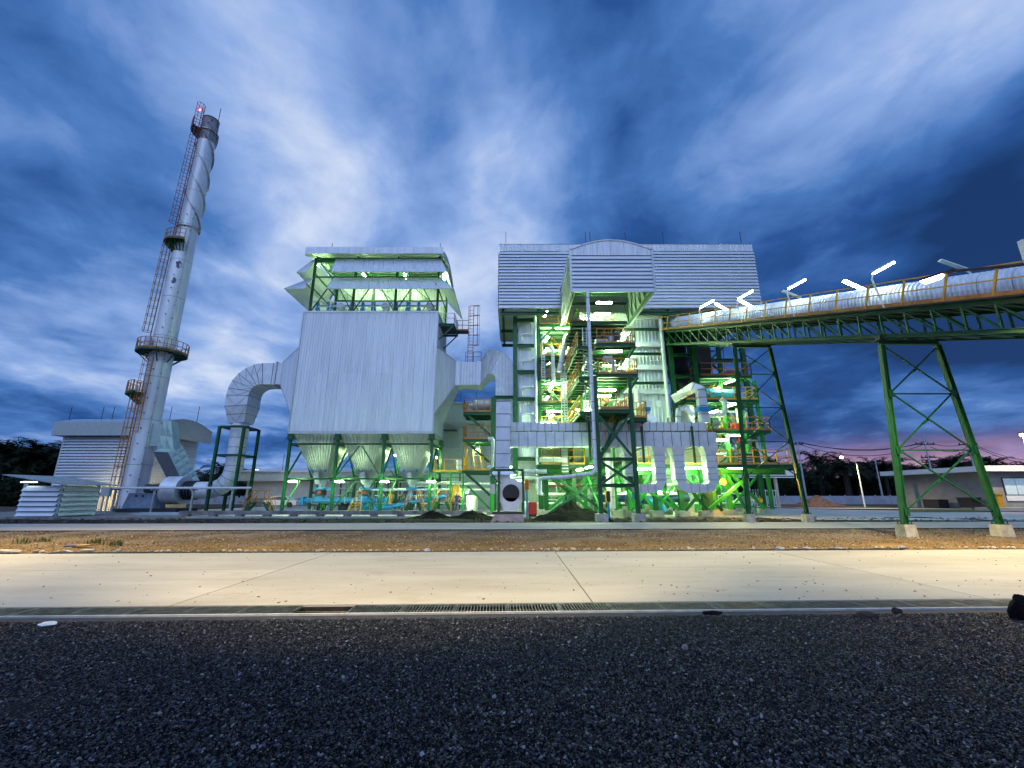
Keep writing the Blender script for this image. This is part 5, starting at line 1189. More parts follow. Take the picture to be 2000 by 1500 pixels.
part('hoist_machine', ms, M['galv'], bh); part('motor', MB().box(7.15, 7.6, 28.4, 28.9, TL[2] + .55, TL[2] + 1.0), M['dark'], bh)
part('hoist_machine', MB().tube([(7.1, 28.8, TL[1] + .02), (7.1, 28.8, TL[1] + 1.1), (6.7, 28.8, TL[1] + 1.35)], .17, 12).box(6.4, 7.0, 28.6, 29.1, TL[1] + 1.3, TL[1] + 1.5), M['pipe'], bh)
part('valve_wheel', MB().tube([(6.9, 28.0, TL[0] + .25), (7.05, 28.0, TL[0] + .25)], .2, 14).beam((5.9, 28.0, TL[0] + .16), (7.7, 28.0, TL[0] + .16), .1), M['yellow'], bh)
for k in range(5): part('chute_bar', MB().beam((6.0 + k * .12, 29.5, TL[2] + .05), (6.9 + k * .12, 31.5, TL[2] + 1.6), .05).beam((6.0 + k * .12, 29.5, TL[1] + .05), (6.9 + k * .12, 31.5, TL[1] + 1.4), .05), M['galv'], bh)
# ground level columns and braces
xs_ = [2.55, 4.6, 8.7, 10.6, 12.5, 14.2]
for i, x in enumerate(xs_):
    for y in (32.9, 36.4):
        c = G if (y < 34 and i != 2) else G2
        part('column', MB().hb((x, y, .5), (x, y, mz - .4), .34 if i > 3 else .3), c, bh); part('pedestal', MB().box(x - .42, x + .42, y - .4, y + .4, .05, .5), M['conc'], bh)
def xbr(x0, x1, y, z0, z1, m, w=.17):
    part('cross_brace', MB().beam((x0, y, z0), (x1, y, z1), w), m, bh); part('cross_brace', MB().beam((x1, y + .19, z0), (x0, y + .19, z1), w), m, bh)
xbr(2.6, 6.9, 31.8, .3, 3.2, G, .2); xbr(2.7, 6.2, 34.6, .4, 3.2, G2, .2); xbr(8.8, 10.5, 33.1, .6, 3.3, G2); xbr(10.8, 12.4, 33.2, .6, 2.6, G2); xbr(12.6, 15.4, 32.6, .5, 3.3, G, .2)
for a, b in (((9.9, 32.4, 1.9), (8.6, 32.4, .5)), ((9.9, 32.4, 1.9), (12.1, 32.4, .55)), ((13.0, 32.2, 2.0), (14.0, 32.2, .6)), ((14.3, 32.5, .6), (17.0, 32.5, 2.6)), ((15.0, 35.5, .5), (17.6, 35.5, 3.6)), ((16.6, 33.5, 3.4), (18.9, 33.5, .6)), ((17.6, 33.7, .6), (16.4, 33.7, 3.3))):
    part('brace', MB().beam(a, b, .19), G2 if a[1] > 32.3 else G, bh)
for x in (15.7, 16.9, 18.3): part('column', MB().hb((x, 34.6, .5), (x, 34.6, 3.5), .3), G2, bh); part('pedestal', MB().box(x - .35, x + .35, 34.2, 35, .05, .5), M['conc'], bh)
# right hand bay
RL = [(zat(735, 35), 15.7, 20.0), (zat(782, 35), 14.4, 20.3), (zat(841, 35), 16.2, 20.9), (zat(907, 35) - .02, 20.82, 21.0)]
for i, (z, a, b) in enumerate(RL[:3]):
    floor_grid(bh, a, b, 34.6, 38.2, z, G, 1.0); railing(bh, [(a, 38.1, z), (a, 34.6, z), (b, 34.6, z), (b, 38.1, z)], M['orange'] if i != 1 else M['yellow'], sp=1.0, r=.028)
for x, z0_, z1_ in ((17.7, 3.9, zat(735, 35)), (19.2, 3.9, zat(782, 35)), (20.6, .5, zat(735, 35))): part('column', MB().hb((x, 35.4, z0_), (x, 35.4, z1_ - .3), .24), G2, bh)
xbr(15.6, 21.2, 38.4, 11.2, 16.2, G, .16); xbr(17.9, 20.4, 37.6, 6.8, 9.0, G2, .15); xbr(17.6, 20.6, 36.0, .6, 3.6, G2, .15); xbr(17.9, 21.0, 38.2, 4.1, 6.3, G2, .13)
for z in (mz0 - 2.9, zat(693, 34.7), zat(735, 34.7), zat(782, 34.7)): part('beam', MB().hb((13.7, 34.75, z), (15.3, 34.75, z), .2, .22), G, bh)
part('beam', MB().hb((15.6, 37.9, 13.6), (21.2, 37.9, 13.6), .25, .3), G, bh)
part('brace', MB().beam((13.6, 35.0, zat(668, 34.9)), (15.2, 35.0, zat(640, 34.9)), .2), G, bh)
for i, (xa, ya, za, xb, yb, zb, sz) in enumerate(((15.0, 37.8, 16.4, 15.7, 37.8, 8.9, 1.5), (17.4, 38.2, 16.0, 17.2, 38.2, 9.2, 1.4))):
    part('fuel_chute', MB().sweep([(xa, ya, za), (xa, ya, za - 3), (xb, yb, zb)], [sz, sz, sz * .55], [sz * 1.2, sz * 1.2, sz * .7], (1, 0, 0)), M['bunker'], bh)
    rr2 = MB()
    for k in range(4): rr2.box(xa - sz * .8, xa + sz * .8, ya - sz * .62, ya - sz * .5, za - .5 - k * 1.2, za - .4 - k * 1.2)
    part('chute_stiffeners', rr2, M['bunker'], bh)
part('ash_hopper', MB().tube([(14.8, 36.6, 9.0), (14.8, 36.6, 7.0), (14.8, 36.6, 5.6)], [.9, .8, .4], 14), M['galv'], bh, True)
for k in range(5): a = 15.5 + k * 1.15; part('hanger_rod', MB().beam((a, 36.8, 11.6), (a + .1, 36.8, 15.8), .05), M['dark'], bh)
part('rear_wall', MB().box(20.0, 21.6, 38.4, 38.7, 4.0, 6.4), M['gwall'], bh)
# service pipes, posts and valves crowding the bays
rs = random.Random(21)
def clutter(n, x0, x1, y0, y1, z0, z1, rmax=.12):
    for i in range(n):
        x, y, z = rs.uniform(x0, x1), rs.uniform(y0, y1), rs.uniform(z0, z1); r = rs.uniform(.035, rmax)
        m = rs.choice([M['pipe'], M['pipe'], M['galv'], M['green_lit'], M['green'], M['dark']]); q = rs.random(); L = rs.uniform(.8, 2.6)
        if q < .40: pts = [(x, y, z), (min(x1, x + L), y, z), (min(x1, x + L), y, max(z0, z - rs.uniform(.3, 1.2)))]
        elif q < .75: pts = [(x, y, z0), (x, y, min(z1, z0 + L * .9)), (x + .25, y, min(z1, z0 + L * .9) + .02)]
        else: pts = [(x, y, z), (x, y + 1.5, z)]
        part('service_pipe', MB().tube(pts, r, 8), m, bh, True)
        if rs.random() < .3: part('valve', MB().tube([(x, y - .08, z), (x, y + .08, z)], r * 2.2, 10).box(x - .03, x + .03, y - .03, y + .03, z, z + .35), rs.choice([M['blue'], M['red'], M['yellow'], M['dark']]), bh)
clutter(46, 2.6, 14.0, 35.8, 41.5, .2, 3.4); clutter(16, 14.8, 20.6, 35.5, 40, .2, 3.4)
for _a, _b in zip([3.9] + LV[::-1], LV[::-1] + [mz0 - .4]): clutter(7, 2.7, 5.6, 37.0, 40.5, _a + .05, _b - .3, .13)
clutter(8, 16.4, 20.4, 36, 38, 6.6, 8.7); clutter(8, 15.8, 20.2, 36, 38, 9.1, 10.7); clutter(6, 16, 20.6, 35.5, 38, 4.0, 6.2)
clutter(5, 6.2, 8.2, 30, 34.5, TL[0] + .05, TL[1] - .4); clutter(5, 6.2, 8.2, 31, 34.5, TL[1] + .05, TL[2] - .4)
for _z in (.9, 1.7, 2.5): part('pipe_rack_line', MB().tube([(2.2, 38.8, _z), (20.5, 38.8, _z)], .07, 8), M['pipe'], bh, True)
for _x in (3.3, 5.3, 7.4, 9.6, 11.5, 13.3, 16.3, 18.7): part('rear_post', MB().beam((_x, 39.5, .07), (_x, 39.5, 3.9), .22), G2, bh)
for _a, _b in ((3.3, 5.3), (7.4, 9.6), (11.5, 13.3), (16.3, 18.7)): xbr(_a, _b, 39.4, .3, 3.4, G2, .13)
# roof rods
for px, yy in ((988, 36), (1144, 33), (1153, 32), (1222, 31), (1296, 36), (1448, 36)):
    p = at(px, 476, yy); top = at(px, 453, yy)
    solo('lightning_rod', MB().beam((p.x, yy, p.z + .05), (p.x, yy, top.z), .045), M['dark'], {988: 'lightning rod at the left end of the boiler penthouse roof', 1144: 'shorter of the two close lightning rods left of the barrel roof', 1153: 'taller of the two close lightning rods left of the barrel roof', 1222: 'lightning rod above the middle of the barrel roof', 1296: 'lightning rod just right of the barrel roof', 1448: 'lightning rod at the right end of the boiler penthouse roof'}[px], 'lightning rod')

# ------------------------------------------------------------------ equipment, pipes (things of their own)
def pipe_thing(label, pts, r, m=None, name='insulated_pipe', seams=1.2, n=12):
    t = thing(name, label, 'pipe', (pts[-1][0], pts[-1][1], min(p[2] for p in pts)))
    part('pipe_body', MB().tube(pts, r, n), m or M['pipe'], t, True)
    s = MB(); P = [V(p) for p in pts]
    for a, b in zip(P, P[1:]):
        L = (b - a).length; k = int(L / seams)
        for i in range(1, k + 1): c = a.lerp(b, (i - .5) / k); d = (b - a).normalized() * .015; s.tube([c - d, c + d], r + .01, n)
    if s.v: part('pipe_bands', s, M['seam'], t)
    return t
pipe_thing('tall silver pipe in front of the boiler tower that turns left near the ground', [(5.30, 27.7, qz0 - .05), (5.30, 27.7, 3.2), (5.1, 27.7, 2.95), (3.3, 28.6, 2.72), (2.1, 29.6, 2.72), (1.9, 29.7, 2.6), (1.9, 29.7, 1.6)], .125)
def bend_pts(a, b, c, r=.35, n=4):
    a, b, c = V(a), V(b), V(c); d0 = (a - b).normalized(); d1 = (c - b).normalized(); p0 = b + d0 * r; p1 = b + d1 * r
    return [tuple((p0.lerp(b, t)).lerp(b.lerp(p1, t), t)) for t in [i / n for i in range(n + 1)]]
z1_ = zat(652, 34); 
pipe_thing('thick white elbow pipe bending over under the hoist bay', [(3.9, 34.2, zat(725, 34)), *bend_pts((3.9, 34.2, zat(725, 34)), (4.6, 34.2, zat(650, 34)), (5.5, 34.2, zat(668, 34)), .4), (5.5, 34.2, zat(668, 34)), (5.2, 34.4, zat(700, 34))], .2)
pipe_thing('white vertical pipe rising left of the elbow pipe in the open bay', [(3.45, 34.6, zat(745, 34.6)), (3.45, 34.6, zat(682, 34.6)), (3.3, 34.6, zat(676, 34.6))], .16)
pipe_thing('white diagonal chute pipe behind the ladder riser', [(5.6, 35.2, zat(640, 35)), (4.7, 35.4, zat(700, 35)), (4.3, 35.4, zat(790, 35))], .22)
pipe_thing('small bore silver pipe looping on the green column by the clad stack', [(2.9, 35.0, zat(652, 35)), (2.6, 35.0, zat(658, 35)), (2.6, 35.0, zat(694, 35)), (2.75, 35.0, zat(698, 35)), (3.4, 35.0, zat(700, 35))], .07)
pipe_thing('vertical silver pipe left of the intake duct', [(-1.75, 31.5, zat(858, 31.5)), (-1.45, 31.5, zat(856, 31.5)), (-1.40, 31.5, zat(860, 31.5)), (-1.40, 31.5, zat(910, 31.5)), (-1.75, 31.5, zat(914, 31.5))], .14)
pipe_thing('silver header pipe crossing low between the fan frame and the clad stack', [(.9, 31.6, zat(921, 31.6)), (2.5, 31.6, zat(921, 31.6))], .16)
pipe_thing('short silver pipe stub below the big duct at its left end', [(2.0, 31.8, zat(898, 31.8)), (4.0, 31.8, zat(898, 31.8))], .17)
for k, (y, z, xa, xb, lb_) in enumerate(((41.0, 2.6, -9, 1, 'upper white line pipe crossing behind the man'), (40.6, 2.05, -14, 1, 'lower white line pipe crossing behind the man'), (34.2, 2.3, 2.6, 8.6, 'red oxide line pipe behind the tall ash heap'), (36, 1.6, 2.6, 14, 'grey line pipe low under the boiler frame'), (35.2, 2.95, -1.2, 8.6, 'pale line pipe right under the mezzanine'))):
    pipe_thing(lb_, [(xa, y, z), (xb, y, z)], .10 if k != 2 else .06, M['rust'] if k == 2 else M['pipe'], 'line_pipe', 2.5)
# cable ladders
def cable_ladder(px, y0, y1, Y, label, w=.16, m=M['galv']):
    x = xat(px, (y0 + y1) / 2, Y); za, zb = zat(y0, Y), zat(y1, Y); t = thing('cable_ladder', label, 'cable ladder', (x, Y, zb))
    part('rails', MB().box(x - w, x - w + .05, Y - .06, Y, zb, za).box(x + w - .05, x + w, Y - .06, Y, zb, za), m, t)
    s = MB(); k = int((za - zb) / .22)
    for i in range(k): s.box(x - w + .05, x + w - .05, Y - .05, Y - .01, zb + .1 + i * .22, zb + .2 + i * .22)
    part('rungs', s, M['galv'], t)
cable_ladder(1061, 690, 745, 34.6, 'cable ladder on the left of the open bay beside grey panels')
cable_ladder(1099, 728, 826, 34.3, 'left one of the twin cable ladders above the upper duct', .13); cable_ladder(1105, 728, 826, 34.25, 'right one of the twin cable ladders above the upper duct', .13)
cable_ladder(1103, 873, 925, 32.0, 'dark cable ladder dropping below the big duct', .3, M['dark'])
# grey panels on the bay platform
for px, lab in ((1073, 'grey switch panel, left one on the bay platform'), (1094, 'grey switch panel, right one on the bay platform')):
    x = xat(px, 720, 35.4); z = LV[2]; t = thing('switch_panel', lab, 'switch panel', (x, 35.4, z))
    part('cabinet', MB().box(x - .4, x + .4, 35.3, 35.7, z + .02, z + .95), mat('panel_grey', (.36, .40, .42), .5) if 'panel_grey' not in bpy.data.materials else bpy.data.materials['panel_grey'], t)
    part('cabinet_door', MB().box(x - .36, x + .36, 35.27, 35.297, z + .1, z + .88), bpy.data.materials['panel_grey'], t)
# long horizontal ducts
DY = 30.55
dz = (zat(844, 30.05) + zat(872, 30.05)) / 2; dh = zat(844, 30.05) - zat(872, 30.05)
big, *_ = duct_thing('air_duct', 'big horizontal silver air duct running across the whole boiler front', 'duct', [(xat(996, 858, 30.05), DY, dz), (xat(1400, 858, 30.05), DY, dz)], 1.0, dh, (0, 1, 0), seams=.62)
uz = (zat(825, 30.1) + zat(841, 30.1)) / 2; uh = zat(825, 30.1) - zat(841, 30.1)
up_, *_ = duct_thing('air_duct', 'slimmer silver air duct lying just above the big horizontal one', 'duct', [(xat(996, 833, 30.1), DY - .05, uz), (xat(1378, 833, 30.1), DY - .05, uz)], .75, uh, (0, 1, 0), seams=.5)
h = MB()
for px in (1254, 1352): x = xat(px, 850, 30); h.beam((x, 29.98, uz), (x, 29.98, zat(905, 30)), .13, .13).beam((x, 30, dz - dh / 2 - .15), (x, 31.1, dz - dh / 2 - .15), .1).beam((x - .02, 30.0, dz - dh / 2 - .1), (x - .45, 31.3, dz - dh / 2 - .3), .1)
for px in (1151, ): x = xat(px, 850, 29.9); h.beam((x, 29.9, uz + .8), (x, 29.9, mz), .14, .14)
part('hanger', h, G, big)
# intake duct and its fan
ix = xat(982.5, 860, 29.2); iy = 29.6; it = zat(783, 29.1)
ind, *_ = duct_thing('intake_duct', 'vertical square silver duct standing over the intake fan', 'duct', [(ix, iy, it), (ix, iy, 2.5)], .95, .98, (0, 1, 0), seams=.92)
part('boot', MB().sweep([(ix, iy, 3.25), (ix, iy, 2.9)], [.95, 1.35], [.98, 1.75], (0, 1, 0)), M['duct'], ind)
fan2 = thing('intake_fan', 'silver fan with a round black inlet on a concrete plinth', 'fan', (ix + .45, 29.4, .4)); fx = xat(998, 963, 28.7); fzc = zat(963, 28.7)
part('volute', MB().tube([(fx, 28.85, fzc), (fx, 29.7, fzc)], .92, 32), M['duct'], fan2, True)
part('inlet_ring', MB().tube([(fx, 28.85, fzc), (fx, 28.72, fzc)], .60, 32), M['galv'], fan2, True); part('inlet_opening', MB().tube([(fx, 28.719, fzc), (fx, 28.70, fzc)], .55, 32), M['black'], fan2)
part('pedestal_box', MB().box(fx - .52, fx + .52, 28.7, 28.84, .62, fzc - .3), M['duct'], fan2); part('base_frame', MB().box(fx - 1.2, fx + .75, 28.6, 29.9, .42, .58), M['dark'], fan2)
part('control_box', MB().box(fx - 1.35, fx - 1.05, 28.9, 29.1, 1.7, 2.3), M['galv'], fan2)
solo('plinth', MB().hexa([(xat(958, 1017, 28.2), 28.0, -.05), (xat(1024, 1017, 28.2), 28.0, -.05), (xat(1024, 1017, 28.2), 30.4, -.05), (xat(958, 1017, 28.2), 30.4, -.05), (xat(966, 1005, 28.2), 28.2, .42), (xat(1022, 1005, 28.2), 28.2, .42), (xat(1022, 1005, 28.2), 30.4, .42), (xat(966, 1005, 28.2), 30.4, .42)]), mat('pinkish_concrete', (.34, .28, .27), .85, 0, .2, 3, bump=.4), 'low pinkish concrete plinth under the intake fan', 'plinth')
ff = thing('fan_frame', 'green frame round the intake fan', 'frame', (fx, 28.6, .4))
for px in (974, 1022):
    x = xat(px, 960, 28.5)
    for y in (28.5, 30.2): part('post', MB().hb((x, y, .42), (x, y, 3.1), .15), G, ff)
x0_, x1_ = xat(974, 960, 28.5), xat(1022, 960, 28.5)
part('top_beam', MB().hb((x0_ - .3, 28.5, 3.18), (x1_, 28.5, 3.18), .14).hb((x0_, 28.6, 3.18), (x0_, 30.2, 3.18), .14).hb((x1_, 28.6, 3.18), (x1_, 30.2, 3.18), .14), G, ff)
part('knee_brace', MB().beam((x0_ - .5, 28.6, 3.0), (x0_, 28.6, 2.3), .09), G, ff)
# U shaped air legs hanging under the big duct
def uduct(label, xa, xb, zb, left=True):
    t = thing('hanging_duct', label, 'duct', ((xa + xb) / 2, 30.5, zb)); w = .72; d = .8; zt = dz - dh / 2
    def limb(x): part('limb', MB().sweep([(x, 30.5, zt), (x, 30.5, zt - .55), (x, 30.5, zb + .55)], [1.0, d, d], [1.05, w, w], (0, 1, 0)), M['duct'], t)
    limb(xb)
    if left: limb(xa)
    o = []; r = .5
    P = [(xa, 30.5, zb + .6)] + ([(xa, 30.5, zb + .35), (xa + .25, 30.5, zb + .08)] if left else []) + [(xa + .55, 30.5, zb), (xb - .55, 30.5, zb), (xb - .2, 30.5, zb + .12), (xb, 30.5, zb + .5), (xb, 30.5, zb + .6)]
    if not left: P = P[1:]
    part('bottom_run', MB().sweep(P, d, w * .82, (0, 1, 0)), M['duct'], t)
    s = MB()
    for x in ([xa, xb] if left else [xb]):
        for k in range(5): z = zt - .6 - k * .42; s.box(x - w / 2 - .012, x + w / 2 + .012, 30.5 - d / 2 - .012, 30.5 + d / 2 + .012, z, z + .025)
    for k in range(3): x = xa + .6 + k * (xb - xa - 1.1) / 2; s.box(x, x + .025, 30.5 - d / 2 - .012, 30.5 + d / 2 + .012, zb - w * .42, zb + w * .42)
    part('seams', s, M['seam'], t)
zb_ = (zat(946, 30.1) + zat(962, 30.1)) / 2
uduct('left U shaped silver air leg partly behind the tower leg', 8.15, xat(1289, 900, 30.1), zb_)
uduct('right U shaped silver air leg ending beside the amber lamp', xat(1327, 900, 30.1), xat(1390, 900, 30.1), zb_)
pipe_thing('pale vertical leg pipe behind the tower cross braces', [(6.95, 31.2, dz), (6.95, 31.2, .7)], .28)
# vertical ductwork with blue bands at the right
def duct_simple(label, pts, w, h, side=(0, 1, 0), seams=.6): return duct_thing('branch_duct', label, 'duct', pts, w, h, side, seams=seams)[0]
vx = lambda px, py: xat(px, py, 30.6)
t = duct_simple('vertical silver branch duct with a blue band at the right of the furnace', [(vx(1338, 775), 32.6, zat(772, 31.5)), (vx(1358, 757), 30.9, zat(756, 30.8)), (vx(1368, 760), 30.7, zat(762, 30.7)), (vx(1376, 825), 30.6, zat(826, 30.6))], .6, .62)
part('blue_band', MB().box(vx(1373, 800) - .42, vx(1373, 800) + .42, 30.25, 30.97, zat(804, 30.6), zat(796, 30.6)), M['blue'], t)
t = duct_simple('small branch duct with a blue band over the upper duct', [(vx(1262, 785), 31.0, zat(785, 31)), (vx(1265, 812), 30.9, zat(812, 30.9)), (vx(1280, 826), 30.6, zat(828, 30.6))], .5, .48)
part('blue_band', MB().box(vx(1263, 800) - .3, vx(1263, 800) + .3, 30.6, 31.3, zat(804, 31), zat(797, 31)), M['blue'], t)
part('hood', MB().prism([(vx(1257, 797), 30.7, zat(797, 31)), (vx(1272, 797), 30.7, zat(797, 31)), (vx(1272, 785), 30.7, zat(786, 31)), (vx(1266, 782), 30.7, zat(782, 31)), (vx(1257, 787), 30.7, zat(789, 31))], (0, .6, 0)), M['duct'], t)
t = duct_simple('arched silver loop duct beside the blue banded one', [(vx(1332, 826), 31.4, zat(828, 31.4)), (vx(1333, 800), 31.4, zat(800, 31.4)), (vx(1345, 797), 31.4, zat(797, 31.4)), (vx(1362, 812), 31.2, zat(810, 31.2))], .4, .28)
pipe_thing('curved silver pipe hooked under the blue drum', [(xat(1408, 779, 33), 33, zat(779, 33)), (xat(1415, 785, 33), 33, zat(785, 33)), (xat(1417, 800, 33), 33, zat(800, 33)), (xat(1412, 810, 33), 33, zat(810, 33)), (xat(1378, 811, 33), 33, zat(811, 33))], .2)
bd = thing('blue_drum', 'blue motor drum on the second platform of the right bay', 'drum', (17.2, 36.0, RL[1][0])); z = RL[1][0]
part('shell', MB().tube([(16.3, 35.6, z + .75), (18.7, 35.6, z + .65)], .42, 20), M['blue'], bd, True); part('end_frame', MB().tube([(18.7, 35.6, z + .65), (18.95, 35.6, z + .65)], .55, 16), M['black'], bd); part('stand', MB().box(16.6, 16.8, 35.3, 35.9, z + .02, z + .4).box(18.1, 18.3, 35.3, 35.9, z + .02, z + .4), M['blue'], bd)
for nm, lab, x, y, z, m in (('red_box', 'dark red cabinet on the top platform of the right bay', 19.0, 36.0, RL[0][0], M['rust']), ('red_box', 'red cabinet on the third platform of the right bay', 18.9, 35.8, RL[2][0], M['red'])):
    t = thing('cabinet', lab, 'cabinet', (x, y, z)); part('case', MB().box(x - .45, x + .45, y - .25, y + .25, z + .05, z + .75), m, t); part('case_door', MB().box(x - .38, x + .38, y - .275, y - .252, z + .12, z + .68), m, t)
t = thing('air_compressor', 'black framed machine behind the orange rail on the mezzanine at right', 'machine', (18.4, 34.6, mz)); z = mz
part('block', MB().box(17.8, 19.0, 34.3, 34.9, z + .25, z + .95), M['dark'], t); part('cooling_fins', MB().box(17.85, 18.95, 34.22, 34.29, z + .3, z + .38).box(17.85, 18.95, 34.22, 34.29, z + .5, z + .58).box(17.85, 18.95, 34.22, 34.29, z + .7, z + .78), M['galv'], t); part('feet', MB().box(17.8, 18.0, 34.3, 34.9, z + .02, z + .25).box(18.8, 19.0, 34.3, 34.9, z + .02, z + .25), M['dark'], t)
# blue blower pipes at ground level
t = thing('blower', 'dark blue blower with thick pipe under the air legs', 'blower', (10.5, 34.3, .1))
part('main_pipe', MB().tube([(6.3, 34.3, 1.35), (9.5, 34.3, 1.35), (10.6, 34.3, 1.15), (13.6, 34.3, 1.4)], .3, 16), mat('dark_blue_paint', (.012, .07, .20), .4), t, True)
part('casing', MB().tube([(9.3, 33.9, 1.35), (9.3, 34.7, 1.35)], .65, 20), bpy.data.materials['dark_blue_paint'], t, True); part('outlet', MB().tube([(10.3, 34.2, 1.3), (11.2, 33.6, .8), (11.4, 33.5, .35)], .28, 14), M['blue'], t, True)
for k, px in enumerate((1190, 1262)):
    pass
for px, py, Y, s, lab in ((1029, 947, 31.6, (.17, .42), 'yellow oval drive guard right of the intake fan'), (1188, 970, 29.8, (.17, .42), 'dark drive guard with a yellow rim beside the tower leg')):
    c = at(px, py, Y); t = thing('drive_guard', lab, 'machine guard', (c.x, c.y, .1)); w, hh = s
    o_ = [(c.x + w * math.cos(a), Y, c.z + (hh - w) * (1 if math.sin(a) > 0 else -1) + w * math.sin(a)) for a in [R(x) for x in range(0, 360, 20)]]
    part('guard_rim', MB().prism([V(p) for p in o_], (0, .16, 0)), M['yellow'], t)
    i_ = [(c.x + (p[0] - c.x) * .72, Y - .01, c.z + (p[2] - c.z) * .86) for p in o_]
    part('guard_face', MB().prism([V(p) for p in i_], (0, .05, 0)), M['rust'] if px < 1100 else M['dark'], t)
    part('stand', MB().box(c.x - .06, c.x + .06, Y + .02, Y + .12, .07, c.z - hh + .05), M['blue'], t)
t = thing('red_cabinet', 'red cabinet beside a white drum behind the fan frame', 'cabinet', (xat(1040, 990, 32.5), 32.5, .1)); x = xat(1040, 990, 32.5)
part('case', MB().box(x - .3, x + .3, 32.3, 32.7, .25, 1.1), M['red'], t); part('feet', MB().box(x - .28, x + .28, 32.35, 32.65, .08, .25), M['dark'], t)
def tank(lab, px, Y, r, z0, z1, m):
    x = xat(px, 990, Y); t = thing('tank', lab, 'tank', (x, Y, z0)); part('shell', MB().tube([(x, Y, z0), (x, Y, z1 - .1), (x, Y, z1)], [r, r, r * .8], 20), m, t, True); part('outlet_pipe', MB().tube([(x, Y - r, z0 + .3), (x, Y - r - .15, z0 + .3)], .05, 8), M['galv'], t)
tank('white drum left of the red cabinet', 1028, 32.6, .26, .08, 1.15, M['white']); tank('white upright tank right of the man in the white helmet', 922, 39.8, .52, .08, 1.5, M['white'])
tank('small white upright vessel above the yellow railing', 897, 41.5, .38, 3.65, 4.9, M['white'])
# ================================================================== stair frame left of the intake duct
sfm = thing('stair_frame', 'green frame with platforms and a yellow stair between filter house and boiler', 'frame', (-2.6, 36, 0))
SXa, SXb = -4.05, -1.55
for x, y in ((SXb, 35.9), (SXb, 38.4)): part('column', MB().hb((x, y, .3), (x, y, zat(777, 36)), .42), G, sfm); part('pedestal', MB().box(x - .45, x + .45, y - .4, y + .4, .05, .3), M['conc'], sfm)
part('portal_beam', MB().hb((SXb, 35.9, zat(777, 36)), (.2, 35.9, zat(777, 36)), .3), G, sfm)
for y in (804, 857, 918):
    z = zat(y, 35.6); floor_grid(sfm, SXa, SXb - .22, 35.6, 38.4, z, G, .9); railing(sfm, [(SXa, 38.3, z), (SXa, 35.6, z), (SXb - .25, 35.6, z)], M['orange'] if y < 900 else M['yellow'], sp=.6, r=.028)
    part('diagonal_strut', MB().beam((SXb - .2, 35.75, z - 2.0), (SXa + .3, 35.75, z - .25), .2), G, sfm)
z0_, z1_ = zat(918, 36), zat(857, 36)
part('stair_stringer', MB().beam((-3.75, 36.2, z0_), (-3.9, 36.2, z1_), .08, .22), M['yellow'], sfm); part('stair_stringer', MB().beam((-2.5, 36.2, z0_), (-2.9, 37.9, z1_ - .1), .06, .2).beam((-3.1, 36.2, z0_), (-3.5, 37.9, z1_ - .1), .06, .2), M['yellow'], sfm)
tr_ = MB()
for k in range(9): q = (k + .5) / 9; tr_.box(-3.15 - .4 * q, -2.5 - .4 * q, 36.1 + 1.7 * q, 36.35 + 1.7 * q, z0_ + (z1_ - z0_) * q - .02, z0_ + (z1_ - z0_) * q + .02)
part('stair_treads', tr_, M['galv'], sfm)
part('side_landing', MB().box(-7.0, SXa - .1, 38.8, 41, 3.5, 3.6), G2, sfm); railing(sfm, [(-6.9, 38.8, 3.6), (SXa - .15, 38.8, 3.6)], M['yellow'], sp=.9, r=.035)
for x in (-6.8, -5.4, -4.3): part('landing_post', MB().beam((x, 38.9, .1), (x, 38.9, 3.5), .14), G2, sfm)
part('ground_brace', MB().beam((SXb - .2, 35.8, .5), (-3.6, 35.8, 2.3), .16), G2, sfm); part('ground_post', MB().hb((SXb - .02, 35.35, .3), (SXb - .02, 35.35, 2.2), .3), G2, sfm)
dt = thing('steam_drum', 'horizontal grey drum on the top platform of the stair frame', 'drum', (-2.8, 37, zat(804, 35.6))); z = zat(804, 35.6)
part('shell', MB().tube([(-3.4, 36.9, z + .75), (-3.2, 36.9, z + .75), (-1.7, 36.9, z + .75)], [.45, .62, .62], 20), mat('drum_grey', (.42, .44, .38), .5, .2), dt, True); part('nozzle', MB().tube([(-3.75, 36.9, z + .75), (-3.4, 36.9, z + .75)], .25, 12), M['galv'], dt, True); part('saddle', MB().box(-3.1, -2.9, 36.5, 37.3, z + .02, z + .35).box(-2.1, -1.9, 36.5, 37.3, z + .02, z + .35), G, dt)
x = xat(872, 820, 50); t = thing('wall_ladder', 'dark caged wall ladder platform on the tall clad building', 'ladder', (x, 51.5, 8)); 
part('landing', MB().box(x - .5, x + 1.1, 50.9, 51.9, 9.0, 9.1), M['dark'], t); part('rail', MB().beam((x - .5, 50.9, 10.2), (x + 1.1, 50.9, 10.2), .06).beam((x - .5, 50.9, 9.1), (x - .5, 50.9, 10.2), .06).beam((x + 1.1, 50.9, 9.1), (x + 1.1, 50.9, 12.4), .06).beam((x + .3, 50.9, 9.1), (x + .3, 50.9, 10.2), .06), M['galv'], t)
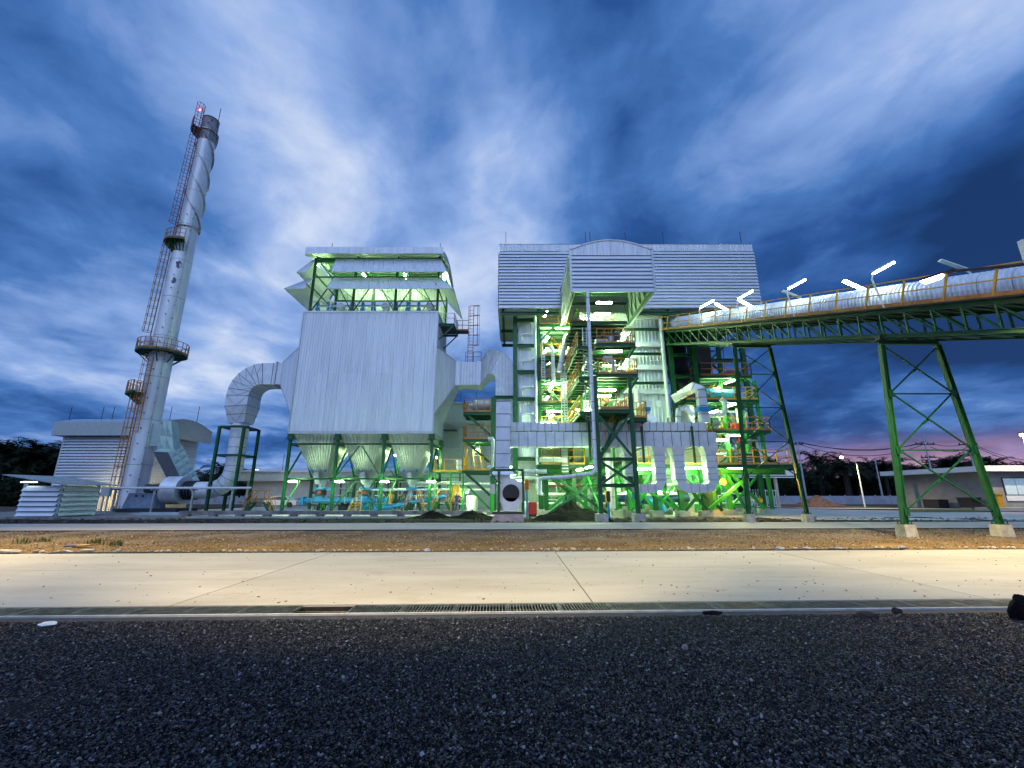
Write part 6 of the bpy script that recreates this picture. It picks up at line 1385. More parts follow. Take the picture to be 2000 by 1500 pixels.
# ================================================================== conveyor gallery and its trestles
KX, KZ = -.216, .33
def cv(Y, s=0.0, h=0.0):                 # s sideways (left negative), h above the bottom chord
    n = V((1, -KX * 1.0, 0)).normalized()
    return V((16.15 + (Y - 27.3) * KX, Y, 11.5 + (Y - 27.3) * KZ + h)) + n * s
cg = thing('conveyor_gallery', 'sloping belt conveyor gallery with a ribbed round cover and yellow walkway rail', 'conveyor', cv(27.3))
YA, YB = 36.6, 9.0; HW = 1.25
for s in (-HW, HW):
    for h in (0.0, 1.12): part('truss_chord', MB().hb(cv(YA, s, h), cv(YB, s, h), .15, .16), G, cg)
    Y = YA; k = 0
    while Y > YB + .8:
        Y2 = Y - .95
        part('truss_web', MB().beam(cv(Y, s, .08), cv(Y, s, 1.05), .07), G, cg); part('truss_web', MB().beam(cv(Y, s, 1.05), cv(Y2, s, .08), .07), G, cg)
        Y = Y2; k += 1
Y = YA
lat = MB()
while Y > YB + .8:
    lat.beam(cv(Y, -HW + .08, .02), cv(Y, HW - .08, .02), .09); lat.beam(cv(Y, -HW + .08, 0), cv(Y - .95, HW - .08, 0), .06); lat.beam(cv(Y, -HW + .08, 1.1), cv(Y, HW - .08, 1.1), .09); Y -= .95
part('bottom_bracing', lat, G, cg)
part('walkway_floor', MB().hexa([cv(YB, -HW - .35, 1.22), cv(YB, HW + .35, 1.22), cv(YA, HW + .35, 1.22), cv(YA, -HW - .35, 1.22), cv(YB, -HW - .35, 1.27), cv(YB, HW + .35, 1.27), cv(YA, HW + .35, 1.27), cv(YA, -HW - .35, 1.27)]), M['dark'], cg)
part('belt_table', MB().hexa([cv(YB, -.55, 1.4), cv(YB, .95, 1.4), cv(YA, .95, 1.4), cv(YA, -.55, 1.4), cv(YB, -.55, 1.72), cv(YB, .95, 1.72), cv(YA, .95, 1.72), cv(YA, -.55, 1.72)]), M['galv'], cg)
YR = [35.9 - i * 1.42 for i in range(19)]
for s in (-HW - .3, HW + .3):
    for a, b in zip(YR, YR[1:]):
        mb = MB(); mb.beam(cv(a, s, 1.3), cv(a - .34, s, 2.35 + .11), .065, .065)
        for h in (1.85, 2.35): mb.beam(cv(a - .32 * (h - 1.3), s, h + .105 * (h - 1.3)), cv(b - .32 * (h - 1.3), s, h + .105 * (h - 1.3)), .045, .045)
        part('handrail', mb, M['yellow'], cg); part('kick_plate', MB().beam(cv(a, s, 1.37), cv(b - .0, s, 1.37), .03, .16), M['orange'], cg)
    part('handrail_post', MB().beam(cv(YR[-1], s, 1.3), cv(YR[-1], s, 2.35), .065), M['yellow'], cg)
idl = MB()
for i in range(28): Y = 35.6 - i * .95; idl.box(0, 0, 0, 0, 0, 0) if 0 else idl.beam(cv(Y, -.75, 1.45), cv(Y, -.55, 1.45), .12, .16)
part('idler_brackets', idl, M['dark'], cg)
# ribbed round cover, one sheet a metre
def cover(Ya, Yb):
    mb = MB(); n = 14; m = 6; vs = []; fs = []; rings = []
    for j in range(m):
        for q, r in ((0, .84), (.5, .84), (.60, .91), (.9, .91)): rings.append((Ya + (Yb - Ya) * (j + q) / m, r))
    rings.append((Yb + .004, .84))
    for Y, r in rings:
        for i in range(n + 1):
            a = R(-12 + 204 * i / n); vs.append(cv(Y, .2 + math.cos(a) * r, 1.78 + math.sin(a) * r * .98))
    for j in range(len(rings) - 1):
        for i in range(n): p = j * (n + 1) + i; fs.append((p, p + 1, p + n + 2, p + n + 1))
    mb.add(vs, fs); part('cover_sheet', mb, M['clad'], cg)
Y = 35.8
while Y > YB + .9: cover(Y, Y - .96); Y -= .97
def trestle(Y, base, top_s, lv, label, zb=.5):
    (xl, xr) = base; t = thing('trestle', label, 'trestle', ((xl + xr) / 2, Y, 0))
    TLp, TRp = cv(Y, top_s[0], -.35), cv(Y, top_s[1], -.35); TLp.y = TRp.y = Y; zt = min(TLp.z, TRp.z); TLp.z = TRp.z = zt
    BL, BR = V((xl, Y, zb)), V((xr, Y, zb))
    f = lambda a, b, z: a.lerp(b, (z - zb) / (zt - zb))
    part('leg', MB().hb(BL, TLp, .20, .20), G, t); part('leg', MB().hb(BR, TRp, .20, .20), G, t)
    part('head_beam', MB().hb(TLp + V((-.1, 0, .12)), TRp + V((.1, 0, .12)), .18, .2), G, t)
    Z = lv + [zt - .15]
    for a, b in zip(Z, Z[1:]):
        part('cross_brace', MB().beam(f(BL, TLp, a) + V((.1, .03, 0)), f(BR, TRp, b) + V((-.1, .03, 0)), .055), G, t)
        part('cross_brace', MB().beam(f(BR, TRp, a) + V((-.1, -.08, 0)), f(BL, TLp, b) + V((.1, -.08, 0)), .055), G, t)
        m = (f(BL, TLp, a) + f(BR, TRp, b)) / 2; part('gusset', MB().beam(m + V((-.13, -.02, -.09)), m + V((.13, -.02, .09)), .03, .10), G, t)
    for z in lv:
        part('strut', MB().beam(f(BL, TLp, z) + V((.08, 0, 0)), f(BR, TRp, z) + V((-.08, 0, 0)), .06), G, t)
        for P, s in ((f(BL, TLp, z), 1), (f(BR, TRp, z), -1)): part('gusset', MB().box(P.x + s * .09 - .10, P.x + s * .09 + .10, Y - .10, Y - .075, z - .17, z + .17), G, t)
    for P in (TLp, TRp, (TLp + TRp) / 2 + V((.05, 0, 0))): part('bearing', MB().box(P.x - .1, P.x + .1, Y - .12, Y + .12, zt + .24, zt + .42).box(P.x - .24, P.x + .24, Y - .2, Y + .2, zt + .2, zt + .24), M['dark'], t)
    for P in (BL, BR):
        part('base_plate', MB().box(P.x - .19, P.x + .19, Y - .19, Y + .19, zb, zb + .03), G, t)
        for qx in (-.15, .15):
            for qy in (-.15, .15): part('anchor_bolt', MB().tube([(P.x + qx, Y + qy, zb + .03), (P.x + qx, Y + qy, zb + .12)], .022, 6), M['dark'], t)
        part('footing', MB().hexa([(P.x - .26, Y - .26, -.15), (P.x + .26, Y - .26, -.15), (P.x + .26, Y + .26, -.15), (P.x - .26, Y + .26, -.15), (P.x - .23, Y - .23, zb), (P.x + .23, Y - .23, zb), (P.x + .23, Y + .23, zb), (P.x - .23, Y + .23, zb)]), mat('footing_concrete', (.50, .47, .38), .85, 0, .22, 4, bump=.5) if 'footing_concrete' not in bpy.data.materials else bpy.data.materials['footing_concrete'], t)
trestle(18.5, (16.1, 20.0), (-1.3, 1.3), [.98, 3.5, 5.97], 'nearer green trestle leg frame of the conveyor, at right', .48)
trestle(27.4, (14.45, 18.0), (-1.2, 1.2), [2.75, 4.9, 7.1, 9.35], 'farther green trestle leg frame of the conveyor beside the boiler house', .5)
# ================================================================== lamps
def tube_proto(name, em, L=1.25):
    t = thing(name, 'x', 'lamp', (0, 0, 0))
    part('housing', MB().prism([(-L / 2, -.05, 0), (-L / 2, .05, 0), (-L / 2, .035, .07), (-L / 2, -.035, .07)], (L, 0, 0)), M['white'], t)
    part('diffuser', MB().prism([(-L / 2 + .03, -.085, -.004), (-L / 2 + .03, -.065, -.07), (-L / 2 + .03, .065, -.07), (-L / 2 + .03, .085, -.004)], (L - .06, 0, 0)), em, t)
    return t
pt = tube_proto('tube_lamp', M['tube']); pw = tube_proto('tube_lamp', M['tubedim'])
index_children()
used = set()
def lamp(px, py, Y, label, rz=0, ry=0, rx=0, p=None, s=None, group='fluorescent lamps on the plant'):
    p = p or pt; loc = at(px, py, Y); rot = (rx, ry, rz)
    if p.name not in used:
        used.add(p.name); p.location = loc; p.rotation_euler = rot; p['label'] = label; p['group'] = group
        if s: p.scale = s
        return p
    return dup(p, loc, rot, label, group, s)
Q = R(90)
for a in ((1180, 591, 31.0, 'upper lit tube lamp under the hoist bay ceiling'), (1177, 612, 33.4, 'lower lit tube lamp under the hoist bay ceiling, left of the pipe head'),
          (1198, 685, 29.0, 'lit tube lamp under the topmost hoist tower platform'), (1189, 712, 32.8, 'dimmer tube lamp behind the second tower platform rail'),
          (1186, 761, 29.6, 'lit tube lamp under the second hoist tower platform, front one'), (1178, 773, 32.0, 'lit tube lamp under the second hoist tower platform, rear one'),
          (1100, 641, 34.0, 'long bright tube lamp at the top of the open bay'), (1083, 749, 34.8, 'bright tube lamp under the grey panels platform'),
          (1082, 803, 34.7, 'bright tube lamp under the fourth bay platform'), (1071, 825, 33.9, 'tube lamp half hidden behind the upper duct at left'),
          (1006, 938, 32.6, 'bright tube lamp just right of the intake duct, low'), (1245, 915, 31.9, 'left lamp of the bright pair under the mezzanine by the tower leg'), (1262, 915, 31.9, 'right lamp of the bright pair under the mezzanine by the tower leg'),
          (1339, 914, 31.9, 'left lamp of the bright pair between the U shaped air legs'), (1357, 913, 32.0, 'right lamp of the bright pair between the U shaped air legs'),
          (1434, 850, 34.4, 'bright tube lamp under the third platform of the right bay'), (1406, 859, 35.2, 'smaller tube lamp left of the bright one in the right bay'), (1437, 914, 33.4, 'tube lamp under the mezzanine right of the amber lamp'), (1411, 920, 34.6, 'small tube lamp directly above the amber lamp'),
          (1070, 920, 36.5, 'tube lamp deep under the mezzanine behind the ash heap'), (1215, 950, 36.0, 'tube lamp deep behind the crossed tower braces'), (985, 912, 37.0, 'tube lamp behind the intake duct'),
          (1214, 652, 34.3, 'added tube lamp behind the top rail of the hoist tower'), (1214, 701, 34.4, 'added tube lamp behind the middle rail of the hoist tower'), (1140, 664, 34.6, 'added tube lamp between the elbow pipe and the tall silver pipe'), (1138, 742, 34.6, 'added tube lamp above the yellow side walkway rail'), (1140, 800, 34.4, 'added tube lamp beside the lowest side walkway rail'), (1150, 622, 34.4, 'added tube lamp close under the louvred side of the hoist bay'),  # extra lamps added to brighten the hoist tower and open bay
          (1385, 940, 39.0, 'tube lamp at the back wall behind the right air leg'), (1300, 960, 38.5, 'tube lamp at the back wall behind the blue blower')):
    lamp(a[0], a[1], a[2], a[3])
for a in ((1066, 613, 35.6, 'tube lamp seen end on near the top of the green column'), (1068, 662, 35.8, 'end on tube lamp beside the knee brace in the open bay'), (1066, 684, 37.0, 'end on tube lamp above the yellow gate in the open bay'), (1073, 707, 36.8, 'round looking tube lamp end above the grey panels'),
          (1075, 757, 37.2, 'end on tube lamp below the grey panels'), (1068, 777, 36.6, 'end on tube lamp above the fourth bay platform'), (1077, 812, 36.8, 'end on tube lamp just over the upper duct'),
          (1132, 917, 30.9, 'lit lamp at the left end of the walkway under the big duct'), (1150, 912, 29.6, 'lit lamp beside the tall silver pipe under the big duct'), (1425, 745, 35.0, 'slanting tube lamp under the top platform of the right bay'),
          (1427, 791, 35.0, 'slanting tube lamp under the second platform of the right bay'), (1393, 804, 35.4, 'slanting tube lamp behind the curved silver pipe'), (1397, 759, 35.6, 'small slanting tube lamp by the blue drum'),
          (1110, 700, 37.5, 'tube lamp washing the side wall of the furnace, upper'), (1112, 790, 37.5, 'tube lamp washing the side wall of the furnace, lower'),
          (932, 878, 37.0, 'slanting tube lamp under the middle stair frame platform'), (845, 881, 43.8, 'first tube lamp of the row right of the third hopper'), (853, 893, 42.0, 'second tube lamp of the row right of the third hopper'), (912, 961, 39.0, 'small low lamp above the white tank near the man')):
    lamp(a[0], a[1], a[2], a[3], Q + R(8))
for k, (px, py, Y, lab) in enumerate(((712, 539, 41.5, 'middle left tube lamp under the filter house roof'), (792, 539, 41.5, 'middle right tube lamp under the filter house roof'), (867, 541, 40.5, 'tube lamp at the right end under the filter house roof'), (623, 523, 39.6, 'front lamp of the bright pair at the left end of the filter house roof'), (633, 537, 41.2, 'rear lamp of the bright pair at the left end of the filter house roof'))):
    lamp(px, py, Y, lab, Q + R(4), p=pt)
for px, lab in ((572, 'oval lit lamp on the leftmost green leg of the filter house'), (663, 'oval lit lamp on the second green leg of the filter house'), (751, 'oval lit lamp on the third green leg of the filter house'), (842, 'oval lit lamp on the rightmost green leg of the filter house')):
    lamp(px, 940, 37.3, lab, p=pt, s=(.55, 1.2, 1.2))
for i, (x, lab) in enumerate(((-15.45, 'tube lamp glowing between the first and second hoppers'), (-11.3, 'tube lamp glowing between the second and third hoppers'), (-8.0, 'tube lamp behind the third hopper near the pipes'))):
    dup(pt, (x, 42.2, 5.3), (0, 0, Q), lab, 'fluorescent lamps on the plant')
# shed lamps
lamp(57, 941, 30.9, 'dim lit lamp under the left edge of the slanted shed roof', p=pw, s=(.9, .8, .8)); lamp(188, 950, 34.6, 'small lit lamp under the right end of the shed roof', p=pw, s=(.4, .6, .6))
lamp(500, 917, 59.0, 'small lit lamp under the eaves of the long low building', p=pw, s=(.6, .8, .8))
# lamps on bent poles along the conveyor
def yside(px, py, s):
    d = pdir(px, py); k = d.x / d.y
    x0 = 16.15 - 27.3 * KX + s; return x0 / (k - KX)
def pole_lamp(bx, by, hx, hy, ex, ey, s, on, label):
    Y = yside(bx, by, s); B = cv(Y, s, 1.25); H = at(hx, hy, Y); H.x = B.x + (H.x - B.x) * 1.0
    t = thing('pole_lamp', label, 'lamp', B, 'bent pole lamps along the conveyor'); E = at(ex, ey, Y); d = (E - H).normalized(); L = 1.2; wd = .08 if on else .05
    part('pole', MB().tube([B, V((B.x + (H.x - B.x) * .2, Y, H.z - .35)), V((H.x - d.x * .05, Y, H.z - .1)), H + d * .2], .04, 6), M['white'], t)
    u = d; w = V((0, 1, 0)); n = u.cross(w).normalized(); n = -n if n.z < 0 else n
    def P(a, b, c): return H + u * a + w * b + n * c
    part('housing', MB().hexa([P(0, -.09, 0), P(L, -.09, 0), P(L, .09, 0), P(0, .09, 0), P(.03, -.06, .07), P(L - .03, -.06, .07), P(L - .03, .06, .07), P(.03, .06, .07)]), M['white'], t)
    part('diffuser', MB().hexa([P(.02, -wd, -wd), P(L - .02, -wd, -wd), P(L - .02, wd, -wd), P(.02, wd, -wd), P(.02, -.09, -.004), P(L - .02, -.09, -.004), P(L - .02, .09, -.004), P(.02, .09, -.004)]), M['tubew'] if on else M['tubeoff'], t)
S_ = HW + .3
pole_lamp(1712, 598, 1705, 533, 1751, 508, -S_, True, 'lit pole lamp on the near side of the conveyor, second from the right')
pole_lamp(1543, 618, 1539, 563, 1573, 545, -S_, True, 'lit pole lamp on the near side of the conveyor, in the middle of its length')
pole_lamp(1443, 632, 1441, 583, 1468, 568, -S_, True, 'lit pole lamp against the penthouse louvres, upper of the crossing pair')
pole_lamp(1368, 640, 1367, 600, 1391, 587, -S_, True, 'lit pole lamp nearest the boiler house on the near side')
pole_lamp(1697, 575, 1690, 566, 1645, 546, S_, True, 'lit pole lamp on the far side of the conveyor with its head pointing left')
pole_lamp(1477, 600, 1473, 601, 1446, 586, S_, True, 'lit pole lamp against the penthouse louvres, lower of the crossing pair')
pole_lamp(1426, 608, 1424, 607, 1408, 598, S_, True, 'small lit pole lamp on the far side close to the boiler house')
pole_lamp(1568, 590, 1564, 582, 1530, 569, S_, False, 'unlit pole lamp on the far side between two lit ones')
pole_lamp(1910, 545, 1890, 528, 1838, 510, S_, False, 'unlit pole lamp on the far side above the right end of the cover')
pole_lamp(2016, 560, 2013, 530, 1992, 466, -S_, False, 'unlit pole lamp cut by the right edge of the picture')
# amber flood lamp
c = at(1412, 941, 33.0); t = thing('flood_lamp', 'glaring amber flood lamp under the right bay of the boiler house', 'lamp', c)
part('reflector', MB().tube([(c.x, c.y + .02, c.z), (c.x, c.y + .25, c.z)], [.24, .10], 16), M['dark'], t, True)
part('lens', MB().tube([(c.x, c.y - .02, c.z), (c.x, c.y + .0, c.z)], .24, 16), M['sodium2'], t); ld = bpy.data.lights.new('lamp_light', 'POINT'); ld.energy = 900; ld.color = (1, .5, .08); ld.shadow_soft_size = .1; lo = bpy.data.objects.new('lamp_light', ld); COL.objects.link(lo); lo.parent = t; lo.location = (0, -.9, -.1); part('arm', MB().beam((c.x, c.y + .2, c.z), (c.x, c.y + .2, c.z + .8), .05), M['dark'], t)
# street lamps on the near road: cobra heads on long arms
def street_lamp(pole, head, label, power, group='street lamps along the pale road', aim=0, cone=132, rise=.7, drop=0):
    P, H = V(pole), V(head); t = thing('street_lamp', label, 'street lamp', P, group)
    d = (H - V((P.x, P.y, H.z))).normalized(); mid = V((P.x, P.y, H.z - 1.2))
    part('pole', MB().tube([P, (P.x, P.y, H.z - (drop or 1.2))], [.11, .07], 12), M['galv'], t, True)
    L = math.hypot(H.x - P.x, H.y - P.y)
    if drop: pa = V((P.x, P.y, H.z - drop)); part('arm', MB().tube([pa, pa.lerp(H, .35) + V((0, 0, .10)), pa.lerp(H, .75) + V((0, 0, .10)), H - d * .35 + V((0, 0, .04))], .05, 8), M['dark'], t, True)
    else: part('arm', MB().tube([mid, mid + d * .06 * L + V((0, 0, .8)), mid + d * .2 * L + V((0, 0, 1.2 + rise)), mid + d * .6 * L + V((0, 0, 1.2 + rise * .7)), H - d * .35 + V((0, 0, .04))], .05, 8), M['dark'], t, True)
    part('collar', MB().tube([H - d * .5 + V((0, 0, .03)), H - d * .3 + V((0, 0, .03))], .075, 10), M['dark'], t)
    s = V((-d.y, d.x, 0))
    def Q_(a, b, c): return H + d * a + s * b + V((0, 0, c))
    part('head', MB().hexa([Q_(-.3, -.09, 0), Q_(.42, -.13, 0), Q_(.42, .13, 0), Q_(-.3, .09, 0), Q_(-.25, -.05, .09), Q_(.36, -.08, .12), Q_(.36, .08, .12), Q_(-.25, .05, .09)]), M['dark'], t)
    part('lens', MB().hexa([Q_(-.12, -.07, -.10), Q_(.34, -.08, -.10), Q_(.34, .08, -.10), Q_(-.12, .07, -.10), Q_(-.2, -.10, -.003), Q_(.40, -.12, -.003), Q_(.40, .12, -.003), Q_(-.2, .10, -.003)]), M['sodium'], t)
    ld = bpy.data.lights.new('lamp_light', 'SPOT'); ld.energy = power; ld.color = (1.0, .77, .39); ld.spot_size = R(cone); ld.spot_blend = .6; ld.shadow_soft_size = .15
    lo = bpy.data.objects.new('lamp_light', ld); COL.objects.link(lo); lo.parent = t; lo.location = H + V((0, 0, -.16)) - P; lo.rotation_euler = (R(aim), 0, 0); return t
h = at(1828, 541, 13.6)
street_lamp((h.x + 3.2, 7.1, 0), (h.x, 13.6, h.z), 'warm lit street lamp head on a long dark arm reaching in from the right', 8500, drop=2.3)
hl = at(-8, 526, 13.6)
street_lamp((hl.x - 3.0, 14.6, 0), (hl.x, 13.2, hl.z), 'warm lit street lamp head just showing at the left edge', 9000)
street_lamp((-2.0, -2.0, 0), (-2.0, 2.8, 10.8), 'added street lamp behind the camera, out of view, lighting the pale road', 11500, aim=43, cone=66)  # unseen lamp added to even out the light along the road
# distant lamp posts
def far_lamp(bx, by, hx, hy, Y, label, power):
    P = at(bx, by, Y); P.z = 0; H = at(hx, hy, Y); t = thing('lamp_post', label, 'lamp post', P); top = at(bx - 18, hy + 14, Y)
    part('pole', MB().tube([P, (P.x, Y, top.z)], [.09, .06], 8), M['white'], t); part('arm', MB().tube([(P.x, Y, top.z), (P.x * .6 + H.x * .4, Y, H.z + .15), (H.x, Y, H.z + .1)], .04, 6), M['galv'], t)
    part('head', MB().box(H.x - .35, H.x + .2, Y - .1, Y + .1, H.z + .05, H.z + .15), M['dark'], t); part('lens', MB().tube([(H.x, Y, H.z - .22), (H.x, Y, H.z - .1), (H.x, Y, H.z + .04)], [.12, .2, .16], 12), M['sodium'], t)
    ld = bpy.data.lights.new('lamp_light', 'SPOT'); ld.energy = power; ld.color = (1, .78, .45); ld.spot_size = R(150); ld.spot_blend = .5
    lo = bpy.data.objects.new('lamp_light', ld); COL.objects.link(lo); lo.parent = t; lo.location = H + V((0, 0, -.3)) - P
far_lamp(1690, 992, 1643, 892, 57, 'white lamp post with a lit head in front of the palm trees', 2500)
far_lamp(2040, 992, 1996, 848, 45, 'lit lamp at the right edge above the flat roofed building', 2500)
# lamp behind the chimney that lights the louvred building from below
for P, _l in ((V((-39.6, 42.6, 0)), 'low warm lamp left of the chimney foot washing the louvred building'), (V((-34.6, 43.6, 0)), 'low warm lamp right of the chimney foot washing the louvred building')):
    t = thing('wall_light', _l, 'lamp', P)
    part('post', MB().beam(P, P + V((0, 0, 1.6)), .08), M['galv'], t); part('head', MB().box(P.x - .2, P.x + .2, P.y - .05, P.y + .1, 1.6, 1.8), M['dark'], t); part('lens', MB().box(P.x - .17, P.x + .17, P.y + .1, P.y + .13, 1.62, 1.78), M['sodium'], t)
    ld = bpy.data.lights.new('lamp_light', 'SPOT'); ld.energy = 900; ld.color = (1, .80, .42); ld.spot_size = R(165); ld.spot_blend = .6; lo = bpy.data.objects.new('lamp_light', ld); COL.objects.link(lo); lo.parent = t; lo.location = (0, .2, 1.7); lo.rotation_euler = (R(80), 0, 0)

# ================================================================== right background
rb = thing('flat_roofed_building', 'flat roofed rendered building with a white roof slab at far right', 'building', (58, 53, 0))
zr0 = 4.0
part('wall', MB().box(52, 70, 48, 59.5, 0, 4.05), M['dullwall'], rb); part('roof_slab', MB().box(50.8, 71, 47.0, 60.6, 4.05, 4.62), M['white'], rb)
w = part('window', MB().box(53.3, 58.5, 47.93, 47.97, .95, 3.4), M['dark'], rb)
for k in range(4): part('pane', MB().box(53.4 + k * 1.28, 54.6 + k * 1.28, 47.88, 47.925, 1.6, 3.3), M['litglass2'], w)
part('window_panel', MB().box(53.3, 58.5, 47.9, 47.925, .95, 1.5), M['white'], rb); part('down_pipe', MB().beam((51.94, 48.3, 0), (51.94, 48.3, 4.0), .12), M['galv'], rb)
part('terrace', MB().box(49.6, 70, 46.4, 48, -.05, .28), M['conc'], rb)
bn = thing('waste_bin', 'black wheeled bin against the wall of the flat roofed building', 'bin', (50.9, 49.5, 0))
part('body', MB().hexa([(50.5, 49, .2), (51.4, 49, .2), (51.4, 50.4, .2), (50.5, 50.4, .2), (50.4, 48.9, 1.2), (51.5, 48.9, 1.2), (51.5, 50.5, 1.2), (50.4, 50.5, 1.2)]), M['black'], bn); part('lid', MB().box(50.35, 51.55, 48.85, 50.55, 1.2, 1.3), M['dark'], bn); part('wheel', MB().tube([(50.6, 48.95, .12), (50.6, 49.1, .12)], .12, 10), M['black'], bn)
bn = thing('waste_bin', 'low black crate left of the wheeled bin', 'crate', (50.7, 53.5, 0)); part('body', MB().box(50.2, 51.4, 52.5, 54.5, .05, .95).box(50.15, 51.45, 52.4, 54.6, .95, 1.02), M['black'], bn)
bn = thing('yellow_bin', 'tall yellow bin at the corner of the flat roofed building', 'bin', (51.5, 47.2, .28)); part('body', MB().hexa([(51.1, 46.9, .3), (51.7, 46.9, .3), (51.7, 47.5, .3), (51.1, 47.5, .3), (51.05, 46.85, 1.6), (51.75, 46.85, 1.6), (51.75, 47.55, 1.6), (51.05, 47.55, 1.6)]), M['yellow'], bn); part('lid', MB().box(51.0, 51.8, 46.8, 47.6, 1.6, 1.72), M['yellow'], bn)
fw = thing('perimeter_wall', 'long low pale block wall with posts across the far side of the yard', 'wall', (20, 74, 0))
fm = mat('fence_panel_concrete', (.34, .36, .42), .8, 0, .12, .8, rnd=.05)
pm = mesh_of('wall_panel', MB().box(0, 2.42, 0, .09, 0, 1.35), fm); pp = mesh_of('wall_post', MB().box(-.07, .07, -.05, .14, 0, 1.5), M['conc'])
for k in range(-42, 42):
    x = 18 + k * 2.5
    if x < -80: continue
    inst('wall_panel', pm, fw, (x + .04, 74, -.02)); inst('wall_post', pp, fw, (x, 74, -.02))
cp = thing('open_shed', 'open pale roofed shed on posts behind the farther trestle', 'shed', (29, 56, 0))
for k in range(8): x = 24.4 + k * 1.28; part('roof_sheet', MB().ribbed((x, 54.5, 4.35), (x + 1.27, 54.5, 4.35), (x + 1.27, 59, 5.6), (x, 59, 5.6), .3, .03), M['galvroof'], cp)
part('fascia', MB().box(24.2, 34.9, 54.35, 54.5, 3.6, 4.45), M['white'], cp)
for x in (24.6, 29.2, 32.7): part('post', MB().box(x - .16, x + .16, 54.6, 54.9, 0, 3.6), M['beige'], cp)
gt = thing('yard_gate', 'white barred yard gate beside the open shed post', 'gate', (30.5, 54.3, 0)); gmb = MB(); 
for k in range(12): part('bar', MB().box(28.9 + k * .3, 28.96 + k * .3, 54.28, 54.33, .1, 2.2), M['white'], gt)
part('gate_rail', MB().box(28.8, 32.4, 54.25, 54.27, .15, .23).box(28.8, 32.4, 54.25, 54.27, 2.0, 2.08).beam((29.0, 54.22, .3), (30.6, 54.22, 2.0), .05).beam((30.6, 54.22, .3), (29.0, 54.19, 2.0), .05), M['white'], gt)
# power poles and wires
poles = {}
def power_pole(key, bx, tx, ty, Y, label, arms):
    B = at(bx, 970, Y); B.z = 0; T = at(tx, ty, Y); B.x = T.x; t = thing('power_pole', label, 'power pole', B)
    part('pole', MB().tube([B, (T.x, Y, T.z)], [.19, .11], 10), M['galv'], t, True)
    for i, (dz_, L) in enumerate(arms):
        z = T.z - dz_; part('cross_arm', MB().box(T.x - L / 2, T.x + L / 2, Y - .08, Y + .08, z - .09, z + .09), M['dark'], t)
        ins = MB()
        for k in range(4 if L > 2 else 3): x = T.x - L / 2 + .15 + k * (L - .3) / (3 if L > 2 else 2); ins.tube([(x, Y, z + .09), (x, Y, z + .42)], [.09, .06], 6)
        part('insulators', ins, M['dark'], t)
    poles[key] = V((T.x, Y, T.z - arms[0][0] + .3))
power_pole('a', 1568, 1557, 864, 78, 'thin power pole seen between the farther trestle legs', [(.3, 2.2)])
power_pole('b', 1722, 1708, 894, 84, 'short power pole in front of the palms right of the lamp post', [(1.2, 1.8)])
power_pole('c', 1819, 1802, 848, 80, 'tall power pole with crowded cross arms inside the near trestle', [(1.9, 3.6), (4.3, 2.6), (5.2, 2.6)])
power_pole('d', 1900, 1886, 849, 82, 'tall power pole behind the right leg of the near trestle', [(1.9, 3.6), (4.0, 2.6)])
def wire(a, b, sag, label):
    pts = [a.lerp(b, i / 14) - V((0, 0, sag * 4 * (i / 14) * (1 - i / 14))) for i in range(15)]
    solo('power_cable', MB().tube(pts, .055, 5), M['wire'], label, 'cable')
for k, (o, s) in enumerate(((0, 1.3), (.35, 1.7), (-.3, 2.2))): wire(poles['a'] + V((o, 0, o * .4)), poles['c'] + V((o, 0, o)), s, ['middle of three power cables from the thin pole to the tall pole', 'highest of three power cables from the thin pole to the tall pole', 'lowest of three power cables from the thin pole to the tall pole'][k])
wire(at(1500, 884, 70), poles['a'], .5, 'power cable running left from the thin pole'); wire(poles['c'] + V((.8, 0, 0)), poles['d'], .6, 'cable joining the two tall power poles, upper'); wire(poles['c'] + V((.8, 0, -.7)), poles['d'] + V((0, 0, -.6)), 1.0, 'cable joining the two tall power poles, lower')
for k, yy in enumerate((898, 905)): wire(poles['d'] + V((.6, 0, -.3 * k)), at(2040, yy, 95), 1.2, ['upper', 'lower'][k] + ' power cable leaving the picture on the right')
wire(poles['b'] + V((0, 0, -.2)), at(1560, 932, 84), .6, 'low cable left of the short power pole')
# ------------------------------------------------------------------ palms and trees
def palm_mesh(seed, hgt, nf, L):
    rn = random.Random(seed); fr = MB(); tr_ = MB()
    tr_.tube([(0, 0, -.2), (.05, 0, hgt * .5), (.1, .05, hgt)], [.38, .30, .34], 9)
    for i in range(nf):
        az_ = i * 2.4 + rn.uniform(-.3, .3); el = R(rn.uniform(-5, 78)); l = L * rn.uniform(.8, 1.1)
        pts = []; p = V((.1, .05, hgt)); a = el
        for k in range(9):
            pts.append(p.copy()); p = p + V((math.cos(az_) * math.cos(a), math.sin(az_) * math.cos(a), math.sin(a))) * (l / 8); a -= R(rn.uniform(9, 15))
        s0 = V((-math.sin(az_), math.cos(az_), 0))
        for a_, b_ in zip(pts, pts[1:]):
            fr.add([a_ - s0 * .03, a_ + s0 * .03, b_ + s0 * .03, b_ - s0 * .03], [(0, 1, 2, 3)])
            for q in (0, .33, .66):
                c = a_.lerp(b_, q); t_ = (b_ - a_).normalized()
                for sg in (-1, 1):
                    d = (s0 * sg * .8 + t_ * .55 + V((0, 0, rn.uniform(-.75, .25)))).normalized() * rn.uniform(.7, 1.15); e = c + d; wv = t_ * .085
                    fr.add([c - wv, c + wv, e], [(0, 1, 2)])
    return fr, tr_
protos = []
for i, (h_, nf, L) in enumerate(((5.6, 26, 4.4), (4.6, 30, 4.1), (6.6, 24, 4.6))):
    fr, tr_ = palm_mesh(11 + i, h_, nf, L); protos.append((mesh_of('crown', fr, M['frond']), mesh_of('trunk', tr_, M['trunk'])))
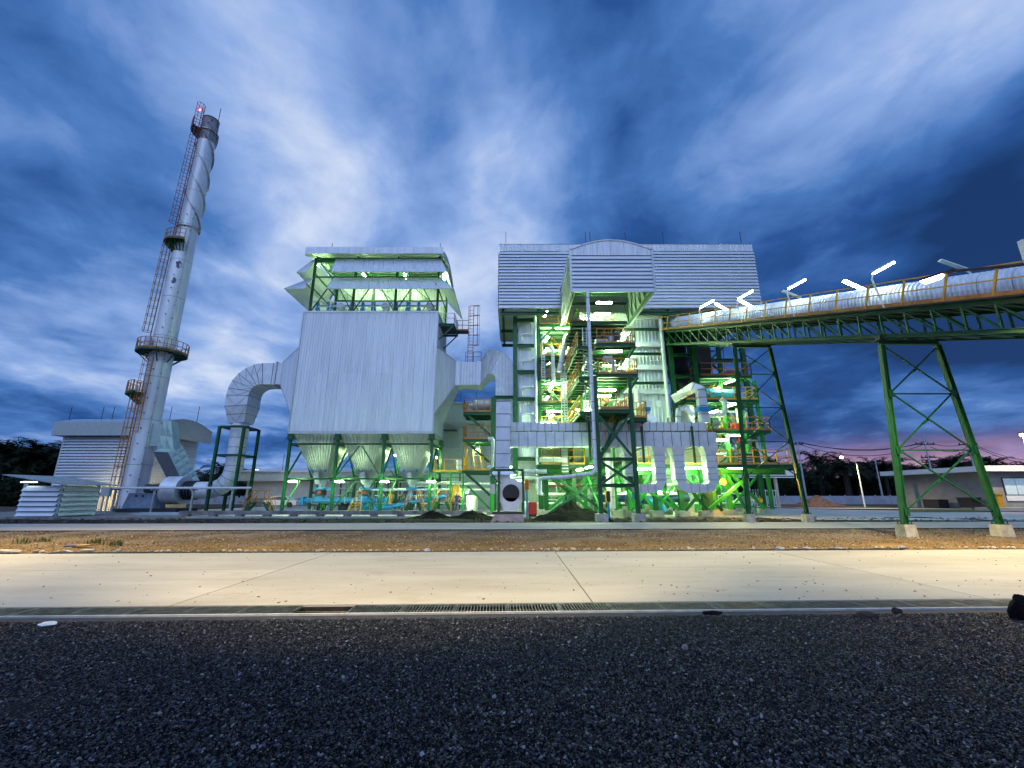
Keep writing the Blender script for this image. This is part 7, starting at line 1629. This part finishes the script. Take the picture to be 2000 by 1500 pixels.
def palm(x, y, s, k, label, group='oil palms beyond the wall'):
    t = thing('palm_tree', label, 'palm tree', (x, y, -.2), group); t.scale = (s, s, s); t.rotation_euler = (0, 0, random.uniform(0, 6.28))
    for nm, me in zip(('crown', 'trunk'), protos[k]): o = bpy.data.objects.new(nm, me); COL.objects.link(o); o.parent = t
c = at(1640, 920, 80); palm(c.x, 79, 1.12, 0, 'tallest palm standing out against the sky behind the lit lamp post')
rn = random.Random(5)
def grove(pxa, pxb, n, ylo, yhi, s0, s1, label, group):
    for i in range(n):
        px = pxa + (pxb - pxa) * (i + rn.uniform(.1, .9)) / n; Y = rn.uniform(ylo, yhi); palm(xat(px, 930, Y), Y, rn.uniform(s0, s1), rn.randrange(3), ordn(i + 1) + ' from the left, ' + label, group)
grove(1500, 2120, 26, 86, 96, .92, 1.12, 'palm in the dense row behind the right perimeter wall', 'oil palms behind the right wall')
grove(1500, 2120, 22, 100, 120, 1.05, 1.35, 'palm in the rear rows behind the right wall', 'oil palms in the back rows at right')
grove(-60, 130, 9, 62, 72, 1.0, 1.25, 'palm in the front row, far left', 'oil palms at far left')
grove(-60, 130, 7, 76, 90, 1.2, 1.5, 'palm in the back row, far left', 'oil palms at far left, back row')
grove(368, 480, 6, 72, 90, .85, 1.05, 'dark palm behind the fan and slanting duct', 'palms behind the fan')
c = at(1790, 905, 84); palm(c.x, 84, .95, 1, 'bushy palm just left of the tall power pole')
# understorey hedge mass
hm = MB(); rh = random.Random(9)
def hedge(x0, x1, y, h, n):
    for i in range(n):
        x = rh.uniform(x0, x1); yy = y + rh.uniform(-2, 3); z = rh.uniform(0, h) * (1 - .1 * rh.random()); p = V((x, yy, z)); d = V((rh.uniform(-1, 1), rh.uniform(-.6, .6), rh.uniform(-.3, 1))).normalized() * rh.uniform(.4, 1.1); w_ = V((rh.uniform(-1, 1), 0, rh.uniform(-1, 1))).normalized() * .22
        hm.add([p - w_, p + w_, p + d], [(0, 1, 2)])
hedge(34, 130, 90, 4.8, 16000); hedge(34, 130, 94, 5.0, 12000); hedge(-100, -55, 64, 3.8, 7000); hedge(-50, -34, 76, 3.4, 4000)
for x0, x1, y, h in ((30, 150, 97, 4.4), (-120, -60, 70, 3.4), (-60, -38, 82, 3.6)): hm.box(x0, x1, y, y + 1, -.2, h)
solo('undergrowth', hm, M['frond'], None, None, kind='stuff')

# ================================================================== the man
def person():
    base = V((-4.75, 38.3, .07)); t = thing('person', 'man in dark purple shirt, grey trousers and white helmet standing before the filter house', 'person', base)
    J = {'pel': (0, 0, .93), 'sp': (0, 0, 1.12), 'ch': (0, 0, 1.34), 'nk': (0, 0, 1.50), 'hd': (-.01, -.01, 1.60), 'ht': (-.02, -.01, 1.70),
         'hl': (-.10, 0, .88), 'kl': (-.15, -.03, .48), 'al': (-.19, .02, .09), 'tl': (-.21, -.13, .04), 'hr': (.10, 0, .88), 'kr': (.13, -.02, .48), 'ar': (.15, .02, .09), 'tr': (.17, -.13, .04),
         'sl': (-.19, 0, 1.42), 'el': (-.27, .04, 1.16), 'wl': (-.25, -.06, .93), 'ml': (-.25, -.08, .86), 'sr': (.19, 0, 1.42), 'er': (.42, .0, 1.30), 'wr': (.34, -.10, 1.08), 'mr': (.30, -.13, 1.02)}
    rad = {'pel': .15, 'sp': .145, 'ch': .165, 'nk': .06, 'hd': .085, 'ht': .07, 'hl': .10, 'kl': .068, 'al': .05, 'tl': .045, 'hr': .10, 'kr': .068, 'ar': .05, 'tr': .045, 'sl': .072, 'el': .05, 'wl': .032, 'ml': .036, 'sr': .072, 'er': .05, 'wr': .032, 'mr': .036}
    E = [('pel', 'sp'), ('sp', 'ch'), ('ch', 'nk'), ('nk', 'hd'), ('hd', 'ht'), ('pel', 'hl'), ('hl', 'kl'), ('kl', 'al'), ('al', 'tl'), ('pel', 'hr'), ('hr', 'kr'), ('kr', 'ar'), ('ar', 'tr'), ('ch', 'sl'), ('sl', 'el'), ('el', 'wl'), ('wl', 'ml'), ('ch', 'sr'), ('sr', 'er'), ('er', 'wr'), ('wr', 'mr')]
    vs = list(J.values()); ks = list(J.keys()); rs = [rad[k] for k in ks]; es = [(ks.index(a), ks.index(b)) for a, b in E]
    for hnd, sg in (('ml', -1), ('mr', 1)):
        c = V(J[hnd])
        for f in range(5):
            o = V(((f - 2) * .016, -.01, -.02)); d = V(((f - 2) * .006, -.012, -.03 if f else -.018)); L = (.6, .9, 1.0, .92, .72)[f]
            i0 = len(vs); vs += [tuple(c + o), tuple(c + o + d * L), tuple(c + o + d * L * 2 + V((0, -.006, 0)))]; rs += [.009, .008, .007]; es += [(ks.index(hnd), i0), (i0, i0 + 1), (i0 + 1, i0 + 2)]
    me = bpy.data.meshes.new('body'); me.from_pydata(vs, es, []); o = bpy.data.objects.new('body', me); COL.objects.link(o); o.parent = t
    m = o.modifiers.new('skin', 'SKIN'); m.use_smooth_shade = True
    for i, r in enumerate(rs): me.skin_vertices[0].data[i].radius = (r, r * .8 if r > .1 else r)
    me.skin_vertices[0].data[0].use_root = True
    s = o.modifiers.new('sub', 'SUBSURF'); s.levels = s.render_levels = 1
    dg = bpy.context.evaluated_depsgraph_get(); me2 = bpy.data.meshes.new_from_object(o.evaluated_get(dg)); o.modifiers.clear(); o.data = me2; me2.materials.clear()
    for mm in (mat('skin_tone', (.30, .16, .10), .6), mat('purple_shirt', (.055, .025, .11), .8), mat('grey_trousers', (.13, .14, .17), .85), M['black']): me2.materials.append(mm)
    for p in me2.polygons:
        c = p.center; arm = abs(c.x) > .215
        if c.z > 1.50: k = 0
        elif c.z < .10: k = 3
        elif arm and c.z > .8: k = 1 if c.z > 1.24 else 0
        elif c.z > .93: k = 1
        else: k = 2
        p.material_index = k; p.use_smooth = True
    hm_ = MB().tube([base + V((-.015, -.01, 1.655)), base + V((-.015, -.01, 1.70)), base + V((-.015, -.01, 1.76)), base + V((-.015, -.01, 1.79))], [.115, .11, .08, .02], 14); part('helmet', hm_, M['white'], t, True)
    part('helmet_brim', MB().tube([base + V((-.015, -.03, 1.65)), base + V((-.015, -.03, 1.665))], .135, 14), M['white'], t)
person()
for o in COL.objects:                      # rows of pieces too small to pick apart
    if o.parent and o.name.split('.')[0] in ('duct_seams', 'pipe_seams', 'pipe_bands', 'seams', 'base_gussets', 'conduit_clips', 'duct_creases', 'stiffener_ribs', 'treads', 'stair_treads', 'rungs', 'floor_joists', 'idler_brackets', 'insulators', 'chute_stiffeners', 'bottom_bracing', 'cooling_fins', 'ladder_riser', 'side_framing'): o['kind'] = 'stuff'
bpy.context.view_layer.update()
